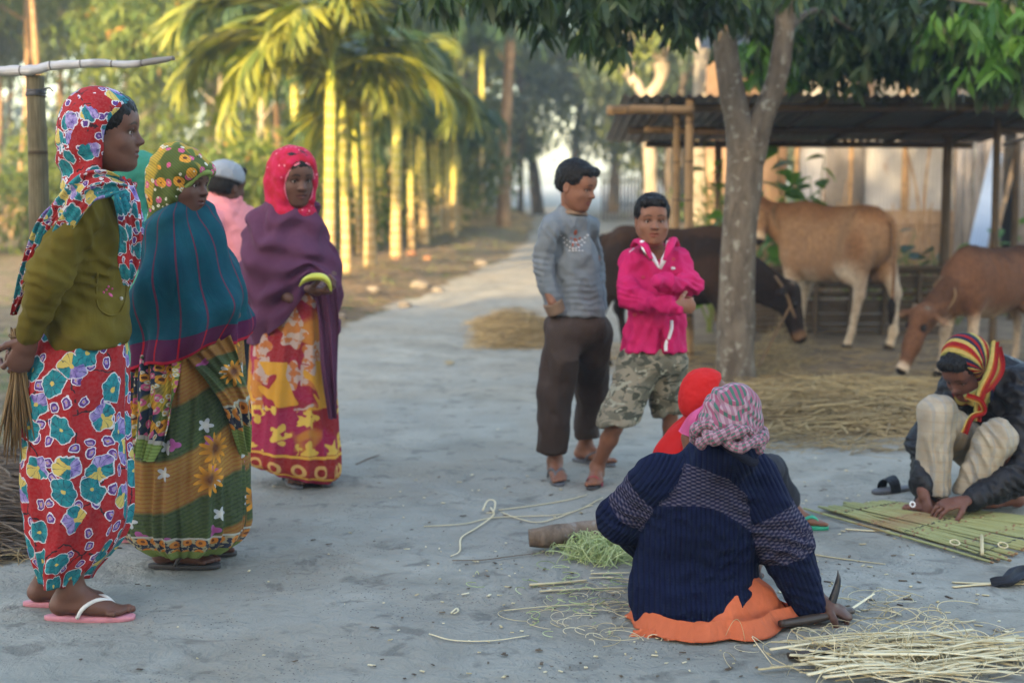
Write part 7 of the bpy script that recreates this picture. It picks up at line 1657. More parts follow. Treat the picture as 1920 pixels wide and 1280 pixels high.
# floor knife under his right hand
kn = empty('floor_knife', P(1530, 1160, 4.45), 'curved iron blade standing on a dark wooden base under the squatting man\'s hand', 'knife')
g0 = Gd(1463, 1176, .02); g1 = Gd(1598, 1152, .02)
v, f, u = tube([tuple(g0 + Vector((0, 0, .012))), tuple(g0.lerp(g1, .35) + Vector((0, 0, .010))), tuple(g0.lerp(g1, .7) + Vector((0, 0, .012))), tuple(g1 + Vector((0, 0, .014)))], [.014, .018, .017, .013], 12, 24, flat=.8); mk('base', v, f, M['handle_wood'], kn, uv=u)
dk = g0.lerp(g1, .72).y; pts = [P(1552, 1150, dk), P(1560, 1128, dk), P(1568, 1104, dk), P(1572, 1084, dk), P(1571, 1068, dk)]
cv = catmull([tuple(p) for p in pts], 24); wv_ = np.interp(np.linspace(0, 1, 24), [0, .3, .7, 1], [.014, .014, .009, .0006]); t_ = np.gradient(cv, axis=0); t_ /= np.linalg.norm(t_, axis=1)[:, None]; nn = np.cross(t_, (0, 1, 0))
ring = np.stack([cv + nn * wv_[:, None], cv + (0, .0022, 0), cv - nn * wv_[:, None], cv - (0, .0022, 0)], 1); mk('blade', ring.reshape(-1, 3), [grid_faces(4, 24)], M['steel'], kn, False)

# ---------------------------------------------------------------- man squatting over the reed mat
sk = (0.13, 0.055, 0.038)
J = dict(pel=P(1905, 900, 6.30), chest=P(1885, 770, 6.18), neck=P(1852, 715, 6.12), shR=P(1795, 728, 6.16), elR=P(1728, 832, 6.06), wrR=P(1730, 920, 5.90), shL=P(1915, 728, 6.02), elL=P(1928, 890, 5.86), wrL=P(1822, 938, 5.80),
         hipR=P(1870, 900, 6.3), knR=P(1756, 770, 5.98), hipL=P(1930, 905, 6.25), knL=P(1868, 815, 5.90)); J['anR'] = Vector((P(1752, 930, 6.0).x, 6.0, .085)); J['anL'] = Vector((P(1893, 940, 5.97).x, 5.97, .085))
m2, B, Mh = human('young man in a dark leather jacket and striped knit scarf squatting over the reed mat', J, 1.0, sk, head=(P(1808, 694, 6.0), (-.62, -.52, -.62)), hh=.003, sex='m', look=(0, .9, -.25),
    hands=[dict(wr=P(1730, 918, 5.90), pd=(.10, -.45, -.85), pn=(.85, .1, -.3), thumb=-1, curl=(25, 40, 30), s=1.0, tcurl=30), dict(wr=P(1812, 938, 5.78), pd=(-.97, -.12, -.16), pn=(-.1, .35, -1), thumb=1, curl=(24, 36, 26), s=1.0)],
    feet=[dict(side='R', fwd=(-.75, -.65), inner=1, mat=M['sole_dark'], strap=M['sole_dark']), dict(side='L', fwd=(-1, -.12), inner=-1)])
hairy(Mh, 1.0, m2, 'boy', seed=9)
def uvs(v, n):
    Mi = np.array(Mh.inverted()); q = v @ Mi[:3, :3].T + Mi[:3, 3]; a = np.arctan2(q[:, 2] - .01, q[:, 1] + .0); r = np.sqrt(q[:, 0] ** 2 + (q[:, 1] + .02) ** 2 + q[:, 2] ** 2)
    return np.stack([-a * .115 + .2, q[:, 0]], 1)
pr = [el((0, -.034, .036), (.098, .112, .106), .03), el((0, -.06, -.03), (.092, .09, .10), .05), rc((.07, -.01, -.05), (.03, .05, -.125), .030, .024, .03), rc((-.07, -.01, -.05), (-.03, .05, -.125), .030, .024, .03), rc((0, -.03, -.10), (0, -.05, -.17), .085, .075, .04),
      el((0, .125, -.02), (.20, .105, .125), .012, op='sub'), el((0, .12, .10), (.11, .095, .07), .02, op='sub')]
hood('scarf_hood', Mh, 1.02, M['rasta'], m2, pr, .0042, lambda v, n: fbm(v * 16, 2, 2) * .003, uvs)
mb = MB()
for pp, ww in (([P(1868, 650, 6.0), P(1873, 690, 5.93), P(1855, 722, 5.86), P(1830, 738, 5.83), P(1808, 746, 5.83)], [.03, .035, .03, .024, .02]), ([P(1812, 742, 5.80), P(1838, 752, 5.79), P(1845, 772, 5.80), P(1822, 782, 5.79), P(1808, 812, 5.80)], [.018, .018, .016, .017, .020]), ([P(1866, 640, 5.98), P(1860, 690, 5.88), P(1838, 740, 5.82), P(1832, 790, 5.81)], [.02, .03, .025, .022])):
    v, f, u = strip('', pp, [w_ * .72 for w_ in ww], [(0, -1, .2), (-.2, -1, .2)], None, None, fold=fo(.004, 5), nu=12, nv=40); mb.add(v, f, u[:, ::1] * (1.0, 1.0))
mb.build('scarf_tail', M['rasta'], m2)
pr = [rc(P(1880, 735, 6.16), P(1900, 880, 6.28), .150, .185, .06), rc(P(1800, 728, 6.16), P(1918, 722, 6.06), .082, .085, .06), rc(P(1797, 735, 6.15), P(1730, 832, 6.05), .076, .064, .03), rc(P(1730, 832, 6.05), P(1729, 912, 5.92), .060, .048, .03),
      rc(P(1916, 735, 6.02), P(1926, 884, 5.88), .088, .080, .04), rc(P(1926, 884, 5.88), P(1828, 938, 5.81), .078, .052, .03), rc(P(1862, 720, 6.1), P(1868, 700, 6.12), .085, .08, .03)]
FL = folds([(P(1925, 885, 5.8), (.5, 0, 1), .035, .024, .11), (P(1870, 920, 5.75), (1, 0, .3), .032, .018, .10), (P(1728, 835, 6.0), (.1, 0, 1), .030, .018, .09), (P(1900, 760, 5.97), (.8, 0, 1), .05, .022, .14)])
sdf_obj('jacket', pr, .0085, M['leather'], m2, disp=lambda v, n: FL(v) + (1 - np.abs(fbm(v * (9, 9, 9), 3, 61)) * 1.7) * .016 - .006)
def leg_uv(A, Bp):
    A = np.array(A); ax = np.array(Bp) - A; ax /= np.linalg.norm(ax)
    def f(v, n): q = v - A; return np.stack([q[:, 0] + q[:, 1] * .4, q @ ax], 1)
    return f
pr = [rc(P(1875, 895, 6.3), P(1758, 774, 5.98), .10, .074, .04), rc(P(1757, 774, 5.96), P(1750, 930, 5.95), .074, .070, .03), rc(P(1930, 905, 6.25), P(1868, 822, 5.90), .11, .080, .04), rc(P(1868, 824, 5.90), P(1818, 925, 5.96), .080, .070, .03), plane((0, 0, .075), (0, 0, -1), .008)]
FT = folds([(P(1757, 765, 5.88), (1, 0, .1), .035, .016, .10), (P(1750, 860, 5.87), (1, 0, .05), .036, .026, .16), (P(1866, 815, 5.82), (.9, 0, .5), .032, .020, .11), (P(1835, 880, 5.85), (1, 0, .35), .034, .024, .13)])
def wt(v, n): x = (v[:, 0] - v[:, 0].mean()); return FT(v) + .004 * np.sin(x * 60 + fbm(v * (5, 5, 2), 2, 71) * 4) * sstep(.62, .45, v[:, 2]) + (1 - np.abs(fbm(v * (12, 12, 5), 2, 72)) * 1.7) * .008 - .003
sdf_obj('trousers', pr, .0075, M['plaid'], m2, disp=wt, uvf=leg_uv(P(1764, 765, 5.96), P(1752, 930, 5.95)))
rg = P(1711, 945, 5.845); th = np.linspace(0, 2 * np.pi, 16); v, f, u = tube([tuple(rg + Vector((math.cos(a) * .010, .004 * math.sin(a), math.sin(a) * .010))) for a in th], .0032, 6); mk('ring', v, f, M['silver'], m2, uv=u)

# ================================================================== CATTLE
def cow(label, at, head_to, s, base, pale, dark, poll, muz, seed=0, neck_from=(0, .44, .90), legs_=None, tuck=0.0, dorsal=None, horn=False, face=None, lowpale=.55, pale_amt=1.0, ky=1.0, slim=1.0):
    """at: ground point under the belly; head_to: heading; poll/muz in cow space (x right, y forward, z up; withers 1.05 at s=1)"""
    root = empty('cow', at, label, 'cow', 'cattle by the shed'); M_ = basis((head_to[0], head_to[1], 0), (0, 0, 1), at)
    pr = [el((0, .02, .77), (.215, .50, .255), .08), el((0, .34, .79), (.165, .22, .275), .08), el((0, -.36, .83), (.185, .25, .23), .08), el((0, .10, .70), (.20, .40, .22), .08), el((0, .33, 1.00), (.055, .17, .085), .08), rc((0, .30, .98), (0, -.42, .99), .075, .075, .08),
          el((.12, -.40, .985), (.045, .07, .05), .06), el((-.12, -.40, .985), (.045, .07, .05), .06), el((0, -.56, .94), (.07, .06, .08), .05)]
    lg = legs_ or dict(hl=0, hr=0, fl=0, fr=0)
    for sx, kh, kf in ((-1, 'hl', 'fl'), (1, 'hr', 'fr')):
        o = lg[kh]; x = sx * .125
        pr += [rc((x, -.40, .80), (x * 1.05, -.34 + o * .3, .58), .145, .095, .06, side=(1, 0, 0), fl=1.35), rc((x, -.44, .72), (x * .95, -.53 + o * .7, .42), .10, .042, .05, side=(1, 0, 0), fl=1.2), rc((x * .95, -.53 + o * .7, .42), (x * .92, -.50 + o, .14), .036, .027, .03), el((x * .95, -.545 + o * .7, .43), (.030, .042, .05), .03),
               rc((x * .92, -.50 + o, .14), (x * .92, -.465 + o, .06), .031, .030, .02), rc((x * .92, -.46 + o, .045), (x * .92, -.445 + o, .012), .036, .044, .008, col=dark)]
        o = lg[kf]
        pr += [el((x * .95, .38, .78), (.075, .15, .20), .06), rc((x * .9, .40, .66), (x * .85, .42 + o * .5, .38), .082, .044, .05), el((x * .85, .43 + o * .5, .37), (.040, .042, .052), .02), rc((x * .85, .425 + o * .5, .36), (x * .82, .41 + o, .13), .033, .026, .03),
               rc((x * .82, .41 + o, .13), (x * .82, .435 + o, .055), .030, .029, .02), rc((x * .82, .44 + o, .042), (x * .82, .45 + o, .012), .035, .042, .008, col=dark)]
    for q in pr:
        if q['t'] == 'el': q['r'][0] *= slim
    if ky != 1:
        for q in pr:
            if q['t'] == 'el': q['c'][1] *= ky; q['r'][1] *= (ky + 1) / 2
            else: q['a'][1] *= ky; q['b'][1] *= ky
    poll = Vector(poll); muz = Vector(muz); hd = (muz - poll).normalized(); L = (muz - poll).length; nk = Vector(neck_from)
    pr += [rc(nk, poll + hd * .05, .155, .082, .08, side=(1, 0, 0), fl=1.25), rc(nk + Vector((0, -.02, -.16)), poll + hd * .10 + Vector((0, 0, -.03)), .10, .055, .08, side=(1, 0, 0), fl=1.8)]
    xr_ = Vector((1, 0, 0)); 
    if face: xr_ = Vector(face)
    xr_ = (xr_ - hd * xr_.dot(hd)).normalized(); upv = xr_.cross(hd); W = lambda a, b, c: poll + hd * a + xr_ * b + upv * c
    H = [rc(W(.02, 0, 0), W(L * .55, 0, -.02), .088, .070, .04), rc(W(L * .5, 0, -.01), W(L - .03, 0, -.01), .062, .050, .04), el(W(.10, 0, -.065), (.055, .075, .055), .04), el(W(L - .02, 0, -.005), (.048, .045, .046), .03), rc(W(.02, -.06, .03), W(.02, .06, .03), .042, None, .04), rc(W(L * .45, 0, -.05), W(L - .05, 0, -.045), .045, .032, .03)]
    pr += H
    for sx in (1, -1):
        pr += [rc(W(.0, sx * .085, .01), W(.03, sx * .20, -.035), .020, .034, .02, side=upv, fl=1.5), rc(W(.03, sx * .20, -.035), W(.04, sx * .25, -.06), .034, .012, .02, side=upv, fl=1.5), el(W(.13, sx * .070, .030), .024, .012, col=dark), el(W(L - .005, sx * .026, .012), .011, .006, col=dark)]
        pr += [rc(W(-.02, sx * .05, .05), W(-.07 if horn else -.035, sx * .07, .075), .018, .010, .01, col=(.12, .10, .08))]
    R3 = np.array(M_.to_3x3()); T3 = np.array(M_.translation); mz, pl = np.array(muz), np.array(poll); b3, p3, d3 = np.array(base), np.array(pale), np.array(dark)
    def cf(v, n, col):
        q = (v - T3) @ R3 / s; nz = fbm(q * 3.2, 3, seed) * .16 + fbm(q * 14, 2, seed + 1) * .05; z = q[:, 2] + nz
        a = sstep(lowpale + .12, lowpale - .14, z) * pale_amt; a = np.maximum(a, sstep(.64, .50, z) * sstep(.25, .05, np.abs(q[:, 0])) * pale_amt); hs_ = np.clip(((q - pl) @ np.array(hd)) / L, -.3, 1.1)[:, None] * L; a = a * sstep(.12, .22, np.linalg.norm(q - pl - hs_ * np.array(hd), axis=1))
        c = col * (1 - a[:, None]) + p3 * a[:, None] * (np.abs(col - d3).sum(1) > .02)[:, None] + col * a[:, None] * (np.abs(col - d3).sum(1) <= .02)[:, None]
        if dorsal: m = sstep(.95, 1.08, q[:, 2] + nz * .3) * .75; c = c * (1 - m[:, None]) + np.array(dorsal) * m[:, None]; m = (sstep(.62, .9, fbm(q * 2.6, 2, seed + 3) + .5) * sstep(.5, .7, q[:, 2]))[:, None] * .6; c = c * (1 - m) + np.array(dorsal) * m
        dm = np.linalg.norm(q - mz, axis=1); a = sstep(.105, .06, dm)[:, None] * .9; c = c * (1 - a) + np.array(pale) * 1.25 * a; a = sstep(.060, .045, np.linalg.norm(q - mz - np.array(hd) * .012, axis=1))[:, None]; c = c * (1 - a) + d3 * 1.5 * a
        de = np.minimum(np.linalg.norm(q - np.array(W(.13, .078, .034)), axis=1), np.linalg.norm(q - np.array(W(.13, -.078, .034)), axis=1)); a = sstep(.040, .022, de)[:, None]; c = c * (1 - a) + d3 * a
        return c
    P_ = xform(pr, M_, s); hp = np.array(M_ @ ((poll.lerp(muz, .5)) * s)); r = (L * .5 + .13) * s
    sdf_obj('body', P_, .016 * s, M['fur'], root, [(hp - r, hp + r, .009 * s)], base=base, colf=cf, soft=.004, disp=lambda v, n: fbm(v * 6, 2, seed) * .007 + .006 * np.sin((((v - T3) @ R3)[:, 1]) * 62) * np.exp(-((((v - T3) @ R3)[:, 1] - .08) / .16) ** 2) * np.exp(-((((v - T3) @ R3)[:, 2] - .85) / .14) ** 2))
    for sx in (1, -1):
        c = M_ @ (W(.128, sx * .083, .036) * s); v, f = sphere(.0155 * s, 10, 8, tuple(c)); mk('eye', v, f, M['hole'], root)
    pts = [M_ @ (Vector(p) * s) for p in ((0, -.58 * ky, 1.0), (0, -.67 * ky, .93), (.01, -.68 * ky, .75), (.015, -.67 * ky, .50), (.01, -.665 * ky, .36))]
    v, f, u = tube([tuple(p) for p in pts], [.030 * s, .022 * s, .016 * s, .013 * s, .02 * s], 8, 30); c = np.tile(np.array(base) * .8, (len(v), 1)); mb = MB(); mb.add(v, f, u, c)
    v, f, u = tube([tuple(M_ @ (Vector(p) * s)) for p in ((.01, -.665 * ky, .40), (.012, -.665 * ky, .30), (.01, -.66 * ky, .20))], [.022 * s, .036 * s, .012 * s], 8, 16, .4, seed); mb.add(v, f, u, np.tile(d3, (len(v), 1))); mb.build('tail', M['fur'], root)
    return root, M_, W, s
tan = (0.24, 0.142, 0.082); 
cw, Mc, W, s_ = cow('tan and cream cow standing side on under the shed, rump towards the posts', up(P(1568, 340, 12.15).x, 12.15), (-.62, .78), 1.12, tan, (0.44, 0.36, 0.27), (0.018, 0.014, 0.012), (-.08, .68, 1.06), (-.24, .56, .79), 3, ky=.80, neck_from=(0, .34, .92), legs_=dict(hl=.16, hr=-.10, fl=-.08, fr=.10), horn=True, lowpale=.56, slim=.86, face=(.75, -.5, 0), dorsal=(.17, .078, .036))
pts = [Mc @ (Vector((math.cos(a) * .15 - .04, .44 + .06 * math.sin(a), .95 + .13 * math.sin(a))) * s_) for a in np.linspace(0, 6.28, 24)]
v, f, u = tube([tuple(p) for p in pts], .010, 6); mk('neck_rope', v, f, M['rope'], cw, uv=u)
cw2, Mc, W, s_ = cow('dark brown calf feeding behind the boy in pink and the forked tree', up(P(1262, 340, 10.75).x, 10.75), (.955, -.30), .98, (0.019, 0.012, 0.009), (0.11, 0.062, 0.034), (0.010, 0.009, 0.009), (.0, .88, .62), (.03, 1.0, .24), 11, ky=.92, neck_from=(0, .42, .84), legs_=dict(hl=.08, hr=-.08, fl=-.02, fr=.10), lowpale=.36, pale_amt=.7, dorsal=(.045, .024, .014))
for a in ((-.02, .07, .075), ):
    v, f, u = tube([tuple(Mc @ (Vector(p) * s_)) for p in ((.08, .80, .72), (.10, .88, .60), (.085, .95, .42), (-.07, .95, .42), (-.09, .88, .60), (-.08, .80, .72))], .010, 6, 30); mk('halter', v, f, M['rope'], cw2, uv=u)
v, f, u = tube([tuple(Mc @ (Vector(p) * s_)) for p in ((.09, .92, .50), (.12, .82, .30), (.16, .70, .04))], .009, 6, 20); mk('lead_rope', v, f, M['rope'], cw2, uv=u)
cw3, Mc, W, s_ = cow('reddish brown calf with its head down grazing at the straw heap', up(P(1868, 340, 10.35).x, 10.35), (-.80, -.60), .86, (0.105, 0.050, 0.028), (0.36, 0.28, 0.20), (0.012, 0.010, 0.010), (.0, .92, .56), (.04, 1.14, .10), 17, neck_from=(0, .44, .80), legs_=dict(hl=.05, hr=-.05, fl=-.05, fr=.12), lowpale=.50, dorsal=(.035, .018, .011), face=(1, .1, 0))
v, f, u = tube([tuple(Mc @ (Vector(p) * s_)) for p in ((.11, .66, .72), (.10, .70, .62), (.0, .72, .52), (-.10, .70, .62), (-.11, .66, .72), (.0, .62, .84), (.09, .64, .80), (.11, .66, .72))], .008, 6, 40); mk('neck_rope', v, f, M['rope'], cw3, uv=u)

# ================================================================== THINGS ON THE GROUND
# reed mat: every reed a part
mat_ = empty('reed_mat', Gp(1760, 1000), 'half woven mat of green split reeds on the ground before the squatting young man', 'mat')
A0, A1, A2, A3 = Gd(1548, 958), Gd(1868, 1060), Gd(1990, 1030), Gd(1640, 944)      # left end near, right end near, right far, left far
n_ = 36; ref = None; dirv = (A1 - A0); Lm = dirv.length
v, f, u = tube([(0, -.5, 0), (.003, -.17, .001), (-.003, .17, .001), (0, .5, 0)], [  .0068, .0072, .0072, .0066], 6, 8, flat=.75); 
for i in range(n_):
    t = i / (n_ - 1); a = A0.lerp(A3, t) + Vector((random.gauss(0, .03), random.gauss(0, .004), 0)); b = A1.lerp(A2 + Vector((.25, .35, 0)), t) + Vector((random.gauss(0, .03), random.gauss(0, .004), 0))
    if t > .35: a = a + (b - a) * (t - .35) * .04
    c = (a + b) / 2; d = b - a
    if ref is None: uu = u.copy(); uu[:, 1] *= 1.4; o = mk('reed', v, f, M['reed'], None, uv=uu); ref = o.data; o.parent = mat_
    else: o = link('reed', ref, mat_)
    o.location = Vector((c.x, c.y, .012 + .004 * (i % 2))) - mat_.location; o.rotation_euler = (0, random.uniform(-.3, .3), math.atan2(d.y, d.x) - math.pi / 2); o.scale = (1.15, d.length, 1.0)
mb = MB()
for t in (.12, .5, .9):
    a = A0.lerp(A1, t); b = A3.lerp(A2 + Vector((.25, .35, 0)), t); pp = [a.lerp(b, k / 40) + Vector((0, 0, .020 + .003 * math.sin(k * 2.2))) for k in range(41)]; v, f, u = tube([tuple(p) for p in pp], .0018, 4); mb.add(v, f, u)
mb.build('binding_cord', M['dark_cloth'], mat_)
mb = MB()
for (px, py) in ((1790, 1030), (1880, 1035)):
    c = Gd(px, py) + Vector((0, 0, .022)); th = np.linspace(0, 6.28, 14); v, f, u = tube([tuple(c + Vector((math.cos(a) * .018, math.sin(a) * .018, .006 + .006 * math.sin(a)))) for a in th], .003, 5); mb.add(v, f, u)
mb.build('cord_loop', M['straw_pale'], mat_)
for i, (a, b, r) in enumerate([((1840, 1018), (1841, 1052), .007)]):
    o = None; p0 = Gd(*a) + Vector((0, 0, .03)); p1 = Gd(*b) + Vector((0, 0, .028)); v, f, u = tube([tuple(p0), tuple(p1)], r, 6, 4); st_ = mk('cane_peg', v, f, M['straw_pale'], None, uv=u, col=np.full((len(v), 3), .3)); meta(st_, 'short pale cane peg lying across the end of the reed mat', 'peg')
# leftover sandals
def pair_shoe(name, label, px, py, fwd, s, mat, smat, inner=-1, wide=True):
    g = Gp(px, py); root = empty(name, g, label, 'sandal'); an = Vector((g.x, g.y, .08)); f = Vector((fwd[0], fwd[1], 0)).normalized(); r = f.cross(Vector((0, 0, 1)))
    Wf = lambda a, b, z: Vector((an.x, an.y, 0)) + (f * a + r * b) * s + Vector((0, 0, .016 + z * s))
    sandal(root, Wf, s, inner, mat, smat, wide, name='sole')
pair_shoe('sandal', 'empty grey slip on sandal lying beside the squatting young man', 1698, 918, (-.9, -.45), 1.0, M['sole_grey'], M['leather'])
# black cloth / pouch and cane strips at right edge
ck = empty('black_cloth', Gp(1895, 1086), 'black scrap of cloth lying on the ground at the right edge', 'cloth')
mb = MB(); v, f, u = strip('', [Gd(1858, 1092, .012), Gd(1890, 1085, .03), Gd(1915, 1072, .03), Gd(1950, 1066, .02)], [.006, .03, .045, .03], [(0, -.3, 1), (0, -.3, 1)], None, None, fold=fo(.008, 5), nu=16, nv=40); mb.add(v, f, u); mb.build('cloth', M['dark_cloth'], ck)
def strip_thing(label, pts, w_, mat='straw_pale', name='cane_strip', cat='cane strip', grp=None, lift=.006, c=.5):
    P3 = [Gd(x, y) + Vector((0, 0, lift + (z[0] if z else 0))) for x, y, *z in pts]; v, f, u = tube([tuple(p) for p in P3], [w_, w_, w_ * .7], 6, 24, flat=.45); o = mk(name, v, f, M[mat], None, uv=u, col=np.full((len(v), 3), c)); meta(o, label, cat, grp)
strip_thing('two forked pale cane strip lying beside the black cloth, upper one', [(1785, 1094), (1850, 1096), (1940, 1091)], .006); strip_thing('pale cane strip lying beside the black cloth, lower one', [(1786, 1103), (1850, 1098), (1940, 1097)], .007)
strip_thing('pale cane strip on bare ground left of the reed mat', [(1585, 994), (1630, 997), (1668, 997)], .006); strip_thing('thin yellow straw lying between the squatting men', [(1515, 1040), (1580, 1050), (1660, 1060)], .004, c=.2)
strip_thing('white peeled cane end held at the knife', [(1592, 1158, .02), (1618, 1146, .03), (1638, 1138, .04)], .006, c=.95)
strip_thing('thick yellow cane splint left of the squatting man', [(993, 1099), (1050, 1095), (1100, 1090)], .009, c=.35); strip_thing('long reddish ended cane splint left of the squatting man', [(1012, 1111), (1080, 1107), (1175, 1104)], .006, c=.4)
strip_thing('short cane splint tucked close to the squatting man, upper', [(1108, 1078), (1140, 1077), (1180, 1076)], .006, c=.4); strip_thing('short cane splint tucked close to the squatting man, lower', [(1105, 1086), (1140, 1085), (1180, 1088)], .005, c=.4)
strip_thing('long curved straw lying alone in the foreground', [(805, 1191), (850, 1203), (920, 1204), (992, 1194)], .0035, c=.6); strip_thing('long thin stalk lying under the squatting man\'s elbow', [(945, 1147), (1040, 1138), (1130, 1134), (1175, 1130)], .0035, c=.35)
strip_thing('dark jointed stalk on the ground below the knotted strip', [(848, 1053), (905, 1052), (960, 1045), (1040, 1036)], .004, 'twig', 'stalk', 'stalk', c=.8); strip_thing('long pale stalk pointing at the log', [(795, 989), (870, 984), (930, 972), (1060, 965), (1130, 935)], .004, c=.45)
strip_thing('pale stalk reaching from the knot to the boys\' feet', [(935, 958), (1000, 950), (1060, 940), (1100, 930)], .004, c=.5); strip_thing('pale crooked stalk from the knot to the elbow', [(940, 962), (975, 975), (1020, 980), (1100, 952), (1112, 950)], .004, c=.5); strip_thing('knotted cane strip bending down to the left', [(920, 962, .02), (925, 972, .01), (893, 992), (865, 1010), (862, 1035), (845, 1045)], .004, c=.6)
strip_thing('loop of pale cane at the knot', [(905, 963, .01), (915, 953, .03), (928, 955, .03), (925, 970, .02), (912, 968, .01)], .004, c=.6); strip_thing('thin dark twig lying on the bare road', [(668, 872), (690, 862), (712, 854)], .006, 'twig', 'twig', 'twig', c=.7)
strip_thing('small curl of cane on the bare ground', [(846, 1152), (856, 1143), (859, 1148), (851, 1153)], .004, c=.6)
lf = empty('fallen_leaf', Gp(843, 680), 'small fallen leaf lying alone on the road', 'leaf'); v = np.array([Gd(832, 680), Gd(842, 676, .012), Gd(854, 680), Gd(843, 685, .01)]) + (0, 0, .006); mk('blade', v, [np.array([[0, 3, 2, 1]])], M['straw'], lf, False, col=np.full((4, 3), .6))
# log
lg_ = empty('log', Gp(1060, 1010), 'short brown log lying beside the squatting man\'s elbow', 'log'); v, f, u = tube([tuple(Gd(992, 1008, .052)), tuple(Gd(1030, 1005, .056)), tuple(Gd(1090, 996, .05)), tuple(Gd(1150, 990, .05))], [.036, .045, .040, .042], 16, 40, .14, 3); mk('bark', v, f, M['log'], lg_, uv=u)
# lower knife on the ground among the canes
kk = empty('knife', Gp(1560, 1218), 'long dark handled knife lying on the ground under the pale canes', 'knife'); v, f, u = tube([tuple(Gd(1478, 1229, .016)), tuple(Gd(1520, 1224, .02)), tuple(Gd(1590, 1210, .02))], [.014, .017, .013], 10, 20, flat=.7); mk('handle', v, f, M['handle_wood'], kk, uv=u)
v, f, u = tube([tuple(Gd(1590, 1210, .018)), tuple(Gd(1625, 1199, .02)), tuple(Gd(1665, 1195, .016))], [.010, .008, .002], 6, 14, flat=.3); mk('blade', v, f, M['steel'], kk, uv=u)
# split canes heap at lower right: the larger splints singly, the hair-thin waste as one mass
rgc = np.random.default_rng(12); k = 0
long_ = [((1422, 1262), (1620, 1254), .007), ((1478, 1206), (1640, 1236), .006), ((1535, 1262), (1700, 1282), .009), ((1505, 1218), (1700, 1222), .006), ((1560, 1205), (1760, 1212), .007), ((1600, 1252), (1760, 1256), .012), ((1700, 1250), (1900, 1228), .012), ((1780, 1225), (1925, 1218), .008), ((1690, 1270), (1930, 1240), .012), ((1500, 1250), (1680, 1235), .006)]
for i in range(84):
    if i < len(long_): a, b, r = long_[i]
    else:
        cx, cy = rgc.uniform(1560, 1900), rgc.uniform(1212, 1285); L = rgc.uniform(60, 160); sl_ = rgc.normal() * .10; a = (cx - L, cy + L * sl_); b = (cx + L, cy - L * sl_ + rgc.normal() * 3); r = rgc.uniform(.003, .010)
    z = rgc.uniform(.008, .045) if i > 3 else .012; p0, p1 = Gd(*a) + Vector((0, 0, z)), Gd(*b) + Vector((0, 0, rgc.uniform(.008, .05))); mid = p0.lerp(p1, .5) + Vector((0, rgc.normal() * .012, rgc.uniform(0, .012)))
    v, f, u = tube([tuple(p0), tuple(mid), tuple(p1)], [r, r, r * .7], 5, 10, flat=.35); o = mk('cane_splint', v, f, M['straw_pale'], None, uv=u, col=np.full((len(v), 3), rgc.random())); meta(o, 'split pale cane in the heap at the lower right corner', 'cane splint', 'split canes heaped at the lower right')
def curls(n, reg, name, label, mat, rr=(.0008, .0018), seed=0, hz_=.05, big=(.02, .09)):
    rg_ = np.random.default_rng(seed); mb = MB()
    for i in range(n):
        g = Gd(rg_.normal(reg[0], reg[1]), np.clip(rg_.normal(reg[2], reg[3]), reg[4], reg[5])); R = rg_.uniform(*big); a0 = rg_.uniform(0, 6.28); sw = rg_.uniform(.6, 4.5) * rg_.choice([-1, 1]); t = np.linspace(0, 1, 12); th = a0 + sw * t; h = rg_.uniform(0, hz_)
        p = np.stack([g.x + R * np.cos(th) * (1 + t), g.y + R * np.sin(th) * (1 + t), .006 + h * np.sin(np.pi * t) ** 1.0 + 0 * t], 1); r = rg_.uniform(*rr); v, f, u = tube(p, r, 3); mb.add(v, f, u, np.array([rg_.random()] * 3))
    o = mb.build(name, mat, None, True); meta(o, label, 'shavings', None, 'stuff')
curls(170, (1700, 110, 1240, 22, 1195, 1285), 'cane_waste', 'hair thin curling cane waste over the heap of split canes', M['straw_pale'], seed=1, hz_=.07)
curls(520, (1135, 34, 1038, 11, 1010, 1062), 'green_shavings', 'small heap of pale green cane shavings by the squatting man', M['shaving'], (.0012, .0024), 2, .07, (.015, .05))
curls(60, (1120, 70, 1155, 30, 1090, 1200), 'loose_shavings', 'loose shavings scattered left of the squatting man', M['straw_pale'], (.0008, .0016), 3, .01, (.01, .06))
curls(60, (1080, 60, 1100, 50, 1040, 1190), 'green_scraps', 'green scraps of cane scattered on the ground', M['shaving'], (.001, .002), 4, .01, (.008, .03))
curls(40, (1640, 60, 1160, 30, 1100, 1200), 'curled_shavings', 'curled pale shavings by the iron blade', M['straw_pale'], (.001, .002), 5, .03, (.02, .08))
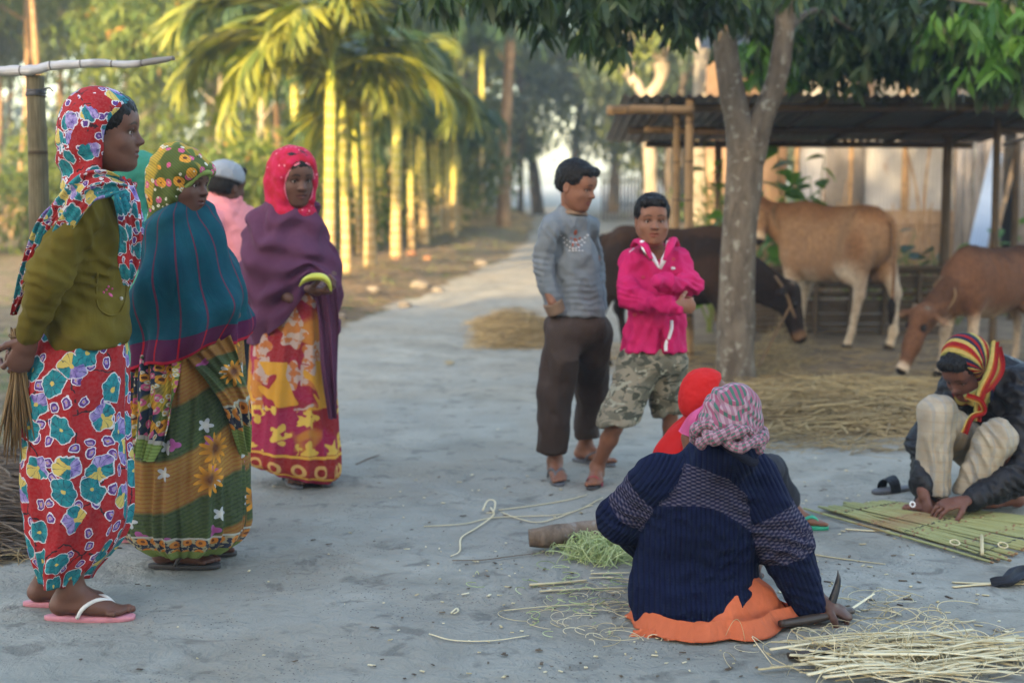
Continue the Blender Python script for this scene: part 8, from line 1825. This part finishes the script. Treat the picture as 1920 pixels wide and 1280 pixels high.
def chips(n, seed):
    rg_ = np.random.default_rng(seed); mb = MB()
    for i in range(n):
        px, py = (rg_.uniform(700, 1920), rg_.uniform(880, 1275)) if i % 3 else (rg_.uniform(60, 1920), rg_.uniform(760, 1280)); g = Gd(px, py); s_ = rg_.uniform(.003, .010); a = rg_.uniform(0, 3.14); v, f = box((0, 0, 0), (s_ * rg_.uniform(1, 3.5), s_, .002)); c, sn = math.cos(a), math.sin(a); v = v @ np.array([[c, -sn, 0], [sn, c, 0], [0, 0, 1]]).T + np.array([g.x, g.y, .005]); mb.add(v, f, None, np.array([rg_.random()] * 3))
    return mb
o = chips(260, 1).build('cane_chips', M['straw_pale'], None, False); meta(o, 'tiny pale cane chips scattered on the trodden ground', 'chips', None, 'stuff'); o = chips(240, 2).build('dirt_crumbs', M['twig'], None, False); meta(o, 'dark crumbs of dirt and bark scattered on the trodden ground', 'crumbs', None, 'stuff')

# ================================================================== UNSEEN TREES ADDED BEHIND THE CAMERA TO SHADE THE FOREGROUND
rb = np.random.default_rng(33)
for i, (x, y, h, cr) in enumerate([(-13, -9, 5.6, 2.6), (-9.5, -8, 6.0, 2.6), (-6.5, -9, 9.3, 3.0), (-3.2, -8, 10.6, 3.2), (.2, -9, 11, 3.3), (3.6, -8, 9.0, 3.2), (-16.5, -9, 5.4, 2.6), (-5, -13, 9, 3.2), (-1.5, -13, 10.5, 3.4), (-11.5, -13, 7.0, 2.8), (-7.2, -6.6, 4.6, 2.6), (-4.6, -6.8, 4.8, 2.6), (-2.0, -6.6, 4.8, 2.6), (.8, -6.8, 5.0, 2.6)]):
    tree('leafy tree standing behind the photographer', (x, y, 0), h, .2, [((rb.normal() * cr * .5, rb.normal() * .8, h * rb.uniform(.12, .92)), np.array([cr * .55, 1.1, h * .17])) for _ in range(12)], 2600, .42, L2, M['leaf_mango'], M['bark_dark'], (0, 0), 3, 'trees behind the photographer', seed=500 + i, crown_r=cr)
# ================================================================== AIR
hz = bpy.data.materials.new('haze'); hz.use_nodes = True; nt = hz.node_tree; nt.nodes.remove(nt.nodes['Principled BSDF']); pv = nt.nodes.new('ShaderNodeVolumePrincipled')
pv.inputs['Color'].default_value = (.58, .78, 1.0, 1); pv.inputs['Density'].default_value = .0014; pv.inputs['Anisotropy'].default_value = .15; nt.links.new(pv.outputs[0], nt.nodes['Material Output'].inputs['Volume'])
v, f = box((0, 140, 6.5), (340, 340, 15.5)); o = mk('haze', v, [f], hz, None, False); meta(o, 'thin blue morning haze', 'haze', None, 'stuff')
